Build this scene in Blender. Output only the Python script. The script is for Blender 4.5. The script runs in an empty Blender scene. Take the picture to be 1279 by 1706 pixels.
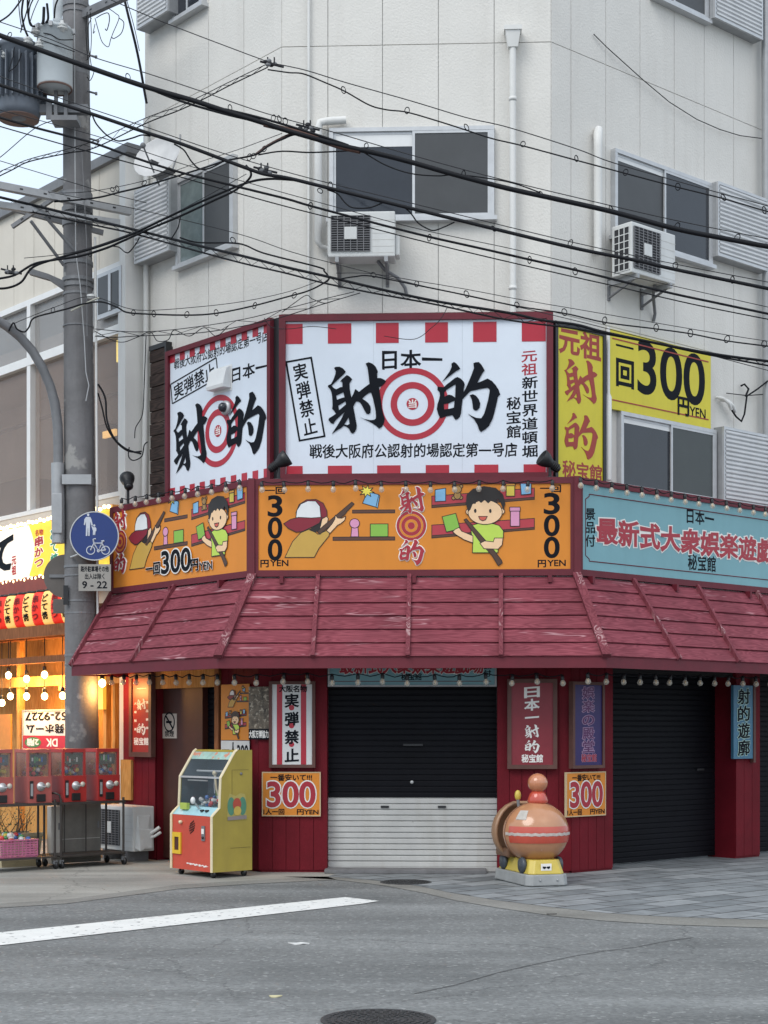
import bpy, bmesh, math, random
from mathutils import Vector, Matrix
from mathutils.geometry import tessellate_polygon
random.seed(7)
R = math.radians
SC = bpy.context.scene
COL = SC.collection

# ------------------------------------------------------------------ camera, sky, sun, exposure
F, CX, HY, EYE = 2620.0, 639.5, 1215.0, 1.6          # focal length in photo pixels, principal column, horizon row, eye height
cam = bpy.data.cameras.new('camera'); camo = bpy.data.objects.new('camera', cam); COL.objects.link(camo)
cam.sensor_fit = 'VERTICAL'; cam.sensor_height = 36.0; cam.lens = F / 1706 * 36.0
cam.shift_y = (HY - 853.0) / 1706.0
cam.clip_end = 500; cam.clip_start = .1
camo.location = (0, 0, EYE); camo.rotation_euler = (R(90), 0, 0)
SC.camera = camo
SC.view_settings.view_transform = 'Standard'; SC.view_settings.look = 'None'
SC.view_settings.exposure = 0.97; SC.view_settings.gamma = 1.0

SUN_EL, SUN_AZ = R(46), R(-38)                         # sun behind the viewer, to the left
w = bpy.data.worlds.new('World'); SC.world = w; w.use_nodes = True
nt = w.node_tree; nt.nodes.clear()
out = nt.nodes.new('ShaderNodeOutputWorld'); bg = nt.nodes.new('ShaderNodeBackground')
sky = nt.nodes.new('ShaderNodeTexSky'); sky.sky_type = 'NISHITA'; sky.sun_disc = False
sky.sun_elevation = SUN_EL; sky.sun_rotation = R(180) + SUN_AZ
sky.dust_density = 3.0
geo = nt.nodes.new('ShaderNodeTexCoord'); nz = nt.nodes.new('ShaderNodeTexNoise'); nz.inputs['Scale'].default_value = 3.0
nz.inputs['Detail'].default_value = 5
ramp = nt.nodes.new('ShaderNodeValToRGB'); ramp.color_ramp.elements[0].position = .3; ramp.color_ramp.elements[1].position = .7
ramp.color_ramp.elements[0].color = (.60, .60, .60, 1); ramp.color_ramp.elements[1].color = (.92, .92, .92, 1)
mul = nt.nodes.new('ShaderNodeMixRGB'); mul.blend_type = 'MULTIPLY'; mul.inputs[0].default_value = 1; mul.inputs[2].default_value = (.12,) * 3 + (1,)
mx = nt.nodes.new('ShaderNodeMixRGB'); mx.inputs[2].default_value = (.63, .725, .825, 1)
nt.links.new(geo.outputs['Generated'], nz.inputs['Vector']); nt.links.new(nz.outputs[0], ramp.inputs[0])
nt.links.new(sky.outputs[0], mul.inputs[1]); nt.links.new(mul.outputs[0], mx.inputs[1]); nt.links.new(ramp.outputs[0], mx.inputs[0])
nt.links.new(mx.outputs[0], bg.inputs[0]); bg.inputs[1].default_value = .80
nt.links.new(bg.outputs[0], out.inputs[0])
sl = bpy.data.lights.new('sun', 'SUN'); sl.energy = 0.95; sl.angle = R(35); sl.color = (1, .96, .9)
so = bpy.data.objects.new('sun', sl); COL.objects.link(so)
d_ = Vector((math.sin(SUN_AZ) * math.cos(SUN_EL), -math.cos(SUN_AZ) * math.cos(SUN_EL), math.sin(SUN_EL)))
so.rotation_euler = d_.to_track_quat('Z', 'Y').to_euler(); so.location = (0, 0, 30)

# ------------------------------------------------------------------ materials
def C(h):
    r = [int(h[i:i + 2], 16) / 255 for i in (0, 2, 4)]
    return tuple(c / 12.92 if c < .04045 else ((c + .055) / 1.055) ** 2.4 for c in r)
MATS = {}
def mat(name, col, rough=.6, var=.12, scale=6., bump=0., bscale=60., metal=0., streak=0., streakcol=None, emit=None, estr=0., alpha=1., spec=.5, speck=None, coat=0.):
    """procedural material: base colour with broad noise, optional vertical run-off streaks, fine bump, worn specks"""
    if name in MATS: return MATS[name]
    if isinstance(col, str): col = C(col)
    m = bpy.data.materials.new(name); m.use_nodes = True; n = m.node_tree; b = n.nodes['Principled BSDF']; L = n.links
    b.inputs['Roughness'].default_value = rough; b.inputs['Metallic'].default_value = metal
    b.inputs['Specular IOR Level'].default_value = spec; b.inputs['Coat Weight'].default_value = coat
    tc = n.nodes.new('ShaderNodeTexCoord'); no = n.nodes.new('ShaderNodeTexNoise')
    no.inputs['Scale'].default_value = scale; no.inputs['Detail'].default_value = 6; no.inputs['Roughness'].default_value = .65
    L.new(tc.outputs['Object'], no.inputs['Vector'])
    r = n.nodes.new('ShaderNodeValToRGB'); e = r.color_ramp.elements
    e[0].position = .3; e[1].position = .72
    e[0].color = (*[c * (1 - var) for c in col], 1); e[1].color = (*[min(1, c * (1 + var * .6)) for c in col], 1)
    L.new(no.outputs[0], r.inputs[0]); last = r.outputs[0]
    if streak:
        mp = n.nodes.new('ShaderNodeMapping'); mp.inputs['Scale'].default_value = (7, 7, .55)
        ns = n.nodes.new('ShaderNodeTexNoise'); ns.inputs['Scale'].default_value = 1.0; ns.inputs['Detail'].default_value = 5
        L.new(tc.outputs['Object'], mp.inputs[0]); L.new(mp.outputs[0], ns.inputs['Vector'])
        rr = n.nodes.new('ShaderNodeMapRange'); rr.inputs[1].default_value = .5; rr.inputs[2].default_value = .8; rr.inputs[4].default_value = streak
        L.new(ns.outputs[0], rr.inputs[0])
        mi = n.nodes.new('ShaderNodeMixRGB'); mi.inputs[2].default_value = (*(streakcol or tuple(c * .45 for c in col)), 1)
        L.new(rr.outputs[0], mi.inputs[0]); L.new(last, mi.inputs[1]); last = mi.outputs[0]
    if speck:
        n2 = n.nodes.new('ShaderNodeTexNoise'); n2.inputs['Scale'].default_value = speck[1]; n2.inputs['Detail'].default_value = 4
        L.new(tc.outputs['Object'], n2.inputs['Vector'])
        rr = n.nodes.new('ShaderNodeMapRange'); rr.inputs[1].default_value = speck[2]; rr.inputs[2].default_value = speck[2] + .04; rr.inputs[4].default_value = .85
        L.new(n2.outputs[0], rr.inputs[0])
        mi = n.nodes.new('ShaderNodeMixRGB'); mi.inputs[2].default_value = (*speck[0], 1)
        L.new(rr.outputs[0], mi.inputs[0]); L.new(last, mi.inputs[1]); last = mi.outputs[0]
    L.new(last, b.inputs['Base Color'])
    if bump:
        nb = n.nodes.new('ShaderNodeTexNoise'); nb.inputs['Scale'].default_value = bscale; nb.inputs['Detail'].default_value = 4
        L.new(tc.outputs['Object'], nb.inputs['Vector'])
        bu = n.nodes.new('ShaderNodeBump'); bu.inputs['Strength'].default_value = bump; bu.inputs['Distance'].default_value = .02
        L.new(nb.outputs[0], bu.inputs['Height']); L.new(bu.outputs[0], b.inputs['Normal'])
    if emit:
        b.inputs['Emission Color'].default_value = (*(C(emit) if isinstance(emit, str) else emit), 1); b.inputs['Emission Strength'].default_value = estr
    if alpha < 1: b.inputs['Alpha'].default_value = alpha
    MATS[name] = m
    return m

def wood_mat(name, c0, c1, wear=None, axis='X', wearpos=.62, rough=.75, s1=1.0, spec=.2):
    """planed boards: grain rings stretched along the board, pale worn grain showing through the stain"""
    if name in MATS: return MATS[name]
    m = bpy.data.materials.new(name); m.use_nodes = True; n = m.node_tree; L = n.links; b = n.nodes['Principled BSDF']
    b.inputs['Roughness'].default_value = rough; b.inputs['Specular IOR Level'].default_value = spec
    tc = n.nodes.new('ShaderNodeTexCoord'); mp = n.nodes.new('ShaderNodeMapping')
    sc = {'X': (1.1, 9, 9), 'Z': (9, 9, 1.1)}[axis]
    mp.inputs['Scale'].default_value = [k * s1 for k in sc]
    oi = n.nodes.new('ShaderNodeObjectInfo'); ad = n.nodes.new('ShaderNodeVectorMath'); ad.operation = 'ADD'
    L.new(tc.outputs['Object'], mp.inputs[0]); L.new(mp.outputs[0], ad.inputs[0])
    sc2 = n.nodes.new('ShaderNodeVectorMath'); sc2.operation = 'SCALE'; sc2.inputs[0].default_value = (37, 11, 23); L.new(oi.outputs['Random'], sc2.inputs['Scale'])
    L.new(sc2.outputs[0], ad.inputs[1])
    n1 = n.nodes.new('ShaderNodeTexNoise'); n1.inputs['Scale'].default_value = 1.0; n1.inputs['Detail'].default_value = 1.5
    L.new(ad.outputs[0], n1.inputs['Vector'])
    mu = n.nodes.new('ShaderNodeMath'); mu.operation = 'MULTIPLY'; mu.inputs[1].default_value = 11; L.new(n1.outputs[0], mu.inputs[0])
    fr = n.nodes.new('ShaderNodeMath'); fr.operation = 'PINGPONG'; fr.inputs[1].default_value = .5; L.new(mu.outputs[0], fr.inputs[0])
    r = n.nodes.new('ShaderNodeValToRGB'); e = r.color_ramp.elements
    e[0].color = (*c0, 1); e[1].color = (*c1, 1); e[0].position = .05; e[1].position = .45
    L.new(fr.outputs[0], r.inputs[0]); last = r.outputs[0]
    if wear:
        n2 = n.nodes.new('ShaderNodeTexNoise'); n2.inputs['Scale'].default_value = .8; n2.inputs['Detail'].default_value = 4; L.new(ad.outputs[0], n2.inputs['Vector'])
        gt = n.nodes.new('ShaderNodeMapRange'); gt.inputs[1].default_value = wearpos; gt.inputs[2].default_value = wearpos + .08; L.new(n2.outputs[0], gt.inputs[0])
        g2 = n.nodes.new('ShaderNodeMapRange'); g2.inputs[1].default_value = .2; g2.inputs[2].default_value = .45; L.new(fr.outputs[0], g2.inputs[0])
        mm = n.nodes.new('ShaderNodeMath'); mm.operation = 'MULTIPLY'; L.new(gt.outputs[0], mm.inputs[0]); L.new(g2.outputs[0], mm.inputs[1])
        m3 = n.nodes.new('ShaderNodeMath'); m3.operation = 'MULTIPLY'; m3.inputs[1].default_value = .62; L.new(mm.outputs[0], m3.inputs[0])
        mi = n.nodes.new('ShaderNodeMixRGB'); mi.inputs[2].default_value = (*wear, 1); L.new(m3.outputs[0], mi.inputs[0]); L.new(last, mi.inputs[1]); last = mi.outputs[0]
    nd = n.nodes.new('ShaderNodeTexNoise'); nd.inputs['Scale'].default_value = 2.2; nd.inputs['Detail'].default_value = 5; L.new(tc.outputs['Object'], nd.inputs['Vector'])
    rd = n.nodes.new('ShaderNodeMapRange'); rd.inputs[1].default_value = .3; rd.inputs[2].default_value = .7; rd.inputs[3].default_value = .78; rd.inputs[4].default_value = 1.1; L.new(nd.outputs[0], rd.inputs[0])
    md = n.nodes.new('ShaderNodeMixRGB'); md.blend_type = 'MULTIPLY'; md.inputs[0].default_value = 1; L.new(last, md.inputs[1]); L.new(rd.outputs[0], md.inputs[2])
    L.new(md.outputs[0], b.inputs['Base Color'])
    bu = n.nodes.new('ShaderNodeBump'); bu.inputs['Strength'].default_value = .25; bu.inputs['Distance'].default_value = .006
    L.new(fr.outputs[0], bu.inputs['Height']); L.new(bu.outputs[0], b.inputs['Normal'])
    MATS[name] = m
    return m

M_wall = mat('painted_wall', (.655, .638, .600), .8, .06, 1.1, .30, 42, streak=.17, streakcol=(.44, .41, .37))
M_gap = mat('panel_joint', (.56, .555, .53), .8, .1)
M_cream = mat('cream_siding', (.63, .585, .51), .7, .07, 1.5, .1, 30, streak=.18, streakcol=(.40, .36, .30))
M_alu = mat('aluminium', (.52, .53, .54), .4, .1, 8, metal=.35)
M_white = mat('white_paint', (.72, .73, .73), .45, .06, 3, streak=.1)
M_pipe = mat('white_pipe', (.66, .66, .64), .5, .06, 3, streak=.15)
M_glassd = mat('dark_glass', (.022, .026, .034), .06, .25, 1.2, spec=.6)
M_glassg = mat('screened_glass', (.062, .065, .068), .35, .15, 2, spec=.4)
M_louver = mat('louvre_metal', (.60, .61, .62), .45, .08, 4, streak=.15)
M_maroon = mat('maroon_paint', (.125, .007, .018), .6, .2, 3, .05, 40, streak=.2)
M_redwall = mat('red_wall_paint', (.145, .0065, .014), .65, .22, 2.5, .12, 50, streak=.25, spec=.2)
M_redpan = mat('red_vinyl', (.42, .016, .036), .4, .06, 2)
M_wsign = mat('white_sign_face', (.69, .75, .83), .4, .05, 1.2, streak=.10, streakcol=(.50, .54, .58), spec=.3)
M_ink = mat('black_ink', (.007, .009, .014), .65, .2, spec=.12)
M_orange = mat('orange_sign_face', (.66, .235, .030), .45, .06, 1.5, streak=.08, spec=.3)
M_blue = mat('light_blue_sign_face', (.195, .385, .43), .45, .07, 1.5, streak=.10, spec=.3)
M_yellow = mat('yellow_sign_face', (.64, .55, .025), .45, .10, 2, streak=.15)
M_redtext = mat('red_lettering', (.36, .016, .032), .4, .08)
M_redbrown = mat('red_brown_lettering', (.33, .035, .02), .5, .15)
M_halo = mat('white_outline', (.80, .78, .74), .4, .05)
M_black = mat('black_metal', (.012, .012, .014), .45, .2)
M_cable = mat('black_cable', (.006, .007, .010), .65, .2, spec=.2)
M_wire = mat('steel_wire', (.022, .023, .027), .6, .2, spec=.25)
M_rust = mat('rusty_wrap', (.075, .035, .026), .8, .3, 9)
M_conc = mat('pole_concrete', (.165, .163, .168), .85, .22, 3, .3, 35, streak=.75, streakcol=(.085, .08, .078), speck=((.30, .295, .285), 3.2, .62))
M_galv = mat('galvanised_steel', (.36, .37, .38), .5, .15, 6, metal=.3, streak=.2)
M_galvd = mat('weathered_steel', (.19, .195, .205), .6, .2, 6, metal=.2)
M_trlight = mat('transformer_grey', (.44, .48, .50), .55, .08, 3, streak=.12)
M_trdark = mat('transformer_dark', (.12, .14, .17), .55, .2, 4, streak=.3)
M_trbase = mat('rusty_base', (.20, .13, .11), .8, .2, 6)
M_ceramic = mat('ceramic', (.55, .56, .55), .2, .1)
M_shutterw = mat('white_shutter', (.50, .50, .485), .5, .16, 2, .05, 30, streak=.35, streakcol=(.32, .29, .24), speck=((.14, .13, .12), 17, .735))
M_shutterk = mat('black_shutter', (.0040, .0042, .0068), .55, .35, 2, streak=.3, streakcol=(.008, .008, .010), spec=.14)
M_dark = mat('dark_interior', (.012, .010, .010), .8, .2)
M_brown = mat('brown_panel', (.07, .022, .015), .6, .25, 3, streak=.3)
M_frame = mat('dark_wood_frame', (.11, .045, .035), .6, .25, 8)
W_awn = wood_mat('red_stained_boards', (.165, .034, .048), (.245, .060, .078), (.52, .33, .35), wearpos=.585, s1=1.25)
W_trim = wood_mat('red_stained_trim', (.14, .030, .042), (.20, .050, .064), (.48, .34, .34), 'Z', .56)
W_warm = wood_mat('pale_pine', (.46, .22, .06), (.58, .31, .10), None, 'Z')
W_post = wood_mat('brown_timber', (.20, .075, .03), (.28, .11, .045), None, 'Z')
W_dark = wood_mat('charred_planks', (.028, .020, .018), (.06, .040, .034), (.16, .11, .09), 'X', .6)

# ------------------------------------------------------------------ frames of reference
class Face:
    """a vertical wall plane: local x runs to the right along it, local y into it, z up"""
    def __init__(s, O, ang):
        s.O = Vector((O[0], O[1])); s.a = ang; s.u = Vector((math.cos(ang), math.sin(ang))); s.n = Vector((math.sin(ang), -math.cos(ang)))
    def L(s, px, py, d=0.):                              # photo pixel -> (along, height) on the plane standing d metres proud
        r = Vector(((px - CX) / F, 1.0)); o = s.O + s.n * d
        Y = o.dot(s.n) / r.dot(s.n); p = r * Y
        return (p - s.O).dot(s.u), EYE + (HY - py) / F * Y
    def x(s, px, d=0.): return s.L(px, 0, d)[0]
    def z(s, px, py, d=0.): return s.L(px, py, d)[1]
    def W(s, x, y, z):
        p = s.O + s.u * x - s.n * y
        return Vector((p.x, p.y, z))
def P(px, py, Y): return Vector(((px - CX) / F * Y, Y, EYE + (HY - py) / F * Y))
def G(px, py): return P(px, py, EYE * F / (py - HY))     # point of the ground
T0 = R(-2.5)
A0 = P(693, HY, 17.98)
_f = Face((A0.x, A0.y), T0)
_cl = _f.O + _f.u * _f.x(469); _cr = _f.O + _f.u * _f.x(918)
FR = Face(_cl, T0); FRW = (_cr - _cl).length
LE = Face(_cl, R(-49)); RI = Face(_cr, R(41))
KL, KR = math.tan(R(46.5) / 2), math.tan(R(43.5) / 2)
def frl(d): return -KL * d                               # ends of the chamfer d metres proud
def frr(d): return FRW + KR * d
def lec(d): return KL * d
def ric(d): return -KR * d

# ------------------------------------------------------------------ mesh builder
class MB:
    def __init__(s): s.v = []; s.f = []; s.m = []; s.mats = []; s.sm = []; s.marks = []
    def mi(s, m):
        if m is None: return 0
        if m not in s.mats: s.mats.append(m)
        return s.mats.index(m)
    def add(s, vs, fs, m=None, smooth=False):
        k = len(s.v); s.v += [tuple(v) for v in vs]; i = s.mi(m)
        for f in fs: s.f.append([k + j for j in f]); s.m.append(i); s.sm.append(smooth)
    def box(s, x0, x1, y0, y1, z0, z1, m=None, xf=None, bev=0):
        vs = [Vector((x, y, z)) for z in (z0, z1) for y in (y0, y1) for x in (x0, x1)]
        if xf: vs = [xf(v) for v in vs]
        s.add(vs, [(0, 2, 3, 1), (4, 5, 7, 6), (0, 1, 5, 4), (2, 6, 7, 3), (0, 4, 6, 2), (1, 3, 7, 5)], m)
    def prism(s, pts, y0, y1, m=None, holes=(), xf=None):
        """outline in the x-z plane (with holes), given thickness between y0 (front) and y1"""
        loops = [list(pts)] + [list(h) for h in holes]
        tri = tessellate_polygon([[Vector((p[0], p[1], 0)) for p in l] for l in loops])
        flat = [p for l in loops for p in l]; n = len(flat)
        vs = [Vector((p[0], y0, p[1])) for p in flat] + [Vector((p[0], y1, p[1])) for p in flat]
        if xf: vs = [xf(v) for v in vs]
        fs = []
        for t in tri:
            a, b, c = [flat[i] for i in t]
            ar = (b[0] - a[0]) * (c[1] - a[1]) - (c[0] - a[0]) * (b[1] - a[1])
            if abs(ar) < 1e-12: continue
            t = tuple(t) if ar > 0 else tuple(reversed(t))
            fs.append(t); 
            if y1 != y0: fs.append(tuple(i + n for i in reversed(t)))
        if y1 != y0:
            k = 0
            for l in loops:
                for i in range(len(l)):
                    a, b = k + i, k + (i + 1) % len(l); fs.append((a, a + n, b + n, b))
                k += len(l)
        s.add(vs, fs, m)
    def tube(s, pts, r, n=6, m=None, caps=True, smooth=True):
        pts = [Vector(p) for p in pts]; k = len(pts); rs = r if isinstance(r, (list, tuple)) else [r] * k
        vs = []; fs = []
        up = None
        for i, p in enumerate(pts):
            t = (pts[min(i + 1, k - 1)] - pts[max(i - 1, 0)])
            if t.length < 1e-9: t = Vector((0, 0, 1))
            t.normalize()
            if up is None:
                up = Vector((0, 0, 1)) if abs(t.z) < .9 else Vector((1, 0, 0))
            a = up - t * up.dot(t)
            if a.length < 1e-6: a = t.orthogonal()
            a.normalize(); up = a; b = t.cross(a)
            for j in range(n):
                q = 2 * math.pi * j / n
                vs.append(p + (a * math.cos(q) + b * math.sin(q)) * rs[i])
        for i in range(k - 1):
            for j in range(n):
                fs.append((i * n + j, i * n + (j + 1) % n, (i + 1) * n + (j + 1) % n, (i + 1) * n + j))
        s.add(vs, fs, m, smooth)
        if caps: s.add(vs[:n], [tuple(reversed(range(n)))], m); s.add(vs[-n:], [tuple(range(n))], m)
    def lathe(s, prof, c=(0, 0, 0), n=16, m=None, axis='z', xf=None, smooth=True, caps=True):
        vs = []; fs = []; k = len(prof)
        for r, h in prof:
            for j in range(n):
                q = 2 * math.pi * j / n; x, y = r * math.cos(q), r * math.sin(q)
                v = Vector((x, y, h)) if axis == 'z' else (Vector((x, -h, y)) if axis == '-y' else Vector((h, x, y)))
                v = v + Vector(c); vs.append(xf(v) if xf else v)
        for i in range(k - 1):
            for j in range(n):
                fs.append((i * n + j, i * n + (j + 1) % n, (i + 1) * n + (j + 1) % n, (i + 1) * n + j))
        if caps and prof[0][0] > 1e-6: fs.append(tuple(reversed(range(n))))
        if caps and prof[-1][0] > 1e-6: fs.append(tuple(range((k - 1) * n, k * n)))
        s.add(vs, fs, m, smooth)
    def ball(s, c, rx, ry, rz, m=None, n=14, k=8, xf=None):
        prof = [(math.sin(math.pi * i / k), -math.cos(math.pi * i / k)) for i in range(k + 1)]
        c = Vector(c)
        s.lathe([(max(p[0], 1e-7), p[1]) for p in prof], (0, 0, 0), n, m, xf=lambda v: (xf(c + Vector((v.x * rx, v.y * ry, v.z * rz))) if xf else c + Vector((v.x * rx, v.y * ry, v.z * rz))))
    def mark(s):
        if not s.marks or s.marks[-1] != len(s.f): s.marks.append(len(s.f))
    def build(s, name, m=None, parent=None, bevel=0, off=None):
        if name in ('lettering', 'stripe') and len(s.marks) > 1:   # every line of writing is a part of its own
            ends = s.marks[1:] + [len(s.f)]; st = [0] + s.marks[1:]; o = None
            for a, b in zip(st, ends):
                if b <= a: continue
                q = MB(); ids = {}
                for f, mi, sm in zip(s.f[a:b], s.m[a:b], s.sm[a:b]):
                    g_ = []
                    for i in f:
                        if i not in ids: ids[i] = len(q.v); q.v.append(s.v[i])
                        g_.append(ids[i])
                    q.f.append(g_); q.m.append(q.mi(s.mats[mi])); q.sm.append(sm)
                o = q.build(name, m, parent, bevel, off)
            return o
        me = bpy.data.meshes.new(name)
        o_ = Vector(parent['_b']) if parent is not None and '_b' in parent else Vector((0, 0, 0))
        if off is not None: o_ = Vector(off)
        me.from_pydata([tuple(Vector(v) - o_) for v in s.v], [], s.f); me.update()
        ms = s.mats or [m]
        for q in ms: me.materials.append(q)
        for p, i, sm in zip(me.polygons, s.m, s.sm): p.material_index = i; p.use_smooth = sm
        ob = bpy.data.objects.new(name, me); COL.objects.link(ob)
        if parent is not None:
            ob.parent = parent
            if '_b' in parent: ob['_b'] = parent['_b']
        if bevel:
            bm = bmesh.new(); bm.from_mesh(me)
            bmesh.ops.remove_doubles(bm, verts=bm.verts, dist=1e-5)
            ed = [e for e in bm.edges if len(e.link_faces) == 2 and e.calc_face_angle(0) > .6]
            bmesh.ops.bevel(bm, geom=ed, offset=bevel, segments=2, affect='EDGES', profile=.6)
            bm.to_mesh(me); bm.free()
        return ob
def tag(o, label=None, cat=None, group=None, kind=None):
    if label: o['label'] = label
    if cat: o['category'] = cat
    if group: o['group'] = group
    if kind: o['kind'] = kind
    return o
def thing(name, label, cat, face=None, base=(0, 0, 0), group=None, rot=0.):
    """an Empty at the thing's base; parts are drawn in the face's own coordinates (or in world ones) and hung on it"""
    o = bpy.data.objects.new(name, None); COL.objects.link(o); o.empty_display_size = .1
    o['_b'] = tuple(base)
    if face: o.location = face.W(*base); o.rotation_euler = (0, 0, face.a)
    else: o.location = base; o.rotation_euler = (0, 0, rot)
    return tag(o, label, cat, group)

# ------------------------------------------------------------------ lettering
_TX = {}
def glyphs(s, bold, fill, res):
    k = (s, bold, fill, res)
    if k not in _TX:
        c = bpy.data.curves.new('lettering', 'FONT'); c.body = s; c.size = 1; c.resolution_u = res; c.fill_mode = 'FRONT' if fill else 'NONE'
        c.bevel_depth = bold; c.bevel_resolution = 0
        o = bpy.data.objects.new('lettering', c); COL.objects.link(o)
        dg = bpy.context.evaluated_depsgraph_get(); me = bpy.data.meshes.new_from_object(o.evaluated_get(dg))
        _TX[k] = ([tuple(v.co) for v in me.vertices], [tuple(p.vertices) for p in me.polygons])
        bpy.data.objects.remove(o); bpy.data.curves.remove(c); bpy.data.meshes.remove(me)
    return _TX[k]
def text(mb, s, x0, x1, z0, z1, y, m, bold=.015, shear=0., halo=None, hm=None, res=3, flip=False, lean=0., mark=True):
    """a horizontal line of text fitted into the box x0..x1, z0..z1 at local depth y (front is -y)"""
    ref, _ = glyphs(s, 0, True, res)
    if not ref: return
    if mark: mb.mark()
    a0, a1 = min(v[0] for v in ref), max(v[0] for v in ref); b0, b1 = min(v[1] for v in ref), max(v[1] for v in ref)
    cj = any(ord(c) > 0x3000 for c in s)
    if cj: b0, b1 = -.085, .85
    def put(vf, yy, th):
        vs, fs = vf; o = []
        for x, q, h in vs:
            u, t = (x - a0) / (a1 - a0), (q - b0) / (b1 - b0)
            if flip: u, t = 1 - u, 1 - t
            X = x0 + u * (x1 - x0); Z = z0 + t * (z1 - z0)
            if len(s) > 1 and shear:
                cell = (x1 - x0) / len(s); fx = ((X - x0) % cell) - cell / 2; Z += fx * shear
            elif shear: Z += (X - (x0 + x1) / 2) * shear
            X += (Z - (z0 + z1) / 2) * lean
            o.append((X, yy - h * th, Z))
        return o, fs
    sc = (z1 - z0) * .05
    if halo: o, f = put(glyphs(s, halo, False, res), y, .03 * (z1 - z0)); mb.add(o, f, hm)
    o, f = put(glyphs(s, bold, True, res), y - (.004 if halo else 0), .02 * (z1 - z0)); mb.add(o, f, m)
def vtext(mb, s, x0, x1, z0, z1, y, m, bold=.015, shear=.08, halo=None, hm=None, res=3, gap=.06):
    """text written downwards, one character per cell"""
    n = len(s); h = (z1 - z0) / n; mb.mark()
    for i, c in enumerate(s):
        zt = z1 - i * h
        zb = zt - h * (1 - gap)
        if c in '一ー':
            text(mb, c, x0 + .04 * (x1 - x0), x1 - .04 * (x1 - x0), zb, zt - h * gap, y, m, bold, shear, halo, hm, res, mark=False)
        else:
            text(mb, c, x0, x1, zb, zt - h * gap, y, m, bold, shear, halo, hm, res, mark=False)
# the two brush characters of the shop sign, drawn by outline
SHA = ([(190,212),(220,190),(295,188),(355,218),(415,280),(395,318),(140,552),(185,600),(230,622),(270,605),(310,582),(350,580),(348,490),(335,475),(305,472),(340,430),(435,350),(490,380),(540,432),(500,490),(488,520),(492,600),(505,690),(525,785),(560,720),(600,620),(640,650),(670,678),(700,655),(780,590),(875,525),(862,400),(850,300),(835,210),(800,130),(860,108),(930,135),(990,190),(1030,270),(1035,300),(1022,330),(1025,412),(1090,415),(1150,440),(1195,475),(1165,520),(1110,570),(1060,590),(1075,700),(1095,830),(1115,1000),(1140,1110),(1170,1200),(1150,1290),(1110,1360),(1060,1388),(1010,1340),(940,1290),(860,1245),(690,1165),(780,1200),(880,1222),(960,1220),(995,1195),(1000,1140),(990,1030),(970,930),(940,800),(905,688),(860,700),(790,750),(735,808),(800,850),(850,895),(890,950),(900,1010),(890,1085),(850,1110),(815,1095),(780,1040),(740,960),(700,890),(660,862),(615,862),(590,905),(562,955),(575,1040),(600,1170),(628,1320),(620,1390),(590,1450),(550,1480),(515,1460),(480,1390),(430,1345),(375,1325),(330,1365),(270,1400),(200,1445),(145,1485),(200,1400),(260,1310),(320,1210),(395,1058),(330,1120),(250,1190),(195,1250),(180,1290),(130,1275),(80,1215),(90,1180),(150,1145),(225,1095),(185,1030),(152,1000),(160,945),(158,850),(150,750),(138,680),(110,615),(68,570),(75,545),(130,520),(180,430),(215,330),(222,270)],
       [[(230,745),(370,680),(392,780),(340,790),(245,825)],[(270,940),(410,855),(420,915),(285,1028)],[(470,1165),(490,1290),(450,1315),(385,1300),(430,1235)]])
TEKI1 = ([(95,520),(130,525),(205,530),(260,480),(340,420),(400,370),(450,352),(510,385),(560,440),(578,490),(560,560),(555,630),(600,540),(650,430),(700,310),(740,200),(730,110),(770,95),(830,92),(880,150),(930,240),(890,290),(800,460),(870,435),(980,385),(1060,430),(1130,510),(1180,590),(1205,670),(1165,710),(1150,790),(1120,920),(1075,1090),(1010,1220),(940,1285),(865,1330),(835,1300),(800,1200),(740,1100),(680,1050),(630,1000),(700,1045),(780,1080),(870,1088),(920,1010),(960,880),(995,750),(1020,600),(1010,565),(975,548),(870,565),(680,605),(640,640),(540,745),(525,850),(510,1000),(490,1060),(450,1095),(415,1112),(395,1090),(360,1028),(260,1045),(180,1070),(140,1080),(105,1010),(80,920),(90,840),(120,750),(135,680),(130,620),(90,575)],
         [[(212,620),(255,578),(415,478),(405,718),(345,675),(290,664),(215,700)],[(205,830),(300,815),(395,770),(383,895),(300,915),(210,925)]])
TEKI2 = ([(340,115),(385,85),(430,115),(497,200),(480,220),(420,250),(300,340),(170,440),(240,350),(310,250),(345,170)], [])
TEKI3 = ([(665,675),(720,660),(780,690),(830,760),(852,830),(840,900),(800,945),(760,950),(725,920),(715,840),(700,750)], [])
def brush(mb, ch, x0, x1, z0, z1, y, m, th=.003, halo=0., hm=None):
    mb.mark(); ps = [SHA] if ch == 'sha' else [TEKI1, TEKI2, TEKI3]
    bx = (68, 1195, 108, 1485) if ch == 'sha' else (80, 1205, 85, 1330)
    f = lambda p: (x0 + (p[0] - bx[0]) / (bx[1] - bx[0]) * (x1 - x0), z1 - (p[1] - bx[2]) / (bx[3] - bx[2]) * (z1 - z0))
    for o, hs in ps:
        if halo:
            for l in [o] + hs:
                q = [f(p) for p in l]; q.append(q[0])
                mb.tube([(a, y, b) for a, b in q], halo, 4, hm, False, False)
        mb.prism([f(p) for p in o], y - th - (halo * .9 if halo else 0), y, m, [[f(p) for p in h] for h in hs])
def ring(mb, cx, cz, r0, r1, y, m, th=.003, sx=1., n=48):
    o = [(cx + sx * r1 * math.cos(2 * math.pi * i / n), cz + r1 * math.sin(2 * math.pi * i / n)) for i in range(n)]
    if r0 > 0: mb.prism(o, y - th, y, m, [[(cx + sx * r0 * math.cos(2 * math.pi * i / n), cz + r0 * math.sin(2 * math.pi * i / n)) for i in range(n)]])
    else: mb.prism(o, y - th, y, m)

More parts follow.
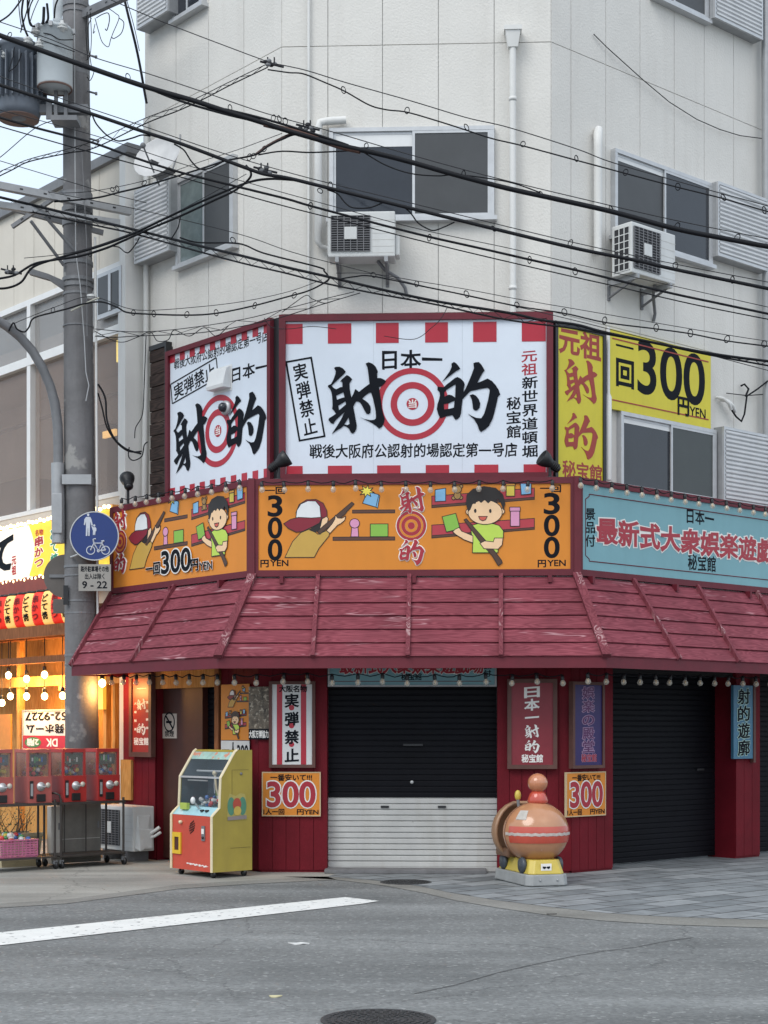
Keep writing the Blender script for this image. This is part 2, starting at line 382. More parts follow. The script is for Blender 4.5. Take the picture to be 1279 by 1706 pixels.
def solo(mb, name, m, label, cat, group=None, off=None, kind=None, bevel=0):
    if off is None:
        n = len(mb.v); off = [sum(v[i] for v in mb.v) / n for i in range(3)]; off[2] = min(v[2] for v in mb.v)
    o = mb.build(name, m, None, bevel, off=off); o.location = off
    return tag(o, label, cat, group, kind)

# ================================================================== THE SETTING: ground
def ground_mat(name, c0, c1, speck, sscale, bump, patch=None, cracks=True):
    m = bpy.data.materials.new(name); m.use_nodes = True; n = m.node_tree; L = n.links; b = n.nodes['Principled BSDF']
    b.inputs['Roughness'].default_value = .85
    tc = n.nodes.new('ShaderNodeTexCoord')
    def noise(sc, det=5, rough=.6, mapping=None):
        q = n.nodes.new('ShaderNodeTexNoise'); q.inputs['Scale'].default_value = sc; q.inputs['Detail'].default_value = det; q.inputs['Roughness'].default_value = rough
        if mapping:
            mp = n.nodes.new('ShaderNodeMapping'); mp.inputs['Scale'].default_value = mapping; mp.inputs['Rotation'].default_value = (0, 0, R(-30)); L.new(tc.outputs['Object'], mp.inputs[0]); L.new(mp.outputs[0], q.inputs['Vector'])
        else: L.new(tc.outputs['Object'], q.inputs['Vector'])
        return q
    big = noise(.55, 6, .65); r = n.nodes.new('ShaderNodeValToRGB'); e = r.color_ramp.elements; e[0].position = .36; e[1].position = .66
    e[0].color = (*c0, 1); e[1].color = (*c1, 1); L.new(big.outputs[0], r.inputs[0]); last = r.outputs[0]
    lane = noise(1, 4, .5, (.16, 1.6, 1)); lr = n.nodes.new('ShaderNodeMapRange'); lr.inputs[1].default_value = .35; lr.inputs[2].default_value = .7; lr.inputs[3].default_value = .72; lr.inputs[4].default_value = 1.15
    L.new(lane.outputs[0], lr.inputs[0]); mu = n.nodes.new('ShaderNodeMixRGB'); mu.blend_type = 'MULTIPLY'; mu.inputs[0].default_value = 1; L.new(last, mu.inputs[1]); L.new(lr.outputs[0], mu.inputs[2]); last = mu.outputs[0]
    vo = n.nodes.new('ShaderNodeTexVoronoi'); vo.inputs['Scale'].default_value = sscale; L.new(tc.outputs['Object'], vo.inputs['Vector'])
    vr = n.nodes.new('ShaderNodeValToRGB'); vr.color_ramp.interpolation = 'LINEAR'; ve = vr.color_ramp.elements
    ve[0].position = 0; ve[0].color = (.62, .62, .62, 1); ve[1].position = .9; ve[1].color = (1.25, 1.25, 1.25, 1)
    sp = n.nodes.new('ShaderNodeSeparateColor'); L.new(vo.outputs['Color'], sp.inputs[0]); L.new(sp.outputs[0], vr.inputs[0])
    m2 = n.nodes.new('ShaderNodeMixRGB'); m2.blend_type = 'MULTIPLY'; m2.inputs[0].default_value = speck; L.new(last, m2.inputs[1]); L.new(vr.outputs[0], m2.inputs[2]); last = m2.outputs[0]
    gt = n.nodes.new('ShaderNodeMath'); gt.operation = 'GREATER_THAN'; gt.inputs[1].default_value = .955; L.new(sp.outputs[1], gt.inputs[0])
    gm = n.nodes.new('ShaderNodeMath'); gm.operation = 'MULTIPLY'; gm.inputs[1].default_value = speck * .5; L.new(gt.outputs[0], gm.inputs[0])
    m4 = n.nodes.new('ShaderNodeMixRGB'); m4.inputs[2].default_value = (.5, .5, .48, 1); L.new(gm.outputs[0], m4.inputs[0]); L.new(last, m4.inputs[1]); last = m4.outputs[0]
    if cracks:
        v2 = n.nodes.new('ShaderNodeTexVoronoi'); v2.feature = 'DISTANCE_TO_EDGE'; v2.inputs['Scale'].default_value = .33
        wn = noise(1.3, 5, .7); av = n.nodes.new('ShaderNodeMixRGB'); av.blend_type = 'ADD'; av.inputs[0].default_value = .55; L.new(tc.outputs['Object'], av.inputs[1]); L.new(wn.outputs['Color'], av.inputs[2]); L.new(av.outputs[0], v2.inputs['Vector'])
        cr = n.nodes.new('ShaderNodeMapRange'); cr.inputs[1].default_value = 0; cr.inputs[2].default_value = .004; cr.inputs[3].default_value = .5; cr.inputs[4].default_value = 0; L.new(v2.outputs[0], cr.inputs[0])
        m3 = n.nodes.new('ShaderNodeMixRGB'); m3.inputs[2].default_value = (.03, .03, .03, 1); L.new(cr.outputs[0], m3.inputs[0]); L.new(last, m3.inputs[1]); last = m3.outputs[0]
    L.new(last, b.inputs['Base Color'])
    nb = noise(120, 3); bu = n.nodes.new('ShaderNodeBump'); bu.inputs['Strength'].default_value = bump; bu.inputs['Distance'].default_value = .02; L.new(nb.outputs[0], bu.inputs['Height']); L.new(bu.outputs[0], b.inputs['Normal'])
    return m
M_asph = ground_mat('asphalt', (.155, .160, .157), (.215, .220, .215), .55, 42, .35)
M_pave = ground_mat('concrete_pavement', (.27, .262, .235), (.36, .35, .315), .18, 50, .2)
M_gut = ground_mat('gutter_concrete', (.19, .185, .165), (.27, .262, .24), .25, 50, .3, cracks=False)
M_line = mat('road_paint', (.72, .72, .69), .7, .1, 4, .3, 90, speck=((.22, .22, .22), 16, .615))
def paver_mat():
    m = bpy.data.materials.new('stone_pavers'); m.use_nodes = True; n = m.node_tree; L = n.links; b = n.nodes['Principled BSDF']; b.inputs['Roughness'].default_value = .7
    tc = n.nodes.new('ShaderNodeTexCoord'); mp = n.nodes.new('ShaderNodeMapping'); mp.inputs['Rotation'].default_value = (0, 0, R(-41)); L.new(tc.outputs['Object'], mp.inputs[0])
    br = n.nodes.new('ShaderNodeTexBrick'); br.inputs['Scale'].default_value = 1; br.inputs['Brick Width'].default_value = .62; br.inputs['Row Height'].default_value = .31; br.inputs['Mortar Size'].default_value = .012
    br.inputs['Color1'].default_value = (.15, .165, .172, 1); br.inputs['Color2'].default_value = (.27, .285, .292, 1); br.inputs['Mortar'].default_value = (.045, .045, .045, 1); br.inputs['Bias'].default_value = .0
    L.new(mp.outputs[0], br.inputs['Vector'])
    no = n.nodes.new('ShaderNodeTexNoise'); no.inputs['Scale'].default_value = 2.5; no.inputs['Detail'].default_value = 7; no.inputs['Roughness'].default_value = .7; L.new(tc.outputs['Object'], no.inputs['Vector'])
    r = n.nodes.new('ShaderNodeMapRange'); r.inputs[1].default_value = .3; r.inputs[2].default_value = .7; r.inputs[3].default_value = .62; r.inputs[4].default_value = 1.25; L.new(no.outputs[0], r.inputs[0])
    mu = n.nodes.new('ShaderNodeMixRGB'); mu.blend_type = 'MULTIPLY'; mu.inputs[0].default_value = 1; L.new(br.outputs[0], mu.inputs[1]); L.new(r.outputs[0], mu.inputs[2]); L.new(mu.outputs[0], b.inputs['Base Color'])
    bu = n.nodes.new('ShaderNodeBump'); bu.inputs['Strength'].default_value = .6; bu.inputs['Distance'].default_value = .01; bu.invert = True; L.new(br.outputs['Fac'], bu.inputs['Height']); L.new(bu.outputs[0], b.inputs['Normal'])
    return m
M_paver = paver_mat()
def sheet(name, pts, z, m, kind='structure'):
    mb = MB(); mb.prism([(p[0], p[1]) for p in pts], 0, 0, m, xf=lambda v: Vector((v.x, v.z, z)))
    o = mb.build(name); tag(o, kind=kind); return o
sheet('road', [(-150, -60), (150, -60), (150, 250), (-150, 250)], 0, M_asph)
g = lambda *a: [G(x, y) for x, y in a]
lp = g((-140, 1528), (0, 1506), (110, 1499), (240, 1482), (300, 1474), (420, 1467), (545, 1461))
back = [FR.W(FRW * .3, .6, 0), LE.W(-1, .6, 0), LE.W(-16, .6, 0), LE.W(-16, -2.3, 0)]
sheet('pavement', [(p.x, p.y) for p in lp + back], .004, M_pave)
edge = g((470, 1461), (560, 1466), (640, 1476), (705, 1488), (760, 1501), (830, 1513), (925, 1527), (1010, 1535), (1110, 1541), (1300, 1547), (1500, 1552))
inner = g((545, 1461), (620, 1467), (700, 1477), (750, 1488), (830, 1501), (925, 1513), (1010, 1522), (1110, 1528), (1300, 1534), (1500, 1538))
sheet('gutter', [(p.x, p.y) for p in edge + inner[::-1]], .004, M_gut)
le2 = g((-140, 1540), (0, 1513), (110, 1506), (240, 1489), (300, 1481), (420, 1473), (560, 1466), (545, 1461))
sheet('gutter', [(p.x, p.y) for p in lp + le2[::-1][1:]], .004, M_gut)
pv = [p for p in inner] + [RI.W(14, -3, 0), RI.W(14, .8, 0), RI.W(0, .8, 0), FR.W(FRW * .3, .5, 0)]
sheet('paved_forecourt', [(p.x, p.y) for p in pv], .006, M_paver)
wl = g((-900, 1647), (0, 1554.5), (575, 1495.5), (631, 1502), (600, 1507), (0, 1576), (-900, 1679.5))
sheet('road_marking', [(p.x, p.y) for p in wl], .006, M_line)
ck = [(690, 1655), (760, 1640), (830, 1622), (900, 1606), (960, 1592), (1010, 1584), (1060, 1578), (1110, 1569), (1155, 1562)]
rd = random.Random(2); ca = [G(a, b + rd.uniform(-1.2, 1.2)) for a, b in ck]
sheet('road', [(p.x, p.y + .006) for p in ca] + [(p.x, p.y - .006 - .004 * rd.random()) for p in ca[::-1]], .004, mat('crack_filler', (.05, .05, .05), .9, .3, 20))

for cxp, cyp, rad, lab in ((630, 1700, .318, 'cast iron manhole cover in the asphalt at the bottom edge of the photo'), (676, 1470.5, .27, 'dark round cover in the paving in front of the closed white shutter')):
    c = G(cxp, cyp); mb = MB(); z = .008
    mk = mat('cast_iron', (.055, .055, .056), .6, .3, 12, .3, 60, metal=.3)
    mb.lathe([(rad, 0), (rad, z), (rad - .012, z + .003), (rad - .02, z), (rad - .03, z - .002), (1e-6, z - .002)], (c.x, c.y, 0), 40, mk, smooth=False)
    for k in range(7):
        r1 = rad * (.12 + .125 * k); m_ = 6 + 5 * k
        for j in range(m_):
            a = 2 * math.pi * j / m_ + k * .4
            mb.box(-.014, .014, -.008, .008, z - .003, z + .004, mk, xf=lambda v, a=a, r1=r1: Vector((c.x + r1 * math.cos(a) - v.x * math.sin(a) + v.y * math.cos(a), c.y + r1 * math.sin(a) + v.x * math.cos(a) + v.y * math.sin(a), v.z)))
    solo(mb, 'manhole_cover', mk, lab, 'manhole cover', off=(c.x, c.y, 0))
for i, (x, y, lab) in enumerate(((499, 1573, 'scrap of pale litter lying on the asphalt below the white line'), (457, 1661, 'tiny yellowish scrap of litter on the asphalt left of the manhole'), (917, 1524, 'small dark leaf scrap on the gutter edge by the paved forecourt'))):
    c = G(x, y); mb = MB(); s = (.07, .035, .04)[i]
    pts = [(c.x + s * math.cos(q) * (1 + .4 * math.sin(3 * q + i)), c.y + s * .7 * math.sin(q)) for q in [k * .7 for k in range(9)]]
    mb.prism(pts, .012, .018, mat('litter_%s' % ('paper', 'wrapper', 'leaf')[i], [(.6, .6, .58), (.55, .5, .3), (.05, .045, .04)][i], .8), xf=lambda v: Vector((v.x, v.z, .02 - v.y + .004 * math.sin(60 * v.x))))
    solo(mb, 'litter_scrap', None, lab, 'litter')

# ================================================================== THE CORNER BUILDING
B = thing('corner_building', 'three storey cream panelled building with a cut corner above the shooting gallery', 'building', None, FR.W(FRW / 2, 0, 0))
TOP = 13.2; LEND = LE.x(241); REND = 9.5
mb = MB()
def panels(face, xs, zs, m=M_wall):
    for i in range(len(xs) - 1):
        for j in range(len(zs) - 1):
            e = .0045
            mb.box(xs[i] + e, xs[i + 1] - e, 0, .014, zs[j] + e, zs[j + 1] - e, m, xf=lambda v: face.W(v.x, v.y, v.z))
    for i in range(len(xs) - 1): pass
zs = [2.2, 3.3, 6.36, 9.43, 12.5, TOP]
panels(FR, [0] + [FR.x(p) for p in (546, 637, 730, 823)] + [FRW], zs)
panels(LE, [LEND] + [LE.x(p) for p in (293, 347, 406)] + [0], zs)
panels(RI, [0] + [RI.x(p) for p in (951, 1009, 1066, 1123, 1173, 1222, 1268)] + [RI.x(1268) + .6 * k for k in range(1, 10)] + [REND], zs)
# body behind the panels
q = [FR.W(0, .015, 0), FR.W(FRW, .015, 0), RI.W(REND, .015, 0), RI.W(REND, 7, 0), LE.W(LEND, .2, 0) + Vector((2.5, 4.5, 0)), LE.W(LEND, .015, 0)]
mb.prism([(p.x, p.y) for p in q], 2.9, TOP - .1, M_gap, xf=lambda v: Vector((v.x, v.z, v.y)))
mb.build('wall', None, B)
# ground floor walls, .48 m proud of the upper ones
D1 = .48
mb = MB()
def wbox(face, x0, x1, d0, d1, z0, z1, m): mb.box(x0, x1, -d1, -d0, z0, z1, m, xf=lambda v: face.W(v.x, v.y, v.z))
zt = 3.25
fl, fr_ = frl(D1), frr(D1)
xa, xb = FR.x(545, D1), FR.x(828, D1)
def boards(face, x0, x1, d, z0, z1, wd=.145):              # tongue and groove wall, painted
    n = max(1, round((x1 - x0) / wd)); s = (x1 - x0) / n
    for k in range(n): wbox(face, x0 + k * s + .003, x0 + (k + 1) * s - .003, d - .02, d, z0, z1, M_redwall)
boards(FR, fl, xa, D1, .03, zt); boards(FR, xb, fr_, D1, .03, zt)
wbox(FR, fl + .02, xa - .002, .1, D1 - .012, .0, zt, M_redwall); wbox(FR, xb + .002, fr_ - .02, .1, D1 - .012, .0, zt, M_redwall)
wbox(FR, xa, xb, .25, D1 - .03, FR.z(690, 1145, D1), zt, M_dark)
rx0, rx1, rx2, rx3 = ric(D1), RI.x(1021, D1), RI.x(1192, D1 - .3), RI.x(1266, D1)
boards(RI, rx0, rx1, D1, .03, zt); wbox(RI, rx0 + .02, rx1 - .002, .05, D1 - .012, 0, zt, M_redwall)
rp0 = RI.x(1226, D1)
boards(RI, rp0, rx3, D1, .03, zt); wbox(RI, rp0 + .002, rx3 - .002, .05, D1 - .012, 0, zt, M_redwall)
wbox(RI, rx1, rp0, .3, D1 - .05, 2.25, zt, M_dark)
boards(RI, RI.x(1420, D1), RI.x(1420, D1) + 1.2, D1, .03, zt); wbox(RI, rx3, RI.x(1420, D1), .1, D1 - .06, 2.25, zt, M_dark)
lx0, lx1 = LE.x(418, D1), LE.x(367, D1)
boards(LE, lx0, lec(D1), D1, .03, zt); boards(LE, lx1, lx0, D1 - .01, .03, zt)
wbox(LE, lx1 + .01, lec(D1) - .03, .1, D1 - .035, 0, zt, M_redwall)
la, lb, lc = LE.x(205, D1), LE.x(258, D1), LE.x(335, D1 - .1)
boards(LE, la, lb, D1, .03, zt); wbox(LE, la + .002, lb - .002, .1, D1 - .03, 0, zt, M_redwall)
mb.build('shop_wall', None, B)
mb = MB(); wbox(LE, lb, LE.x(337, D1 - .12), .2, D1 - .12, .03, 2.5, M_brown); mb.build('door_panel', None, B)
mb = MB(); z0_ = LE.z(310, 1146, D1)
wbox(LE, lb, lx1, D1 - .03, D1 + .01, z0_, 2.75, W_warm); mb.build('door_header', None, B)
mb = MB(); wbox(LE, LE.x(358, D1 + .02), lx1 + .0, .1, D1 + .03, 0, 2.75, W_post); mb.build('door_post', None, B)

def shutter(face, x0, x1, d, z0, z1, zsplit, name='roller_shutter', pitch=.0645, mlow=M_shutterw, mup=M_shutterk, handles=(), parent=B):
    """corrugated roller shutter: every slat a rolled profile"""
    prof = [(0, 0), (.006, .004), (.006, .062), (-.002, .070), (-.014, .074), (-.014, .080), (0, .0855)]
    mb = MB(); z = z0; k = 0
    while z < z1 - .01:
        m = mlow if z < zsplit - .02 else mup
        for (a, h0), (b, h1) in zip(prof, prof[1:]):
            if m is mup: a, b = a * .35, b * .35
            za, zb = z + h0 * pitch / .0855, min(z1, z + h1 * pitch / .0855)
            mb.add([face.W(x0, -d - a, za), face.W(x1, -d - a, za), face.W(x1, -d - b, zb), face.W(x0, -d - b, zb)], [(0, 1, 2, 3)], m)
        z += pitch; k += 1
    mb.box(x0, x1, -d + .02, -d + .03, z0, z1, mup, xf=lambda v: face.W(v.x, v.y, v.z))
    if mlow is M_shutterw: mb.box(x0, x1, -d - .02, -d + .018, z0 - .05, z0 - .001, mlow, xf=lambda v: face.W(v.x, v.y, v.z))
    o = mb.build(name, None, parent)
    for hx, hz, hw in handles:
        h = MB(); h.box(hx - hw, hx + hw, -d - .022, -d - .007, hz - .012, hz + .012, M_black, xf=lambda v: face.W(v.x, v.y, v.z)); h.build('handle', None, o)
    return o
ds = .33
zsp = FR.z(690, 1326, ds)
hd = [(FR.x(641, ds), FR.z(641, 1344, ds), .045), (FR.x(736, ds), FR.z(736, 1344, ds), .045), (FR.x(688, ds), FR.z(688, 1241, ds), .11)]
shutter(FR, xa, xb, ds, .06, 2.3, zsp, handles=hd)
h = MB(); c = FR.W(FR.x(686, ds), -ds - .014, FR.z(686, 1303, ds)); h.lathe([(.02, 0), (.02, .012), (1e-6, .014)], c, 12, M_alu, axis='-y'); h.build('shutter_lock', None, B)
shutter(RI, rx1, RI.x(1192, .16), .16, .03, 2.3, 0, mlow=M_shutterk, handles=[(RI.x(1165, .16), RI.z(1165, 1282, .16), .07)])
mb = MB(); mb.box(RI.x(1192, .16), rp0 - .0, -D1 + .02, -.05, 0, zt, M_redwall, xf=lambda v: RI.W(v.x, v.y, v.z)); mb.build('shutter_jamb', None, B)
shutter(RI, rx3, RI.x(1420, D1), .2, .03, 2.3, 0, mlow=M_shutterk)
shutter(LE, LE.x(336, .3), LE.x(360, .3) , .28, .03, 2.5, 0, mlow=mat('brown_shutter', (.035, .022, .018), .6, .2))
mb = MB()
for i in range(9): mb.box(LE.x(348, .3), LE.x(358, .3), -.34, -.30, .55 + i * .07, .60 + i * .07, M_cream, xf=lambda v: LE.W(v.x, v.y, v.z))
mb.build('door_grille', None, B)
mb = MB(); mb.box(xa - .02, xb - .12, -ds - .32, -ds + .05, .006, .05, M_conc, xf=lambda v: FR.W(v.x, v.y, v.z)); mb.build('shutter_sill', None, B, .008)

# windows of the upper floors
def window(face, pl, pr, pt, pb, pref=None, split=(.5,), panes=(M_glassd, M_glassg), blind=None, d=0., fw=.045, parent=B):
    x0, x1 = face.x(pl, d), face.x(pr, d); pm = (pl if pref is None else pref)
    z1, z0 = face.z(pm, pt, d), face.z(pm, pb, d)
    X = lambda v: face.W(v.x, v.y, v.z)
    mb = MB(); D = .075
    mb.box(x0, x1, -D, -.0, z1 - fw, z1, M_alu, X); mb.box(x0 - .03, x1 + .03, -D - .03, -.0, z0 - .02, z0 + fw * .6, M_alu, X)
    mb.box(x0, x0 + fw, -D + .002, 0, z0 + fw * .6, z1 - fw, M_alu, X); mb.box(x1 - fw, x1, -D + .002, 0, z0 + fw * .6, z1 - fw, M_alu, X)
    fr = mb.build('window', None, parent)
    ed = [x0 + fw] + [x0 + (x1 - x0) * t for t in split] + [x1 - fw]
    for i in range(len(ed) - 1):
        a, b = ed[i], ed[i + 1]; y = -.03 - .022 * (i % 2); s = MB(); t = .03
        z_0, z_1 = z0 + fw * .6, z1 - fw
        ov = .02 if len(ed) > 2 else 0
        a2 = a - (ov if i else 0); b2 = b + (ov if i < len(ed) - 2 else 0)
        s.box(a2, b2, y - .02, y, z_0, z_0 + t * 1.3, M_alu, X); s.box(a2, b2, y - .02, y, z_1 - t, z_1, M_alu, X)
        s.box(a2, a2 + t, y - .02, y, z_0 + t * 1.3, z_1 - t, M_alu, X); s.box(b2 - t, b2, y - .02, y, z_0 + t * 1.3, z_1 - t, M_alu, X)
        so_ = s.build('sash', None, fr)
        g_ = MB(); g_.box(a2 + t, b2 - t, y - .012, y - .006, z_0 + t * 1.3, z_1 - t, panes[i % len(panes)], X)
        if blind and i == blind[0]: g_.box(a2 + t, b2 - t, y - .015, y - .0125, z_1 - t - blind[1] * (z_1 - z_0), z_1 - t, M_white, X)
        g_.build('pane', None, fr)
    return x0, x1, z0, z1
def louvre_box(face, x0, x1, z0, z1, D=.16, pitch=.052, d=0.):
    """sheet metal shutter case with horizontal ribs"""
    X = lambda v: face.W(v.x, v.y, v.z); mb = MB()
    mb.box(x0, x1, -D + .03, 0, z0, z1, M_galv, X)
    mb.box(x0, x0 + .03, -D, -D + .029, z0, z1, M_alu, X); mb.box(x1 - .03, x1, -D, -D + .029, z0, z1, M_alu, X)
    mb.box(x0 + .03, x1 - .03, -D, -D + .029, z1 - .035, z1, M_alu, X); mb.box(x0 + .03, x1 - .03, -D, -D + .029, z0, z0 + .035, M_alu, X)
    n = int((z1 - z0 - .07) / pitch); p = (z1 - z0 - .07) / n
    for k in range(n):
        za = z0 + .035 + k * p
        vs = [face.W(x, y, z) for x in (x0 + .03, x1 - .03) for y, z in ((-D + .02, za), (-D - .006, za + p * .3), (-D - .006, za + p * .75), (-D + .02, za + p))]
        mb.add(vs, [(0, 1, 5, 4), (1, 2, 6, 5), (2, 3, 7, 6)], M_louver)
    return mb.build('shutter_box', None, B)
window(FR, 549, 823, 215, 369, 690, (.515,), (M_glassd, M_glassg), (0, .14))
wx = window(RI, 1017, 1180, 249, 397, 1017, (.5,), (M_glassg, M_glassd), (0, .05))
x1_ = RI.x(1264); louvre_box(RI, RI.x(1179), x1_, RI.z(1264, 457), RI.z(1264, 338))
wx = window(RI, 1027, 1186, 686, 815, 1027, (.52,), (M_glassd, mat('green_glass', (.035, .042, .04), .2, .15, 2)), (0, .06))
louvre_box(RI, RI.x(1189), RI.x(1268), RI.z(1268, 850), RI.z(1268, 729))
z2 = RI.z(1253, 73); louvre_box(RI, RI.x(1174), RI.x(1254), z2, z2 + 1.25)
window(RI, 1085, 1173, -120, 15, 1120, (.35,), (M_glassd, M_glassg))
window(LE, 300, 396, 258, 412, 396, (.5,), (mat('curtained_glass', (.16, .20, .20), .15, .3, 5), M_glassg))
louvre_box(LE, LE.x(234, .1), LE.x(292, .1), LE.z(234, 443, .1), LE.z(234, 322, .1), .2)
z2 = LE.z(240, 52, .1); louvre_box(LE, LE.x(238, .1), LE.x(290, .1), z2, z2 + 1.3, .2)
window(LE, 294, 345, -130, 10, 345, (.5,), (M_glassd, M_glassd))
# drain pipes and duct covers
def pipe(pts, r, m=M_pipe, name='drainpipe', n=10, extra=None):
    mb = MB(); mb.tube(pts, r, n, m)
    if extra: extra(mb)
    return mb.build(name, None, B)
def fp(face, px, py, d): x, z = face.L(px, py, d); return face.W(x, -d, z)
def hopper(mb):
    x, z1 = FR.L(854, 46, .1); z0 = FR.z(854, 80, .1)
    k = [(.105, 0), (.095, .03)]
    for (w0, za), (w1, zb) in (((.055, z0), (.085, z1 - .05)), ((.1, z1 - .05), (.1, z1))):
        vs = [FR.W(x + sx * w_, -.1 + sy * w_ * .8, z_) for w_, z_ in ((w0, za), (w1, zb)) for sx, sy in ((-1, -1), (1, -1), (1, 1), (-1, 1))]
        mb.add(vs, [(0, 1, 5, 4), (1, 2, 6, 5), (2, 3, 7, 6), (3, 0, 4, 7), (4, 5, 6, 7), (3, 2, 1, 0)], M_pipe)
    for py in (165, 480):
        xx, zz = FR.L(854, py, .1); mb.lathe([(.046, -.02), (.046, .02)], FR.W(xx, -.1, zz), 10, M_pipe)
pipe([fp(FR, 854, 79, .1), fp(FR, 854, 530, .1)], .038, extra=hopper)
pipe([fp(FR, 514, -120, .04), fp(FR, 514, 530, .04)], .016, name='conduit')
pipe([fp(FR, 576, 200, .07), fp(FR, 545, 202, .09), fp(FR, 533, 204, .09), fp(FR, 530, 215, .09), fp(FR, 530, 402, .09), fp(FR, 534, 410, .07), fp(FR, 548, 414, .07)], [.045, .045, .045, .045, .045, .03, .02], name='duct_cover')
pipe([fp(RI, 997, 216, .03), fp(RI, 996, 225, .08), fp(RI, 996, 245, .08), fp(RI, 996, 424, .08)], [.05, .055, .05, .05], name='duct_cover')
pipe([fp(RI, 1013, 545, .07), fp(RI, 1013, 655, .07), fp(RI, 1013, 662, .07), fp(RI, 1013, 800, .07)], [.022, .022, .042, .042], name='duct_cover')
pipe([fp(RI, 1276, -150, .12), fp(RI, 1278, 900, .12)], .06, M_galv)
pipe([fp(LE, 243, 200, .06), fp(LE, 243, 580, .06), fp(LE, 240, 830, .06)], .035)
def conduits():
    mb = MB()
    for dx, dy in ((0, 0), (7, 4)):
        mb.tube([fp(RI, 1194 + dx, 662 + dy, .02), fp(RI, 1205 + dx, 664 + dy, .1), fp(RI, 1214 + dx, 672 + dy, .12), fp(RI, 1218 + dx, 682 + dy, .1)], .022, 8, M_pipe)
    return mb
conduits().build('conduit', None, B)
mb = MB(); mb.tube([fp(RI, 1218, 682, .1), fp(RI, 1226, 694, .1), fp(RI, 1235, 702, .1), fp(RI, 1240, 690, .1), fp(RI, 1244, 660, .1), fp(RI, 1262, 648, .12), fp(RI, 1300, 618, .2)], .012, 6, M_cable)
mb.tube([fp(RI, 1242, 660, .1), fp(RI, 1247, 648, .1), fp(RI, 1240, 640, .06), fp(RI, 1234, 643, .03)], .014, 6, M_cable)
mb.tube([fp(RI, 1210, 655, .05), fp(RI, 1244, 659, .08), fp(RI, 1300, 655, .1)], .006, 6, M_cable); mb.build('service_cable', None, B)
mb = MB(); mb.tube([fp(RI, 989, 57, .02), fp(RI, 1010, 78, .04), fp(RI, 1071, 133, .05), fp(RI, 1115, 170, .05), fp(RI, 1161, 199, .05), fp(RI, 1200, 216, .05), fp(RI, 1233, 226, .05), fp(RI, 1272, 231, .05)], .006, 5, M_wire); mb.build('wall_cable', None, B)

# satellite dish and bracket at the left window
mb = MB(); c = fp(LE, 262, 262, .75); dv = Vector((-.35, -.8, .42)).normalized(); rot = dv.to_track_quat('Z', 'Y').to_matrix()
mb.lathe([(1e-6, -.08), (.12, -.07), (.22, -.035), (.3, .015), (.31, .02), (.3, .01), (.2, -.03), (1e-6, -.06)], (0, 0, 0), 20, mat('dish_grey', (.52, .52, .52), .5), xf=lambda v: c + rot @ v)
mb.tube([c - dv * .07, fp(LE, 275, 285, .3), fp(LE, 285, 290, .0)], .018, 6, M_galvd); mb.tube([fp(LE, 285, 290, .25), fp(LE, 300, 240, .2), fp(LE, 300, 224, .2)], .012, 6, M_galv)
mb.tube([c - dv * .05 - Vector((0, 0, .3)), c + dv * .35 - Vector((0, 0, .12))], .01, 6, M_galvd); mb.ball(c + dv * .35 - Vector((0, 0, .12)), .035, .035, .035, M_galvd, 8, 6)
solo(mb, 'satellite_dish', None, 'small grey satellite dish bracketed beside the left window', 'satellite dish', off=c)
mb = MB(); pl = [fp(LE, 232, 277, .5), fp(LE, 252, 265, .8), fp(LE, 292, 283, .55), fp(LE, 266, 296, .35)]
mb.add(pl + [p + Vector((0, 0, -.04)) for p in pl], [(0, 1, 2, 3), (7, 6, 5, 4), (0, 4, 5, 1), (1, 5, 6, 2), (2, 6, 7, 3), (3, 7, 4, 0)], M_black)
mb.tube([fp(LE, 270, 292, .35), fp(LE, 275, 290, .0)], .02, 6, M_black)
solo(mb, 'cable_closure_box', None, 'flat black box sticking out of the wall at the left window among the cables', 'cable box')

# ================================================================== THE AWNING
def put_on(mb, name, face, parent, m=None, base=(0, 0, 0), bevel=0):
    """a part drawn in a face's coordinates, hung on a thing that stands unrotated in the world"""
    o = mb.build(name, m, None, bevel, off=base); o.parent = parent
    o.location = face.W(*base) - parent.location; o.rotation_euler = (0, 0, face.a); return o
AD0, AD1 = .60, 1.26
AZ0, AZ1 = FR.z(690, 963, AD0), FR.z(690, 1096, AD1)
AW = thing('wooden_awning', 'sloping awning of worn red stained boards round the corner above the shutters', 'awning', None, FR.W(FRW / 2, -AD1, AZ1))
sl_ = Vector((AD1 - AD0, AZ1 - AZ0)); LEN = sl_.length; sn = Vector((-sl_.y, sl_.x)) / LEN    # outward normal in (d, z)
ALE0, ALE1 = LE.x(186, AD0), LE.x(119, AD1)
ARE = 8.0
def aw(face, x, t, h):                                     # point on the slope: t from the top edge down, h proud of it
    return face.W(x, -(AD0 + sl_.x * t + sn.x * h), AZ0 + sl_.y * t + sn.y * h)
def slope_panel(face, xt0, xb0, xt1, xb1, seed):
    rnd = random.Random(seed); mb = MB(); n = 6
    for k in range(n):
        t0, t1 = k / n, (k + 1) / n - .006
        x0a, x0b = xt0 + (xb0 - xt0) * t0, xt0 + (xb0 - xt0) * t1; x1a, x1b = xt1 + (xb1 - xt1) * t0, xt1 + (xb1 - xt1) * t1
        j = rnd.uniform(-.002, .002)
        A = lambda x, t, h: (x, -(AD0 + sl_.x * t + sn.x * h), AZ0 + sl_.y * t + sn.y * h)
        vs = [A(x0a, t0, .0), A(x1a, t0, .0), A(x1b, t1, 0), A(x0b, t1, 0), A(x0a, t0, .012), A(x1a, t0, .012), A(x1b, t1, .028 + j), A(x0b, t1, .028 + j)]
        mb.add(vs, [(4, 7, 6, 5), (0, 1, 2, 3), (0, 4, 5, 1), (3, 2, 6, 7), (0, 3, 7, 4), (1, 5, 6, 2)])
    return put_on(mb, 'board_panel', face, AW, W_awn, (xt0, 0, AZ1))
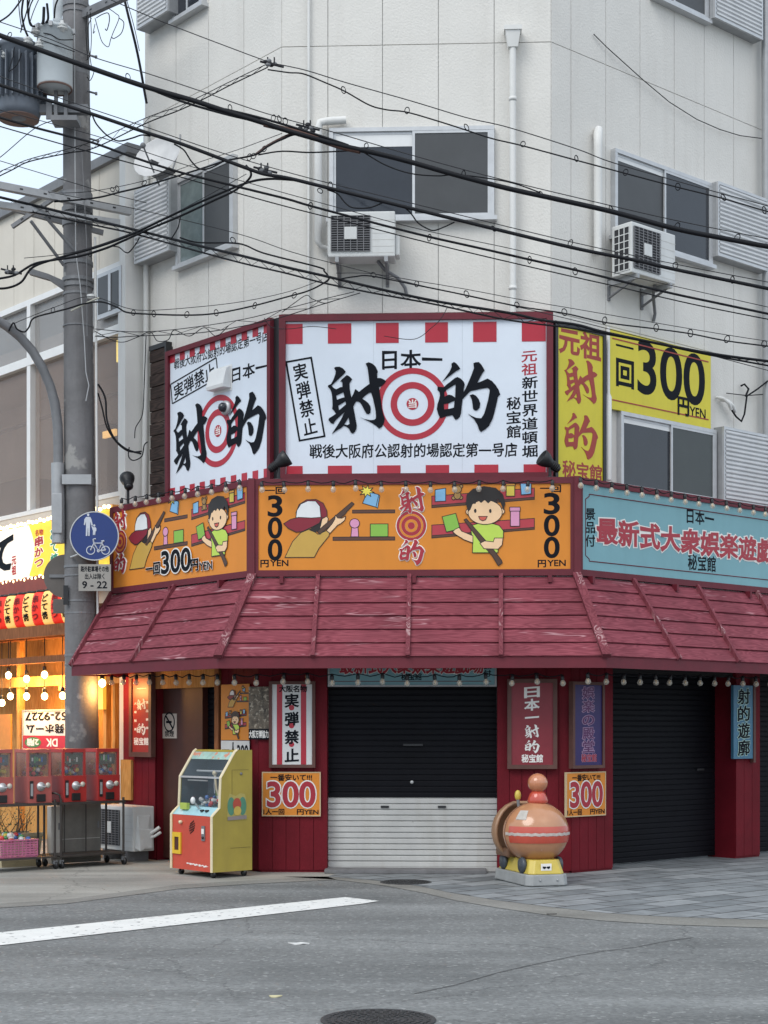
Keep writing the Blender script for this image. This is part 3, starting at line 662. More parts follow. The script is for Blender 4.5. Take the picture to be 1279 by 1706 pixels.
f0, f1, g0, g1 = frl(AD0), frl(AD1), frr(AD0), frr(AD1)
slope_panel(FR, f0, f1, g0, g1, 1)
slope_panel(LE, ALE0, ALE1, lec(AD0), lec(AD1), 2)
slope_panel(RI, ric(AD0), ric(AD1), ARE, ARE, 3)
def batten(face, xt, xb, wd=.045, h0=.012, h1=.062):
    mb = MB(); A = lambda x, t, h: (x, -(AD0 + sl_.x * t + sn.x * h), AZ0 + sl_.y * t + sn.y * h); q = []
    for t, x in ((-.01, xt), (1.005, xb)):
        for h in (h0, h1):
            q += [A(x - wd / 2, t, h), A(x + wd / 2, t, h)]
    mb.add(q, [(0, 2, 3, 1), (4, 5, 7, 6), (0, 1, 5, 4), (2, 6, 7, 3), (0, 4, 6, 2), (1, 3, 7, 5)])
    put_on(mb, 'batten', face, AW, W_trim, (xt, 0, AZ1))
for a, b in ((530, 521), (682, 679), (834, 834)): batten(FR, FR.x(a, AD0), FR.x(b, AD1))
batten(LE, LE.x(294, AD0), LE.x(222, AD1)); batten(LE, ALE0 + .03, ALE1 + .03)
for a, b in ((1052, 1128), (1159, 1227)): batten(RI, RI.x(a, AD0), RI.x(b, AD1))
stp = RI.x(1159, AD0) - RI.x(1052, AD0)
for k in range(1, 5): batten(RI, RI.x(1159, AD0) + stp * k, RI.x(1227, AD1) + stp * k)
for face, xt, xb, s_ in ((FR, f0, f1, 1), (FR, g0, g1, -1)):   # hip boards
    mb = MB(); A = lambda x, t, h: (x, -(AD0 + sl_.x * t + sn.x * h), AZ0 + sl_.y * t + sn.y * h); q = []
    for t, x in ((-.012, xt), (1.012, xb)):
        for h in (.01, .075): q += [A(x - .045, t, h), A(x + .045, t, h)]
    mb.add(q, [(0, 2, 3, 1), (4, 5, 7, 6), (0, 1, 5, 4), (2, 6, 7, 3), (0, 4, 6, 2), (1, 3, 7, 5)])
    put_on(mb, 'hip_board', face, AW, W_trim, (xt, 0, AZ1))
def abox(face, x0, x1, d0, d1, z0, z1, name, m):
    mb = MB(); mb.box(x0, x1, -d1, -d0, z0, z1, m); put_on(mb, name, face, AW, m, (x0, -d1, z0))
FZ = FR.z(690, 1113, AD1)
abox(FR, frl(AD1), frr(AD1), AD1 - .035, AD1 - .001, FZ, AZ1 + .005, 'fascia', M_maroon)
abox(LE, ALE1, lec(AD1) - .001, AD1 - .035, AD1, FZ, AZ1 + .005, 'fascia', M_maroon)
abox(RI, ric(AD1) + .001, ARE, AD1 - .035, AD1, FZ, AZ1 + .005, 'fascia', M_maroon)
mb = MB(); mb.box(ALE1, ALE1 + .03, -AD1 + .036, -D1, FZ + .002, AZ1, M_maroon); put_on(mb, 'end_board', LE, AW, M_maroon, (ALE1, -AD1, FZ))
mb = MB(); A = lambda x, t, h: (x, -(AD0 + sl_.x * t + sn.x * h), AZ0 + sl_.y * t + sn.y * h)
mb.add([A(ALE0 - .002, 0, .01), A(ALE1 - .002, 1, .01), (ALE1 - .002, -D1, AZ1), (ALE0 - .002, -D1, AZ0)], [(0, 1, 2, 3)], M_maroon); put_on(mb, 'end_board', LE, AW, M_maroon, (ALE1, -AD1, AZ1))
abox(FR, frl(.5), frr(.5), .49, AD1 - .04, AZ1 - .03, AZ1 - .01, 'soffit', M_redwall)
abox(LE, ALE1 + .04, lec(.5), .49, AD1 - .04, AZ1 - .034, AZ1 - .012, 'soffit', M_redwall)
abox(RI, ric(.5), ARE, .49, AD1 - .04, AZ1 - .038, AZ1 - .014, 'soffit', M_redwall)
OZ0, OZ1 = FR.z(690, 960, .6), FR.z(690, 797, .6)           # orange band of signs
for fc, x0, x1 in ((FR, frl(.56), frr(.56)), (LE, ALE0, lec(.56)), (RI, ric(.56), ARE)):
    abox(fc, x0, x1, .2, .56, AZ0 - .02, AZ0 + .035, 'flashing', M_white)

# ================================================================== SIGNS
def board(name, label, cat, face, d, x0, x1, z0, z1, th, fm, frm=None, fw=.04, group=None, proud=.015):
    t = thing(name, label, cat, face, ((x0 + x1) / 2, -d, z0), group)
    mb = MB()
    if frm:
        mb.box(x0 + fw, x1 - fw, -d, -d + th, z0 + fw, z1 - fw, fm); mb.build('panel', fm, t)
        fr = MB(); y0, y1 = -d - proud, -d + th
        fr.box(x0, x0 + fw, y0, y1, z0, z1, frm); fr.box(x1 - fw, x1, y0, y1, z0, z1, frm)
        fr.box(x0 + fw, x1 - fw, y0 + .001, y1, z0, z0 + fw, frm); fr.box(x0 + fw, x1 - fw, y0 + .001, y1, z1 - fw, z1, frm); fr.build('frame', frm, t)
    else: mb.box(x0, x1, -d, -d + th, z0, z1, fm); mb.build('panel', fm, t)
    return t
def rot_since(mb, k, cx, cz, ang):
    c, s = math.cos(ang), math.sin(ang)
    for i in range(k, len(mb.v)):
        x, y, z = mb.v[i]; x -= cx; z -= cz; mb.v[i] = (cx + x * c - z * s, y, cz + x * s + z * c)
class PX:
    """photo-pixel measurements carried over to a sign standing d proud of a face"""
    def __init__(s, face, d): s.f = face; s.d = d
    def x(s, p): return s.f.x(p, s.d)
    def z(s, y, p): return s.f.z(p, y, s.d)
    def box(s, a, b, t, u):                                # left, right, top, bottom -> x0, x1, z0, z1 (heights read at the middle column)
        m = (a + b) / 2; return s.x(a), s.x(b), s.z(u, m), s.z(t, m)
def target(mb, cx, cz, r, y, sx=1.):
    ring(mb, cx, cz, r * .84, r, y, M_redpan, sx=sx); ring(mb, cx, cz, r * .43, r * .61, y, M_redpan, sx=sx); ring(mb, cx, cz, 0, r * .165, y, M_redpan, sx=sx)
    text(mb, '当', cx - r * .11, cx + r * .11, cz - r * .11, cz + r * .12, y - .004, M_halo, .02, .05)

# --- big white sign, front
d = .10; q = PX(FR, d); x0, x1 = q.x(465), q.x(921); z0, z1 = q.z(800, 690), q.z(523, 690)
t = board('shop_sign', 'big white landscape sign with red stripes and a target over the cut corner', 'sign', FR, d, x0, x1, z0, z1, .09, M_wsign, M_maroon, .075, proud=.04)
y = -d - .001; mb = MB()
for a, b in ((476, 504), (546, 585), (626, 664), (708, 746), (788, 827), (869, 909)): mb.mark(); mb.box(q.x(a), q.x(b), y - .003, y, q.z(571, 690), q.z(537.5, 690), M_redpan)
for a, b in ((477, 504), (546, 586), (628, 667), (709, 748), (790, 830), (872, 909)): mb.mark(); mb.box(q.x(a), q.x(b), y - .003, y, z0 + .075, q.z(775, 690), M_redpan)
mb.build('stripe', None, t)
mb = MB()
for px in (622, 770): mb.box(q.x(px) - .002, q.x(px) + .002, y - .0006, y, z0 + .076, z1 - .076, mat('sheet_joint', (.55, .60, .66), .5))
mb.build('sheet_joints', None, t)
mb = MB(); target(mb, q.x(687), q.z(673, 687), q.x(687 + 60) - q.x(687), y); mb.build('target', None, t)
mb = MB(); y2 = y - .006
brush(mb, 'sha', *q.box(546, 643, 604, 723), y2, M_ink); brush(mb, 'teki', *q.box(727.5, 833, 603, 720), y2, M_ink)
text(mb, '日本一', *q.box(637, 736, 583, 615), y, M_ink, .022, .06)
vtext(mb, '元祖', *q.box(869, 894, 582, 626), y, M_redtext, .02); vtext(mb, '新世界道頓堀', *q.box(870, 895, 626, 763), y, M_ink, .02)
vtext(mb, '秘宝館', *q.box(844, 867, 660, 731), y, M_ink, .02); text(mb, '戦後大阪府公認射的場認定第一号店', *q.box(516, 861, 739, 762), y, M_ink, .018, .1)
k = len(mb.v); a, b, c_, e = q.box(486, 530, 597, 733)
vtext(mb, '実弾禁止', a + .075, b - .075, c_ + .04, e - .04, y, M_ink, .02)
cx, cz = q.x(508.5), q.z(665, 508); hw, hh = .145, .465
for u in (-1, 1):
    mb.box(cx + u * hw - .01, cx + u * hw + .01, y - .003, y, cz - hh, cz + hh, M_ink); mb.box(cx - hw + .0101, cx + hw - .0101, y - .003, y, cz + u * (hh - .01) - .01, cz + u * (hh - .01) + .01, M_ink)
for i in range(k, len(mb.v)):
    pass
rot_since(mb, k, cx, cz, R(9.7)); mb.build('lettering', None, t)

# --- white sign, left street
q = PX(LE, d); x0, x1 = q.x(279), q.x(454); z1 = q.z(530, 454); z0 = q.z(803, 454)
t = board('shop_sign', 'narrower white striped sign with a target and a small white vent hood on it', 'sign', LE, d, x0, x1, z0, z1, .09, M_wsign, M_maroon, .06, proud=.04)
xi0, xi1 = x0 + .06, x1 - .06; mb = MB(); n = 19; s = (xi1 - xi0) / n
for k in range(0, n, 2): mb.mark(); mb.box(xi0 + k * s, xi0 + (k + 1) * s, y - .003, y, z1 - .06 - .09, z1 - .06, M_redpan); mb.mark(); mb.box(xi0 + k * s, xi0 + (k + 1) * s, y - .003, y, z0 + .06, z0 + .06 + .11, M_redpan)
mb.build('stripe', None, t)
mb = MB(); target(mb, q.x(363), q.z(718, 363), .43, y); mb.build('target', None, t)
mb = MB(); brush(mb, 'sha', *q.box(290, 346, 675, 784), y2, M_ink); brush(mb, 'teki', *q.box(378, 444, 655, 760), y2, M_ink)
text(mb, '戦後大阪府公認射的場認定第一号店', *q.box(290, 446, 574, 592), y, M_ink, .016, .06); text(mb, '日本一', *q.box(386, 446, 605, 629), y, M_ink, .02, .05)
k = len(mb.v); cx, cz = q.x(323), q.z(635, 323); hw, hh = .50, .125
text(mb, '実弾禁止', cx - hw + .06, cx + hw - .06, cz - hh + .025, cz + hh - .03, y, M_ink, .018, .05)
for u in (-1, 1):
    mb.box(cx + u * hw - .008, cx + u * hw + .008, y - .003, y, cz - hh, cz + hh, M_ink); mb.box(cx - hw + .0081, cx + hw - .0081, y - .003, y, cz + u * hh - .008, cz + u * hh + .008, M_ink)
rot_since(mb, k, cx, cz, R(9)); mb.build('lettering', None, t)
mb = MB(); mb.box(x1 + .002, x1 + .12, -.085, -.01, z0, z1 - .01, M_black); mb.build('gap_shade_strip', None, t)  # black strip standing in for the shade of the gap between the white signs
t = thing('vent_hood', 'small white vent hood on the narrower striped sign', 'vent hood', LE, (q.x(371), -d, q.z(650, 371)))
x0, x1, z0, z1 = q.box(357, 385, 614, 650); mb = MB()
pr = [(0, z0), (-.11, z0 + .0), (-.12, z0 + .04), (-.07, z1 - .03), (-.03, z1), (0, z1)]
vs = [(x, -d - .006 + yy, zz) for x in (x0, x1) for yy, zz in pr]; n = len(pr)
mb.add(vs, [tuple(range(n)), tuple(reversed(range(n, 2 * n)))] + [(i, i + n, (i + 1) % n + n, (i + 1) % n) for i in range(n)], M_white); mb.build('hood', None, t, .008)
mb = MB(); mb.box(x0 - .02, x1 + .02, -d - .006, -d - .001, z0 - .03, z1 + .02, M_white); mb.build('back_plate', None, t)
t = thing('dome_camera', 'small domed security camera on the target of the narrower striped sign', 'camera', LE, (q.x(379), -d, q.z(682, 379)))
mb = MB(); c = (q.x(379), -d - .005, q.z(680, 379)); mb.lathe([(.085, 0), (.085, .04), (.06, .05)], c, 16, M_alu, axis='-y'); mb.build('housing', None, t)
mb = MB(); mb.lathe([(.06, .05), (.055, .085), (.035, .11), (1e-6, .12)], c, 16, M_glassd, axis='-y'); mb.build('dome', None, t)
# --- charred planks beside it
q = PX(LE, .07); t = thing('plank_cladding', 'panel of dark charred planks beside the narrower striped sign', 'cladding', LE, (q.x(265), -.07, q.z(825, 265)))
x0, x1, z0, z1 = q.x(250), q.x(277), q.z(826, 265), q.z(581, 265); mb = MB(); n = 12; s = (z1 - z0) / n
for k in range(n): mb.box(x0, x1, -.07 - .02 * (k % 2) * .4, 0, z0 + k * s + .004, z0 + (k + 1) * s - .004, W_dark)
mb.build('planks', None, t, .004)
mb = MB(); mb.box(x0 - .0, x1 + .02, -.09, 0, z1 + .002, z1 + .06, M_black); mb.box(x1 + .001, x1 + .04, -.1, 0, z0, z1, M_black); mb.build('edge_trim', None, t)

# --- yellow vertical banner, right street
d = .10; q = PX(RI, d); x0, x1 = q.x(924), q.x(1008); z1 = q.z(534, 924); z0 = q.z(815, 966)
t = board('vertical_sign', 'tall yellow sign with red brush characters right of the big white sign', 'sign', RI, d, x0, x1, z0, z1, .06, M_yellow, M_black, .045)
y = -d - .001; mb = MB()
text(mb, '元祖', *q.box(932, 1000, 551, 594), y, M_redbrown, .03, .03)
brush(mb, 'sha', *q.box(940, 995, 598, 674), y, M_redbrown); brush(mb, 'teki', *q.box(940, 996, 690, 764), y, M_redbrown)
text(mb, '秘宝館', *q.box(937, 1002, 771, 799), y, M_redbrown, .025, .04); mb.build('lettering', None, t)
# --- yellow 300
d = .07; q = PX(RI, d); x0, x1 = q.x(1015), q.x(1184); z1 = q.z(547, 1015); z0 = q.z(681, 1019)
t = board('price_sign', 'wide yellow sign reading 300 yen above a window of the right street side', 'sign', RI, d, x0, x1, z0, z1, .04, M_yellow)
y = -d - .001; mb = MB()
text(mb, '一', *q.box(1027, 1054, 568, 588), y, M_ink, .04, 0); text(mb, '回', *q.box(1027, 1055, 598, 645), y, M_ink, .03, 0)
text(mb, '300', *q.box(1063, 1173, 581, 665), y, M_ink, .016, 0, res=6); text(mb, '円', *q.box(1129, 1147, 660, 692), y - .004, M_ink, .03, 0); text(mb, 'YEN', *q.box(1149, 1175, 680, 696), y, M_ink, .02)
mb.box(x0 + .05, x1 - .05, y - .003, y, z0 + .10, z0 + .115, M_redbrown); mb.box(x0 + .05, x1 - .05, y - .003, y, z1 - .115, z1 - .10, M_redbrown); mb.build('lettering', None, t)

# --- pictures of the shooting gallery on the orange signs
IC = {k: mat('picture_' + k, v, .45, .05) for k, v in dict(tan='c09a45', skin='ecc69c', white='dcdedf', maroon='80162a', gun='4e3426', shelf='5a3524', blue='7fb3d8', yellow='f0df56', pink='d592b4', green='83b545', red='b03641', lime='b8d352', bear='a8834a', jar='d8c04a', mouth='c85a4a', line='1d1512', gold='d59a3a').items()}
_el = lambda cx, cy, rx, ry, n=18: [(cx + rx * math.cos(2 * math.pi * i / n), cy + ry * math.sin(2 * math.pi * i / n)) for i in range(n)]
_rc = lambda a, b, c, e: [(a, b), (c, b), (c, e), (a, e)]
SHOOT = [('shelf', _rc(325, 177, 505, 190)), ('shelf', _rc(242, 292, 505, 306)), ('blue', [(388, 98), (437, 112), (425, 165), (368, 148)]), ('blue', [(425, 165), (437, 112), (441, 118), (432, 170)]),
         ('yellow', [(355 + (33 if i % 2 == 0 else 16) * math.cos(i * math.pi / 8 + .2) + 30, 97 + (27 if i % 2 == 0 else 13) * math.sin(i * math.pi / 8 + .2)) for i in range(16)]),
         ('pink', [(322, 248), (348, 248), (351, 291), (318, 291)]), ('pink', _el(334, 234, 21, 20)), ('green', _rc(401, 237, 476, 291)),
         ('tan', [(37, 378), (70, 310), (105, 272), (140, 258), (165, 270), (178, 280), (215, 264), (228, 274), (224, 288), (182, 340), (162, 378)]),
         ('line', [(140, 262), (165, 240), (205, 205), (207, 230), (188, 258), (165, 272)]),
         ('skin', [(196, 210), (213, 200), (222, 213), (216, 238), (198, 260), (180, 272), (190, 240)]),
         ('gun', [(175, 268), (200, 245), (240, 212), (322, 143), (332, 151), (302, 182), (290, 198), (258, 222), (214, 256), (186, 280)]),
         ('skin', [(214, 264), (238, 236), (250, 216), (252, 198), (262, 211), (280, 212), (296, 203), (292, 220), (276, 234), (262, 241), (229, 276)]),
         ('maroon', [(96, 208), (84, 188), (98, 152), (130, 132), (170, 131), (200, 147), (216, 180), (217, 202), (195, 214), (150, 215)]),
         ('white', [(84, 208), (88, 177), (105, 150), (135, 137), (168, 138), (186, 160), (191, 210), (150, 213)]),
         ('maroon', [(32, 234), (60, 216), (95, 207), (150, 210), (196, 207), (184, 232), (150, 250), (110, 268), (85, 270), (52, 254)])]
BOY = [('red', [(663, 120), (1100, 88), (1100, 135), (663, 168)]), ('shelf', [(663, 159), (1100, 127), (1100, 136), (663, 169)]), ('red', [(663, 243), (1100, 217), (1100, 262), (663, 297)]), ('shelf', [(663, 288), (1100, 255), (1100, 263), (663, 298)]),
       ('blue', [(677, 93), (722, 86), (722, 141), (677, 143)]), ('bear', _el(757, 80, 7, 7)), ('bear', _el(788, 79, 7, 7)), ('bear', _el(756, 128, 8, 8)), ('bear', _el(787, 127, 8, 8)), ('bear', _el(772, 117, 15, 17)), ('bear', _el(772, 92, 17, 16)),
       ('jar', _rc(980, 72, 1016, 122)), ('gold', _rc(978, 66, 1018, 78)), ('pink', _rc(998, 180, 1037, 250)), ('pink', _rc(995, 169, 1039, 186)), ('blue', [(1040, 63), (1086, 60), (1086, 113), (1044, 117)]),
       ('green', [(707, 208), (765, 194), (783, 260), (725, 273)]),
       ('lime', [(835, 245), (870, 235), (920, 238), (950, 247), (968, 270), (967, 300), (945, 300), (945, 362), (836, 362), (838, 310), (830, 270)]),
       ('skin', [(762, 262), (779, 254), (790, 270), (838, 290), (838, 320), (800, 306), (765, 284), (752, 272)]),
       ('gun', [(800, 222), (810, 217), (890, 308), (930, 355), (960, 395), (963, 406), (946, 418), (920, 375), (880, 330), (864, 310)]),
       ('skin', [(930, 300), (966, 300), (962, 330), (945, 347), (885, 345), (868, 322), (888, 312), (925, 316)]),
       ('skin', _el(819, 188, 11, 12)), ('skin', _el(962, 186, 11, 12)), ('skin', _el(890, 190, 73, 52, 26)),
       ('line', [(808, 155), (811, 115), (838, 90), (885, 79), (936, 87), (966, 115), (976, 155), (968, 184), (957, 152), (945, 134), (930, 150), (918, 139), (903, 153), (888, 138), (873, 151), (858, 138), (848, 155), (838, 152), (828, 178), (818, 188)]),
       ('line', _el(848, 184, 5.5, 9, 10)), ('line', _el(912, 185, 5.5, 9, 10)), ('mouth', [(862, 208), (899, 208), (892, 222), (880, 227), (868, 221)])]
def picture(t, items, fx, fz, y0, lw):
    mb = MB(); y = y0
    for k, p in items:
        pts = [(fx(a), fz(b)) for a, b in p]
        mb.prism(pts, y - .0002, y, IC[k])
        if k != 'line':
            n = len(pts)
            for i in range(n):
                a, b = Vector(pts[i]), Vector(pts[(i + 1) % n]); e = b - a
                if e.length < 1e-4: continue
                o = Vector((-e.y, e.x)).normalized() * lw / 2; e2 = e.normalized() * lw * .4
                qd = [a - e2 + o, a - e2 - o, b + e2 - o, b + e2 + o]; yy = y - .00032 - .00004 * (i % 3)
                mb.add([(v.x, yy, v.y) for v in qd], [(0, 1, 2, 3)], IC['line'])
        y -= .0005
    mb.build('picture', None, t)
def sha_teki(mb, bs, br_, bt, cx, cz, r, y):
    brush(mb, 'sha', *bs, y, M_redtext, .006, .011, M_halo); brush(mb, 'teki', *bt, y, M_redtext, .006, .011, M_halo)
    ring(mb, cx, cz, 0, r, y, M_halo, .002); ring(mb, cx, cz, r * .78, r * .95, y - .003, M_redtext, .002); ring(mb, cx, cz, r * .42, r * .63, y - .003, M_redtext, .002); ring(mb, cx, cz, 0, r * .22, y - .003, M_redtext, .002)
    ring(mb, cx, cz, r * .64, r * .77, y - .003, M_orange, .002); ring(mb, cx, cz, r * .23, r * .41, y - .003, M_orange, .002)
d = .62; q = PX(FR, d); x0, x1 = frl(.62) + .005, frr(.62) - .005
t = board('picture_sign', 'long orange sign over the cut corner with a boy and a cap wearing shooter', 'sign', FR, d, x0, x1, OZ0, OZ1, .08, M_orange, M_maroon, .07)
y = -d - .001; fz = lambda b: q.z(780 + b / 2.558, 690); fx = lambda a: q.x(460 + a / 2.558)
picture(t, SHOOT, fx, fz, y, .008); picture(t, BOY, fx, fz, y, .008)
mb = MB()
for a, b, c_, e, u in ((441, 474, 811, 823, 0), (900, 934, 807, 820, 0)): text(mb, '一回', *q.box(a, b, c_, e), y, M_ink, .03, 0)
for a, b in ((447, 469), (907, 931)):
    o = 0 if a < 500 else -4
    for i, c_ in enumerate('300'): text(mb, c_, *q.box(a, b, 826 + 36.5 * i + o, 860 + 36.5 * i + o), y, M_ink, .022, res=6)
for a in (434, 896): text(mb, '円', *q.box(a, a + 13, 932, 945), y, M_ink, .03); text(mb, 'YEN', *q.box(a + 16, a + 46, 933, 943), y, M_ink, .02)
sha_teki(mb, q.box(665, 707, 811, 856), None, q.box(665, 707, 899, 942), q.x(685), q.z(876, 685), q.x(711) - q.x(685), y); mb.build('lettering', None, t)
q = PX(LE, d); x0, x1 = q.x(184), lec(.62) - .005
t = board('picture_sign', 'slanted orange picture sign on the left street side behind the blue road sign', 'sign', LE, d, x0, x1, OZ0, OZ1, .08, M_orange, M_maroon, .07)
X0, X1 = q.x(215), q.x(312); Za, Zb = q.z(854, 240), q.z(947, 232)
picture(t, SHOOT, lambda a: X0 + (a - 32) / 473 * (X1 - X0), lambda b: Za + (b - 132) / 246 * (Zb - Za), y, .010)
X2, X3 = q.x(319), q.x(408); Zc, Zd = q.z(826, 366), q.z(944, 374)
picture(t, BOY, lambda a: X2 + (a - 663) / 437 * (X3 - X2), lambda b: Zc + (b - 80) / 338 * (Zd - Zc), y, .010)
mb = MB(); sha_teki(mb, q.box(191, 211, 850, 886), None, q.box(191, 211, 922, 956), q.x(200.5), q.z(903, 200), .15, y)
y3 = y - .016
text(mb, '一回', *q.box(245, 268, 937, 957), y3, M_ink, .03, 0, .06, M_halo); text(mb, '300', *q.box(271, 319, 916, 953), y3, M_ink, .02, 0, .06, M_halo, 5)
text(mb, '円', *q.box(320, 332, 930, 951), y3, M_ink, .03, 0, .06, M_halo); text(mb, 'YEN', *q.box(334, 355, 936, 949), y3, M_ink, .015, 0, .06, M_halo); mb.build('lettering', None, t)
q = PX(RI, d); x0 = ric(.62) + .005; xc = q.x(1166); x1 = 2 * xc - x0
t = board('long_sign', 'long pale blue sign with outlined red characters on the right street side', 'sign', RI, d, x0, x1, OZ0, OZ1, .08, M_blue, M_maroon, .07)
mb = MB(); xa_ = q.x(994)
text(mb, '最新式大衆娯楽遊戯場', xa_, 2 * xc - xa_, q.z(924, 1166), q.z(884, 1166), y - .002, M_redtext, .03, .06, .075, M_halo)
text(mb, '日本一', *q.box(1144, 1189, 850, 874), y, M_ink, .02, .05); text(mb, '秘宝館', *q.box(1146, 1192, 925, 951), y, M_ink, .02, .05); vtext(mb, '景品付', *q.box(975, 991, 845, 912), y, M_ink, .02)
vtext(mb, '景品付', 2 * xc - q.x(991), 2 * xc - q.x(975), q.z(912, 983), q.z(845, 983), y, M_ink, .02)
bx0, bx1, bz0, bz1, c_ = x0 + .13, x1 - .13, OZ0 + .17, OZ1 - .17, .06
pts = [(bx0 + c_, bz0), (bx1 - c_, bz0), (bx1 - c_, bz0 + c_), (bx1, bz0 + c_), (bx1, bz1 - c_), (bx1 - c_, bz1 - c_), (bx1 - c_, bz1), (bx0 + c_, bz1), (bx0 + c_, bz1 - c_ * .4), (bx0, bz1 - c_), (bx0, bz0 + c_), (bx0 + c_, bz0 + c_ * .4), (bx0 + c_, bz0)]
for a, b in zip(pts, pts[1:]): mb.tube([(a[0], y, a[1]), (b[0], y, b[1])], .006, 4, M_maroon)
mb.build('lettering', None, t)
for fc, x in ((FR, frl(.62)), (FR, frr(.62))):             # the posts where the sign band turns
    mb = MB(); mb.box(x - .035, x + .035, -.655, -.53, OZ0 - .004, OZ1 + .006, M_maroon); put_on(mb, 'corner_post', fc, AW, M_maroon, (x, -.6, OZ0))
for fc, xs_ in ((FR, [FR.x(p, .6) for p in (470, 690, 915)]), (LE, [LE.x(p, .6) for p in (293, 375)]), (RI, [RI.x(p, .6) for p in (978, 1118, 1240)])):
    for x in xs_:
        mb = MB(); mb.box(x - .02, x + .02, -.70, -.58, OZ0 - .08, OZ0 - .002, M_maroon); put_on(mb, 'bracket', fc, AW, M_maroon, (x, -.6, OZ0))
for fc, x0, x1 in ((FR, frl(.54), frr(.54)), (LE, LE.x(184, .54), lec(.54)), (RI, ric(.54), ARE)):
    abox(fc, x0, x1, .0, .54, OZ1 - .05, OZ1 - .012, 'top_board', M_maroon)

# --- signs under the awning
d = .51; q = PX(FR, d); x0, x1, z1, z0 = q.x(546), q.x(827), q.z(1062, 690), q.z(1144, 690)
t = board('header_sign', 'pale blue lettered header board half hidden above the white and black shutter', 'sign', FR, d, x0, x1, z0, z1, .03, M_blue, M_galv, .02)
y = -d - .001; mb = MB(); text(mb, '最新式大衆娯楽遊戯場', *q.box(566, 805, 1095, 1122), y - .002, M_redtext, .03, .06, .06, M_halo); text(mb, '秘宝館', *q.box(668, 702, 1121, 1133), y, M_ink, .02)
vtext(mb, '景品付', *q.box(805, 818, 1090, 1128), y, M_ink, .02); mb.box(q.x(556), q.x(818), y - .003, y, q.z(1135, 690) - .004, q.z(1135, 690) + .003, M_maroon); mb.build('lettering', None, t)
d = .54; q = PX(FR, d); x0, x1, z0, z1 = q.box(448, 525, 1135, 1279)
t = board('notice_board', 'red and white striped notice with large black characters left of the front shutter', 'sign', FR, d, x0, x1, z0, z1, .05, mat('notice_white', (.66, .66, .65), .5, .06), M_frame, .035)
y = -d - .001; mb = MB()
for a, b in ((461, 470), (501, 510)): mb.mark(); mb.box(q.x(a), q.x(b), y - .002, y, z0 + .036, z1 - .036, M_redpan)
for yy in (1179, 1209, 1240): mb.mark(); ring(mb, q.x(485.5), q.z(yy, 485), 0, .03, y, M_redpan, .002)
mb.build('stripe', None, t); mb = MB(); y -= .003
text(mb, '大阪名物', *q.box(465, 511, 1142, 1153), y, M_ink, .03)
for i, c_ in enumerate('実弾禁止'): text(mb, c_, *q.box(475, 497, 1156 + 30.5 * i, 1178 + 30.5 * i), y, M_ink, .03, .06)
mb.build('lettering', None, t)
def price(face, d, l, r_, tp, bt, label):
    q = PX(face, d); x0, x1, z0, z1 = q.box(l, r_, tp, bt)
    t = board('price_board', label, 'sign', face, d, x0, x1, z0, z1, .025, M_orange, mat('pale_edge', (.55, .42, .25), .6), .012, proud=.003)
    y = -d - .004; mb = MB(); W_, H_ = x1 - x0, z1 - z0; f = lambda a, b, c, e: (x0 + a * W_, x0 + b * W_, z0 + c * H_, z0 + e * H_)
    text(mb, '一番安いて!!!', *f(.15, .85, .80, .95), y, M_ink, .02, .05); text(mb, '300', *f(.1, .9, .22, .77), y, M_redtext, .025, 0, .06, M_halo, 5)
    text(mb, '1人一回', *f(.03, .38, .04, .17), y, M_ink, .025); text(mb, '円YEN', *f(.6, .96, .04, .17), y, M_ink, .02); mb.build('lettering', None, t)
price(FR, .51, 436, 534, 1286, 1360, 'orange 300 yen board below the striped notice left of the front shutter')
price(RI, .51, 943, 1009, 1286, 1360, 'orange 300 yen board below the purple sign right of the front shutter')
d = .54; q = PX(FR, d); x0, x1, z0, z1 = q.box(845, 928, 1131, 1281)
t = board('vertical_sign', 'framed red sign with white vertical characters right of the front shutter', 'sign', FR, d, x0, x1, z0, z1, .05, mat('red_sign_face', (.23, .018, .03), .45, .1), M_frame, .045)
y = -d - .001; mb = MB(); vtext(mb, '日本一', *q.box(874, 898, 1142, 1206), y, M_halo, .03); brush(mb, 'sha', *q.box(874, 898, 1207, 1230), y, M_halo); brush(mb, 'teki', *q.box(874, 899, 1233, 1255), y, M_halo); text(mb, '秘宝館', *q.box(869, 904, 1257, 1270), y, M_halo, .03, .05); mb.build('lettering', None, t)
q = PX(RI, d); x0, x1, z0, z1 = q.box(953, 1006, 1136, 1280)
t = board('vertical_sign', 'framed purple sign with outlined vertical characters beside the black shutter', 'sign', RI, d, x0, x1, z0, z1, .05, mat('purple_sign_face', (.024, .011, .105), .45, .12), M_frame, .035)
mb = MB(); M_lil = mat('lilac_outline', (.40, .26, .40), .5); M_pur = mat('purple_lettering', (.10, .02, .10), .5); vtext(mb, '娯楽の殿堂', *q.box(970, 989, 1143, 1255), y - .002, M_pur, .015, .04, .06, M_lil); text(mb, '秘宝館', *q.box(968, 993, 1256, 1269), y - .002, M_redtext, .015, 0, .06, M_lil); mb.build('lettering', None, t)
d = .53; q = PX(RI, d); x0, x1, z0, z1 = q.box(1222, 1254, 1142, 1264)
t = board('vertical_sign', 'narrow blue sign with dark outlined vertical characters on the pillar at the far right', 'sign', RI, d, x0, x1, z0, z1, .04, mat('teal_sign_face', (.055, .17, .27), .45, .1))
y = -d - .001; mb = MB(); M_sea = mat('pale_green_outline', (.40, .58, .52), .5); vtext(mb, '射的遊廓', *q.box(1229, 1248, 1146, 1260), y - .002, M_ink, .02, .04, .06, M_sea); mb.build('lettering', None, t)
mb = MB(); mb.box(x1 + .004, x1 + .05, -d - .01, -d + .04, z0 - .05, z1 + .1, M_frame); mb.build('side_batten', None, t)
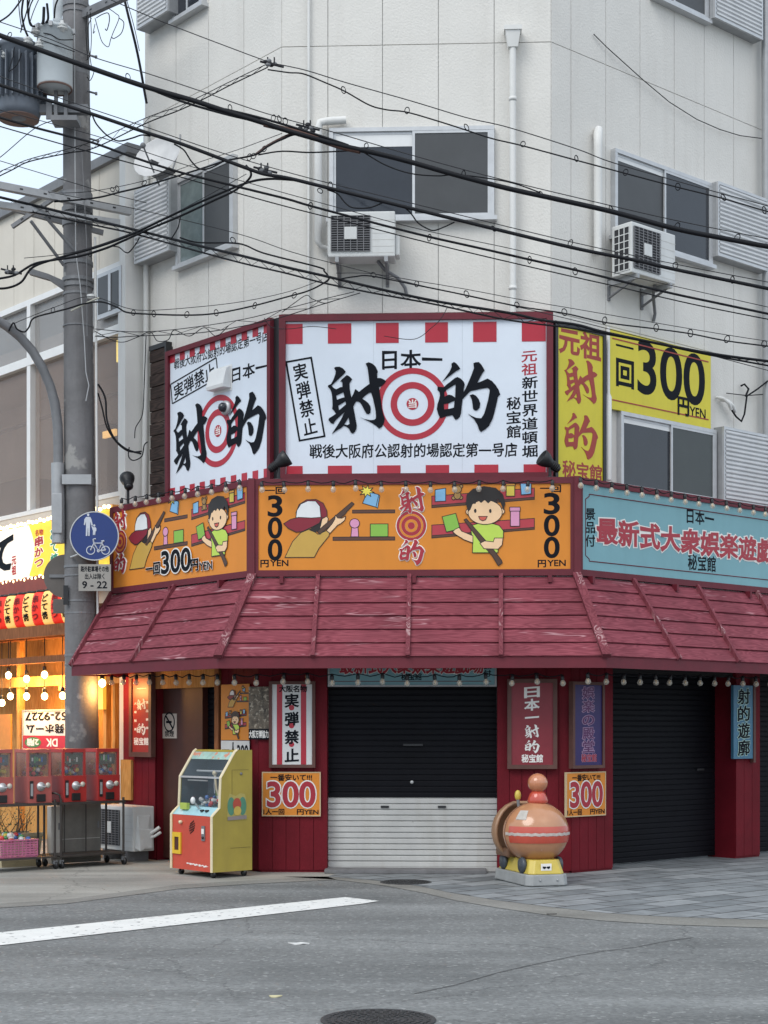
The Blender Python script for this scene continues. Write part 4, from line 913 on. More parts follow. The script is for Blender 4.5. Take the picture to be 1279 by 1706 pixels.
d = .54; q = PX(LE, d); x0, x1, z0, z1 = q.box(216, 253, 1122, 1261)
t = board('vertical_sign', 'framed red sign with small white side columns on the lit wall by the left door', 'sign', LE, d, x0, x1, z0, z1, .05, mat('warm_red_sign_face', (.33, .03, .022), .45, .1), M_frame, .06)
y = -d - .001; mb = MB(); text(mb, '一', *q.box(229, 243, 1144, 1150), y, M_halo, .03); brush(mb, 'sha', *q.box(228, 243, 1164, 1183), y, M_halo); brush(mb, 'teki', *q.box(228, 243, 1205, 1225), y, M_halo); text(mb, '秘宝館', *q.box(223, 247, 1229, 1241), y, M_halo, .03)
vtext(mb, '大衆娯楽', *q.box(223.5, 227.5, 1165, 1222), y, M_halo, .03, 0, res=2, gap=.35); vtext(mb, '景品豪華', *q.box(243, 247, 1163, 1220), y, M_halo, .03, 0, res=2, gap=.35); mb.build('lettering', None, t)
d = .37; q = PX(LE, d); x0, x1, z0, z1 = q.box(270, 294, 1189, 1230)
t = board('no_smoking_sign', 'small pale no smoking notice on the brown door panel', 'sign', LE, d, x0, x1, z0, z1, .008, mat('notice_grey', (.50, .44, .38), .6, .1))
y = -d - .001; mb = MB(); cx, cz, r = (x0 + x1) / 2, z0 + (z1 - z0) * .66, (x1 - x0) * .38; ring(mb, cx, cz, r * .84, r, y, M_ink, .002); k = len(mb.v); mb.box(cx - r * .84, cx + r * .84, y - .002, y, cz - .012, cz + .012, M_ink); rot_since(mb, k, cx, cz, R(-45)); mb.box(cx - r * .55, cx + r * .45, y - .004, y - .0025, cz - .014, cz + .014, M_ink); text(mb, '禁煙', cx - .1, cx + .1, z0 + .02, z0 + .09, y, M_ink, .02); mb.build('lettering', None, t)
d = .51; q = PX(LE, d); x0, x1, z0, z1 = q.box(368, 415, 1140, 1233)
t = board('poster', 'tall orange poster with a small boy picture by the left door above the claw machine', 'poster', LE, d, x0, x1, z0, z1, .006, M_orange)
y = -d - .001; W_, H_ = x1 - x0, z1 - z0
picture(t, BOY, lambda a: x0 + .15 * W_ + (a - 663) / 437 * W_ * .75, lambda b: z0 + .52 * H_ - (b - 80) / 338 * H_ * .5, y, .008)
picture(t, SHOOT, lambda a: x0 + .25 * W_ + (a - 32) / 473 * W_ * .72, lambda b: z1 - .05 * H_ - (b - 90) / 290 * H_ * .36, y, .008)
x0, x1, z0, z1 = q.box(368, 415, 1234, 1290)
t = board('poster', 'white paper price notice just above the top of the claw machine', 'poster', LE, d, x0, x1, z0, z1, .006, mat('paper_white', (.62, .62, .61), .6)); mb = MB()
text(mb, '一人300', *q.box(370, 413, 1237, 1265), y, M_ink, .03); mb.build('lettering', None, t)
d = .515; q = PX(FR, d); x0, x1, z0, z1 = q.box(414, 453, 1144, 1232)
sep = mat('sepia_photo', (.16, .125, .09), .5, .9, 14, speck=((.42, .36, .28), 26, .56))
t = board('poster', 'sepia old photograph poster at the corner left of the striped notice', 'poster', FR, d, x0, x1, z0, z1, .012, sep)
y = -d - .001; mb = MB(); mb.box(x0, x1, y - .001, y, z0, z0 + (z1 - z0) * .2, M_ink); text(mb, '大阪万博協力店', x0 + .005, x1 - .005, z0 + .02, z0 + (z1 - z0) * .17, y - .002, M_halo, .035); mb.build('lettering', None, t)

# ================================================================== STRING LIGHTS, SPOTLIGHTS
M_bulb = mat('clear_bulb_glass', (.62, .58, .50), .08, .05, 8, alpha=.42, spec=.8)
M_fil = mat('filament', (.75, .45, .16), .4)
_bp = [(1e-6, -.075), (.016, -.072), (.029, -.058), (.033, -.042), (.028, -.024), (.017, -.008), (.014, 0)]
_b = MB(); _b.lathe(_bp, (0, 0, 0), 10, M_bulb); _b.lathe([(1e-6, -.055), (.009, -.05), (.011, -.03), (.006, -.012), (1e-6, -.01)], (0, 0, 0), 6, M_fil)
ME_bulb = _b.build('bulb').data
_b = MB(); _b.lathe([(.019, -.006), (.021, .0), (.021, .035), (.012, .05), (1e-6, .052)], (0, 0, 0), 8, M_black); ME_sock = _b.build('socket').data
for nme in ('bulb', 'socket'): bpy.data.objects.remove(bpy.data.objects[nme])
def string_light(label, pts, sag=.03, ends=()):
    """pts: world positions of the socket bottoms; the cable runs just above them"""
    t = thing('string_light', label, 'string lights', None, tuple(pts[len(pts) // 2]), 'strings of clear bulbs on the shop front')
    mb = MB(); line = []
    al = [Vector(p) + Vector((0, 0, .055)) for p in pts]
    if ends: al = [Vector(ends[0])] + al + [Vector(ends[1])]
    for a, b in zip(al, al[1:]):
        for k in range(4): u = k / 4; line.append(a.lerp(b, u) + Vector((0, 0, -sag * 4 * u * (1 - u) * random.uniform(.6, 1.3))))
    line.append(al[-1]); mb.tube(line, .006, 5, M_cable); mb.build('cable', None, t)
    for p in pts:
        b = bpy.data.objects.new('bulb', ME_bulb); COL.objects.link(b); b.parent = t; b.location = Vector(p) - t.location
        b.rotation_euler = (random.uniform(-.15, .15), random.uniform(-.12, .12), random.uniform(0, 6))
        s = bpy.data.objects.new('socket', ME_sock); COL.objects.link(s); s.parent = b
def fpt(face, px, py, d): x, z = face.L(px, py, d); return face.W(x, -d, z)
DT = .74
ty = lambda px: 838 - (px - 225) * 27 / 174
string_light('clear bulbs along the top of the slanted orange sign on the left street side', [fpt(LE, p, ty(p) - 4, DT) for p in (202, 225, 244, 264, 286, 308, 329, 352, 376, 399)])
string_light('clear bulbs along the top of the long orange sign over the cut corner', [fpt(FR, p, 809 + random.uniform(-1.5, 1.5), DT) for p in (436, 473, 513, 555, 592, 635, 676, 717, 757, 798, 838, 879, 920)])
string_light('clear bulbs along the top of the pale blue sign on the right street side', [fpt(RI, p, 803 + (p - 967) * .158, DT) for p in (967, 993, 1019, 1044, 1069, 1094, 1118, 1141, 1164, 1186, 1210, 1232, 1255, 1275, 1294, 1312)])
DU = 1.02
hz = lambda a, b: ()
string_light('clear bulbs under the awning on the lit left street side', [fpt(LE, p, 1131 + random.uniform(-1, 1), DU) for p in (186, 206, 227, 249, 271, 293, 315, 338, 362)])
string_light('clear bulbs under the awning in front of the white and black shutter', [fpt(FR, p, 1131 + random.uniform(-1.5, 1.5), DU) for p in (390, 427, 472, 512, 553, 596, 637, 678, 724, 765, 809, 853, 894, 937)])
string_light('clear bulbs under the awning in front of the dark right street shutters', [fpt(RI, p, 1129 + (p - 979) * .018, DU) for p in (979, 1010, 1039, 1066, 1092, 1116, 1141, 1166, 1190, 1213, 1237, 1259, 1282, 1304)])

def spot(label, face, px, py, d, aim, zbase):
    c = fpt(face, px, py, d); t = thing('spotlight', label, 'spotlight', None, (c.x, c.y, zbase), 'black spotlights on top of the sign band')
    a = Vector(aim).normalized(); rm = a.to_track_quat('Z', 'Y').to_matrix(); f = lambda v: c + rm @ v
    mb = MB(); mb.lathe([(1e-6, -.13), (.035, -.13), (.045, -.11), (.045, -.02), (.085, .06), (.095, .12), (.088, .125), (.075, .07)], (0, 0, 0), 16, M_black, xf=f)
    for k in range(4): mb.lathe([(.045, -.1 + k * .022), (.056, -.1 + k * .022), (.056, -.092 + k * .022), (.045, -.092 + k * .022)], (0, 0, 0), 16, M_black, xf=f)
    mb.build('lamp_head', None, t)
    mb = MB(); mb.lathe([(1e-6, .075), (.074, .075), (.07, .08), (1e-6, .085)], (0, 0, 0), 16, M_glassd, xf=f); mb.build('lens', None, t)
    mb = MB(); mb.tube([c + Vector((0, 0, -.02)), Vector((c.x, c.y, zbase + .02))], .018, 8, M_black); mb.lathe([(.075, 0), (.075, .025), (.03, .035)], (c.x, c.y, zbase), 14, M_black); mb.build('stand', None, t)
zb_ = OZ1 - .01
spot('black spotlight on the far left end of the slanted orange sign', LE, 213, 804, .56, (-.2, .7, .55), zb_)
spot('black spotlight between the two white striped signs', FR, 464, 772, .50, (.75, -.1, .5), zb_)
spot('black spotlight at the foot of the tall yellow sign', FR, 916, 772, .50, (-.75, -.25, .5), zb_)

# ================================================================== AIR CONDITIONERS
def aircon(label, face, px, pt, pb, d0, wd=.80, dp=.30, bracket=True, z0=None, floor=False, xc=None):
    D = d0 + dp
    if z0 is None: z0 = face.z(px, pb, D); z1 = face.z(px, pt, D)
    else: z1 = z0 + .57
    xc = face.x(px, D) if xc is None else xc; x0, x1 = xc - wd / 2, xc + wd / 2
    t = thing('air_conditioner', label, 'air conditioner', face, (xc, -d0, z0), 'outdoor air conditioner units')
    Mw = mat('aircon_casing', (.60, .61, .60), .45, .06, 3, streak=.2)
    mb = MB(); mb.box(x0, x1, -D, -d0, z0 + .03, z1, Mw); mb.build('casing', None, t, .014)
    H = z1 - z0; gx0, gx1, gz0, gz1 = x0 + .035, x0 + wd * .63, z0 + .09, z1 - .05; gc = ((gx0 + gx1) / 2, (gz0 + gz1) / 2)
    mb = MB(); mb.box(gx0, gx1, -D - .006, -D - .001, gz0, gz1, mat('fan_recess', (.022, .023, .027), .6, .2)); mb.build('fan_opening', None, t)
    mb = MB(); n = 15
    for k in range(n + 1): z = gz0 + (gz1 - gz0) * k / n; mb.box(gx0, gx1, -D - .016, -D - .010, z - .0028, z + .0028, mat('grille_wire', (.20, .20, .21), .5))
    for k in range(7): x = gx0 + (gx1 - gx0) * k / 6; mb.box(x - .004, x + .004, -D - .020, -D - .0162, gz0, gz1, mat('grille_wire', 'x'))
    mb.build('fan_grille', None, t)
    mb = MB(); mb.box(gc[0] - .07, gc[0] + .07, -D - .028, -D - .0202, gc[1] - .07, gc[1] + .07, Mw); mb.build('badge_plate', None, t, .006)
    mb = MB()
    for k in range(6): z = z0 + .07 + k * (H - .1) / 6; mb.box(gx1 + .02, x1 - .004, -D - .002, -D + .001, z, z + .006, M_gap)
    mb.build('panel_seams', None, t)
    mb = MB(); mb.box(x0 - .003, x0 - .001, -D + .03, -d0 - .04, z0 + .07, z1 - .05, mat('fan_recess', 'x'))
    for k in range(7): z = z0 + .07 + (H - .12) * k / 6; mb.box(x0 - .008, x0 - .0031, -D + .03, -d0 - .04, z - .005, z + .005, Mw)
    for k in range(4): yy = -D + .03 + (dp - .07) * k / 3; mb.box(x0 - .009, x0 - .0032, yy - .006, yy + .006, z0 + .065, z1 - .045, Mw)
    mb.build('side_grille', None, t)
    mb = MB(); mb.box(x1 + .001, x1 + .05, -D + .06, -d0 - .05, z0 + .06, z0 + .3, Mw); mb.build('valve_cover', None, t, .01)
    if bracket:
        mb = MB()
        for x in (x0 + .08, x1 - .12):
            mb.box(x, x + .04, -D - .02, .0, z0 - .03, z0 + .029, M_galv)
            mb.tube([(x + .02, -D + .04, z0 - .02), (x + .02, 0, z0 - .17)], .017, 6, M_galvd); mb.box(x, x + .04, -.02, -.001, z0 - .20, z0 + .05, M_galvd)
        mb.build('bracket', None, t)
        mb = MB(); mb.tube([(x1 - .2, -D + .15, z0 + .02), (x1 - .12, -.2, z0 - .06), (x1 + .02, -.1, z0 - .12), (x1 + .1, -.05, z0 - .22), (x1 + .12, -.01, z0 - .3)], .02, 7, M_galvd); mb.build('drain_hose', None, t)
    return t
aircon('white air conditioner on a bracket below the front window', FR, 602, 352, 432, .12, .75)
aircon('white air conditioner on a bracket below the right street window', RI, 1089, 380, 468, .14, .80)

# ================================================================== NEIGHBOUR BUILDING (left street)
NE = Face((LE.O + LE.n * .23), LE.a)                        # its front stands .23 m proud of the corner building
N = thing('neighbour_building', 'cream building with big glass windows behind the utility pole', 'building', None, NE.W(-5, 0, 0))
nx1, nx0 = NE.x(214), NE.x(214) - 13
NT = NE.z(221, 238); mb = MB()
X = lambda v: NE.W(v.x, v.y, v.z)
gz1 = NE.z(150, 455); gz0 = 4.0
# glazing lines follow the photo: window band top falls away to the left
wt = NE.z(0, 538); wb = 4.6
n = 22; pw = (nx1 - .14 - nx0) / n
for k in range(n): mb.box(nx0 + k * pw + .005, nx0 + (k + 1) * pw - .005, 0, .02, wt + .12, NT - .12, M_cream, X)
mb.box(nx1 - .14, nx1, -.05, .3, 0, NT - .1, mat('white_pilaster', (.78, .77, .74), .6, .06, 2, streak=.2), X)
mb.box(nx0, nx1 - .14, .02, 6, wt + .12, NT - .12, M_gap, X); mb.box(nx1 - .14, nx1 - .01, .3, 6, 3, NT - .12, M_gap, X)
mb.box(nx0, nx1 + .08, -.07, 6, NT - .12, NT, M_galvd, X); mb.box(nx0, nx1 - .14, -.03, .2, 3.2, wb, M_cream, X)
mb.build('wall', None, N)
mb = MB(); zt_, zm = wt + .12, NE.z(60, 600)
M_nfr = mat('window_frame_white', (.74, .74, .73), .45, .06)
mb.box(nx0, nx1 - .14, -.04, .1, zt_ - .06, zt_ + .02, M_nfr, X); mb.box(nx0, nx1 - .141, -.05, .1, zm - .06, zm + .06, M_nfr, X); mb.box(nx0, nx1 - .142, -.04, .1, wb, wb + .06, M_nfr, X)
vx = [NE.x(52), NE.x(205)]; vx += [NE.x(52) - 2.0 * k for k in range(1, 5)]
for x in vx + [NE.x(128)]: mb.box(x - .05, x + .05, -.045, .1, wb + .06, zt_ - .06, M_nfr, X)
mb.build('window_frame', None, N)
M_nglass = mat('shop_glass', (.42, .41, .40), .06, .12, .7, spec=.7, alpha=.48); M_nglass2 = mat('shop_glass_low', (.47, .37, .32), .06, .15, .6, spec=.7, alpha=.27)
mb = MB(); mb.box(nx0, nx1 - .14, .03, .04, zm + .06, zt_ - .06, M_nglass, X); mb.build('upper_glass', None, N)
mb = MB(); mb.box(nx0, nx1 - .14, .035, .045, wb + .06, zm - .06, M_nglass2, X); mb.build('lower_glass', None, N)
mb = MB(); M_room = mat('room_wall', (.46, .34, .25), .8, .2, 1.2); M_roomd = mat('room_furniture', (.10, .075, .055), .7, .3, 1.5)
mb.box(nx0, nx1 - .14, 1.6, 1.65, 3.2, zt_ + .3, M_room, X); mb.box(nx0, nx1 - .14, .1, 1.6, 3.15, 3.2, M_room, X); mb.box(nx0, nx1 - .14, .1, 1.6, zm + .1, zm + .3, M_room, X); mb.build('room', None, N)
mb = MB(); rd = random.Random(5)
x = nx0 + .2
while x < nx1 - .6:
    w_ = rd.uniform(.5, 1.3); h_ = rd.uniform(.7, 1.35); mb.box(x, x + w_, 1.0 + rd.random() * .3, 1.55, 4.5, 4.7 + h_, M_roomd, X); x += w_ + rd.uniform(.05, .4)
mb.build('furniture', None, N)
mb = MB(); mb.tube([NE.W(nx0, .6, zm - .75), NE.W(nx1 - .3, .6, zm - .55)], .03, 6, M_roomd); mb.build('ceiling_rail', None, N)
mb = MB(); mb.box(NE.x(165), NE.x(185), .05, .09, NE.z(175, 727), NE.z(175, 716), mat('amber_strip', (.6, .42, .15), .5, emit='ffc46a', estr=.5), X); mb.build('lit_strip', None, N)
mb = MB(); mb.box(NE.x(188), NE.x(190.5), .05, .08, NE.z(189, 602), NE.z(189, 566), mat('yellow_tube', (.8, .7, .2), .5, emit='ffe070', estr=.6), X); mb.build('lit_strip', None, N)
mb = MB(); mb.box(NE.x(166), NE.x(208), -.06, .0, NE.z(187, 530) + .02, NE.z(187, 452), M_alu, X); mb.box(NE.x(166) + .06, NE.x(208) - .06, -.065, -.0601, NE.z(187, 530) + .08, NE.z(187, 452) - .05, M_glassg, X); mb.box(NE.x(190) - .03, NE.x(190) + .03, -.075, -.0651, NE.z(187, 530) + .08, NE.z(187, 452) - .05, M_alu, X); mb.build('window', None, N)

# ================================================================== NEIGHBOUR SHOP FRONT, lit
S = thing('snack_shop_front', 'warmly lit timber snack shop front with hanging bulbs at the left edge', 'shop front', None, NE.W(-6, 0, 0))
sx1, sx0 = NE.x(212), NE.x(212) - 9.5
mb = MB(); nb = 40; pw = (sx1 - sx0) / nb
for k in range(nb): mb.box(sx0 + k * pw + .003, sx0 + (k + 1) * pw - .003, .55, .58, .0, 3.3, W_warm, X)
mb.box(sx0, sx1, .58, .7, 0, 3.3, W_post, X); mb.build('back_wall', None, S)
mb = MB(); mb.box(sx1 - .05, sx1, .0, .58, 0, 3.3, W_post, X); mb.build('side_wall', None, S)
mb = MB(); mb.box(sx0, sx1, -.34, .55, 3.16, 3.2, W_post, X); mb.build('ceiling', None, S)
for a, w_ in ((28, .09), (110, .1), (172, .07), (187, .05), (199, .10)):
    mb = MB(); x = NE.x(a); mb.box(x - w_ / 2, x + w_ / 2, .02, .1, 0, 3.16, W_warm if a < 195 else W_post, X); mb.build('post', None, S)
zc = NE.z(50, 1103); mb = MB(); mb.box(sx0, sx1 - .1, -.30, -.2, zc - .045, zc + .045, W_post, X); mb.build('beam', None, S)
zc = NE.z(50, 1136); mb = MB(); mb.box(sx0, sx1 - .1, -.02, .015, zc - .07, zc + .07, W_warm, X); mb.build('rail', None, S)
zc0, zc1 = NE.z(50, 1068), NE.z(50, 1050); mb = MB(); mb.box(sx0, sx1 - .0, -.42, -.05, zc0, zc1, W_post, X); mb.build('canopy', None, S)
zr0, zr1 = NE.z(50, 990), NE.z(50, 966); mb = MB(); mb.box(sx0, sx1 - .2, -.2, .0, zr0, zr1, mat('red_fascia', (.28, .05, .03), .5, .2), X); mb.build('fascia', None, S)
mb = MB(); mb.box(NE.x(150), NE.x(178), -.06, -.01, NE.z(172, 1182), NE.z(172, 1120), mat('yellow_lit_sign', (.7, .45, .1), .5, emit='ffb838', estr=.33), X); mb.build('yellow_banner', None, S)
for k, (a, b, tp, bt, m, s_) in enumerate(((-6, 18, 1190, 1250, mat('orange_poster', (.62, .25, .05), .5), 'おすすめ'), (98, 112, 1125, 1150, mat('orange_poster', 'x'), '串'))):
    mb = MB(); mb.box(NE.x(a), NE.x(b), -.005, .018, NE.z((a + b) / 2, bt), NE.z((a + b) / 2, tp), m, X); mb.build('menu_board', None, S)
# lit sign
SD = .17; q = PX(NE, SD); x1, x0 = q.x(186), q.x(186) - 6.2; z1 = q.z(885, 0); z0 = q.z(968, 0)
t = thing('lit_shop_sign', 'glowing white and yellow box sign with skewered snack lettering at the left edge', 'sign', NE, ((x0 + x1) / 2, -SD, z0))
M_lw = mat('lit_white_face', (.75, .7, .62), .5, emit='fff0dc', estr=.34); M_ly = mat('lit_yellow_face', (.75, .55, .06), .5, emit='ffc818', estr=.30)
xm = q.x(48); mb = MB(); mb.box(x0, xm, -SD, .0, z0, z1, M_lw); mb.build('white_panel', None, t)
mb = MB(); mb.box(xm, x1, -SD + .001, .0, z0, z1, M_ly)
H_ = z1 - z0; mb.prism([(xm - .001 + .16 * math.sin(math.pi * k / 12), z0 + H_ * k / 12) for k in range(13)], -SD - .004, -SD - .001, M_lw); mb.build('yellow_panel', None, t)
y = -SD - .006; mb = MB(); zc = z0 + H_ / 2
vtext(mb, '串かつ', q.x(59), q.x(72), z0 + .1, zc + .18, y, mat('lit_red_letter', (.4, .02, .02), .5, emit='a01008', estr=.14), .04, .08, .09, M_lw); text(mb, '名物', q.x(59), q.x(72), zc + .19, zc + .27, y, MATS['lit_red_letter'], .03)
vtext(mb, 'どて焼', q.x(85), q.x(97), z0 + .1, zc + .25, y, mat('lit_green_letter', (.02, .25, .15), .5, emit='108060', estr=.12), .03, .05, .09, M_lw)
text(mb, 'て', q.x(-14), q.x(21), z0 + .09, z1 - .08, y, M_ink, .035, .15); text(mb, '新世界', q.x(-60), q.x(-18), z0 + .09, z1 - .08, y, M_ink, .035, .1)
vtext(mb, '元祖', q.x(20), q.x(27), z0 + .05, zc - .02, y, MATS['lit_red_letter'], .04); mb.build('lettering', None, t)
mb = MB()
for zz in (z0 - .03, z1 + .03): mb.box(x0, x1, -SD + .01, -.02, zz - .03, zz + .029, mat('lamp_strip', (.35, .2, .08), .5, emit='ff9a30', estr=.12))
mb.build('lamp_strip', None, t)
Mb_ = mat('lit_small_lamp', (.9, .8, .6), .4, emit='ffe0a0', estr=3.5); me_ = MB(); me_.ball((0, 0, 0), .026, .026, .026, Mb_, 8, 6); ME_l = me_.build('lamp').data; bpy.data.objects.remove(bpy.data.objects['lamp'])
nl = 40
for zz in (z0 - .03, z1 + .03):
    for k in range(nl):
        o = bpy.data.objects.new('lamp', ME_l); COL.objects.link(o); o.parent = t; o.location = Vector((x1 - .05 - k * .105, -SD - .015, zz + .012 * math.sin(k * 2.3))) - Vector(t['_b'])
# lanterns
LD = .28; q = PX(NE, LD); zl0, zl1 = q.z(1050, 40), q.z(988, 40); hl = zl1 - zl0; rl = .17
xl = q.x(108)
M_lr = mat('red_lantern_paper', (.55, .03, .015), .6, emit='ff2a10', estr=.24); M_lc = mat('cream_lantern_paper', (.7, .5, .2), .6, emit='ffbe58', estr=.34)
for k in range(8):
    xc_ = q.x(118) + .26 * (1.4 - k) - .3
    nm = 'red' if k % 2 else 'cream'
    t = thing('paper_lantern', '%s lantern in the row under the lit sign, %s' % (nm, ['next to the pole on its right', 'hidden partly behind the pole', 'just left of the pole', 'second left of the pole', 'third left of the pole', 'fourth left of the pole', 'fifth left of the pole', 'at the left picture edge', 'beyond the left picture edge'][k]), 'lantern', NE, (xc_, -LD, zl0), 'paper lanterns under the lit sign')
    prof = []; nn = 14
    for i in range(nn * 2 + 1):
        u = i / (nn * 2); r = rl * (.62 + .38 * math.sin(math.pi * u) ** .45) * (1 if i % 2 else .965); prof.append((r, zl0 + .03 + u * (hl - .06)))
    mb = MB(); mb.lathe(prof, (xc_, -LD, 0), 20, M_lr if k % 2 else M_lc); mb.build('paper_shade', None, t)
    mb = MB(); mb.lathe([(rl * .62, zl0), (rl * .64, zl0 + .031)], (xc_, -LD, 0), 16, M_black); mb.lathe([(rl * .64, zl1 - .031), (rl * .6, zl1), (.01, zl1 + .01)], (xc_, -LD, 0), 16, M_black)
    mb.build('rims', None, t)
    mb = MB(); st_ = '串かつ' if k % 2 else 'どて焼'
    for i, c_ in enumerate(st_):
        h = .10; zt2 = zl1 - .08 - i * .115; tm = MB(); text(tm, c_, -.05, .05, zt2 - h, zt2, 0, M_ink if k % 2 == 0 else MATS['lit_red_letter'], .04, .08)
        for j in range(len(tm.v)):
            a = tm.v[j][0] / (rl * .98); uu = (tm.v[j][2] - zl0 - .03) / (hl - .06); r_ = rl * (.62 + .38 * math.sin(math.pi * max(.01, min(.99, uu))) ** .45) + .004
            a += .25
            tm.v[j] = (xc_ + r_ * math.sin(a), -LD - r_ * math.cos(a), tm.v[j][2])
        mb.add(tm.v, tm.f, M_ink if k % 2 == 0 else mat('lantern_dark_red', (.2, .0, .0), .6))
    mb.build('lettering', None, t)
# hanging bulbs, lit
M_lit = mat('lit_bulb', (1, .9, .7), .3, emit='ffd890', estr=9.0)
k = 0
names = ['upper row, nearest the left edge', 'upper row, lower hung middle one', 'upper row, next to the pole', 'lower row, nearest the left edge', 'lower row, second', 'lower row, third', 'lower row, touching the pole', 'lowest one at the very left edge', 'lone one right of the pole']
for (px, py), nm in zip(((14, 1125), (44, 1131), (74, 1124), (17, 1160), (44, 1160), (74, 1160), (104, 1159), (3, 1171), (170, 1138)), names):
    bd = .22 if px < 160 else .62; Q = NE.L(px, py, bd); c = NE.W(Q[0], -bd, Q[1])
    t = thing('pendant_bulb', 'lit round bulb in the snack shop: ' + nm, 'bulb', None, (c.x, c.y, c.z), 'lit bulbs hanging in the snack shop')
    mb = MB(); mb.ball(c, .044, .044, .050, M_lit, 12, 8); mb.build('globe', None, t)
    mb = MB(); mb.lathe([(.03, .05), (.026, .11), (.006, .12)], c, 8, M_black); mb.tube([c + Vector((0, 0, .11)), Vector((c.x, c.y, 3.05 if px < 160 else 2.5))], .006, 5, M_black); mb.build('socket', None, t)
    if nm.startswith('upper') or nm.startswith('lone') or 'second' in nm or 'touching' in nm:
        pl_ = bpy.data.lights.new('bulb_light', 'POINT'); pl_.energy = 14 if px < 160 else 12; pl_.color = (1, .47, .13); pl_.shadow_soft_size = .06
        po = bpy.data.objects.new('bulb_light', pl_); COL.objects.link(po); po.parent = t; po.location = (0, 0, -.09)
# upside down letting board leaning in the shop front
q = PX(NE, .02); x0, x1, z0, z1 = q.box(38, 120, 1182, 1250)
t = board('letting_board', 'white and red letting board standing upside down in the snack shop behind the capsule machines', 'sign', NE, .02, x0, x1, z0, z1, .03, mat('notice_white', 'x'), M_galv, .02)
y = -.026; mb = MB(); H_ = z1 - z0; W_ = x1 - x0
mb.box(x0 + .02, x1 - .02, y - .002, y, z0 + .02, z0 + H_ * .36, M_redpan)
ov = [(x0 + W_ * .22 + W_ * .17 * math.cos(a * .35), z0 + H_ * .19 + H_ * .13 * math.sin(a * .35)) for a in range(18)]; mb.prism(ov, y - .004, y - .0025, mat('green_oval', (.05, .2, .06), .5))
text(mb, '2階', x0 + W_ * .1, x0 + W_ * .34, z0 + H_ * .1, z0 + H_ * .28, y - .005, M_halo, .03, 0, flip=True); text(mb, 'DK', x0 + W_ * .5, x0 + W_ * .72, z0 + H_ * .1, z0 + H_ * .28, y - .003, M_halo, .03, 0, flip=True)
text(mb, '発ホーム', x0 + W_ * .08, x0 + W_ * .85, z0 + H_ * .42, z0 + H_ * .64, y, M_ink, .03, 0, flip=True); text(mb, '52-9227', x0 + W_ * .06, x0 + W_ * .9, z0 + H_ * .74, z0 + H_ * .93, y, M_ink, .025, 0, flip=True); mb.build('lettering', None, t)

# ================================================================== UTILITY POLE AND WHAT HANGS ON IT
PY = 19.6
pb = P(138, 1429, PY); ptp = P(125, -70, PY); pb.z = 0
U = thing('utility_pole', 'weathered concrete utility pole carrying transformers and cables', 'utility pole', None, (pb.x, pb.y, 0))
pax = lambda py: P(138 + (py - 1429) * (13 / 1499), py, PY)
def prad(z): return .214 - (z / ptp.z) * .056
mb = MB(); mb.lathe([(prad(z), z) for z in (0, 2, 4, 6, 8, 10, ptp.z)] , (0, 0, 0), 28, M_conc, xf=lambda v: Vector((v.x + pb.x + (ptp.x - pb.x) * v.z / ptp.z, v.y + PY, v.z))); mb.build('shaft', None, U)
for py, h, r in ((12, .05, .012), (24, .02, .01), (122, .09, .004), (188, .05, .012), (330, .10, .016), (352, .06, .018), (372, .1, .014), (440, .05, .012), (468, .045, .016), (478, .045, .016), (492, .03, .01), (545, .015, .01), (804, .10, .008), (945, .03, .008), (960, .02, .008), (1002, .02, .006), (1022, .02, .004), (1092, .03, .005), (1108, .02, .005)):
    mb = MB(); c = pax(py); mb.lathe([(prad(c.z) - .005, -h / 2), (prad(c.z) + r, -h / 2), (prad(c.z) + r, h / 2), (prad(c.z) - .005, h / 2)], c, 24, M_galvd, smooth=False); mb.build('band', None, U)
def beam(a, b, w_, h, name, m=M_galv, parent=U):
    a, b = Vector(a), Vector(b); d = (b - a); l = d.length; ang = math.atan2(d.y, d.x); mb = MB(); pitch = math.asin(max(-1, min(1, d.z / l)))
    M = Matrix.Translation(a) @ Matrix.Rotation(ang, 4, 'Z') @ Matrix.Rotation(-pitch, 4, 'Y')
    mb.box(0, l, -w_ / 2, w_ / 2, -h / 2, h / 2, m, xf=lambda v: M @ v)
    for k in range(int(l / .3)): mb.box(.15 + k * .3, .19 + k * .3, -w_ / 2 - .002, -w_ / 2 - .0002, -.01, .01, M_black, xf=lambda v: M @ v)
    return mb.build(name, None, parent)
beam(P(-30, 304, 18.7), P(217, 353, 19.74), .08, .085, 'crossarm'); beam(P(-30, 337, 18.9), P(199, 372, 19.55), .07, .075, 'crossarm')
beam(P(20, 348, 19.9), P(172, 388, 20.15), .06, .06, 'crossarm', M_galvd); beam(P(140, 24, 19.5), P(262, -32, 18.6), .07, .1, 'crossarm', M_galvd)
beam(P(20, 378, 19.9), P(108, 318, 19.7), .04, .05, 'arm_brace', M_galvd)
for a, b in ((P(51, 368, 19.1), P(106, 442, 19.45)), (P(75, 361, 19.2), P(127, 421, 19.38))):
    mb = MB(); mb.tube([a, b], .022, 6, M_galvd); mb.build('arm_brace', None, U)
mb = MB(); a = [P(48, 446, 19.3), P(48, 456, 19.3), P(82, 466, 19.4), P(108, 484, 19.5), P(112, 470, 19.5), P(80, 456, 19.4)]
vs = a + [p + Vector((0, .08, 0)) for p in a]; mb.add(vs, [(0, 1, 2, 5), (5, 2, 3, 4), (6, 11, 8, 7), (11, 10, 9, 8)] + [(i, (i + 1) % 6, (i + 1) % 6 + 6, i + 6) for i in range(6)], M_galvd); mb.build('bracket_arm', None, U)
mb = MB()
for s_ in ((168, 78), (135, 450)): pass
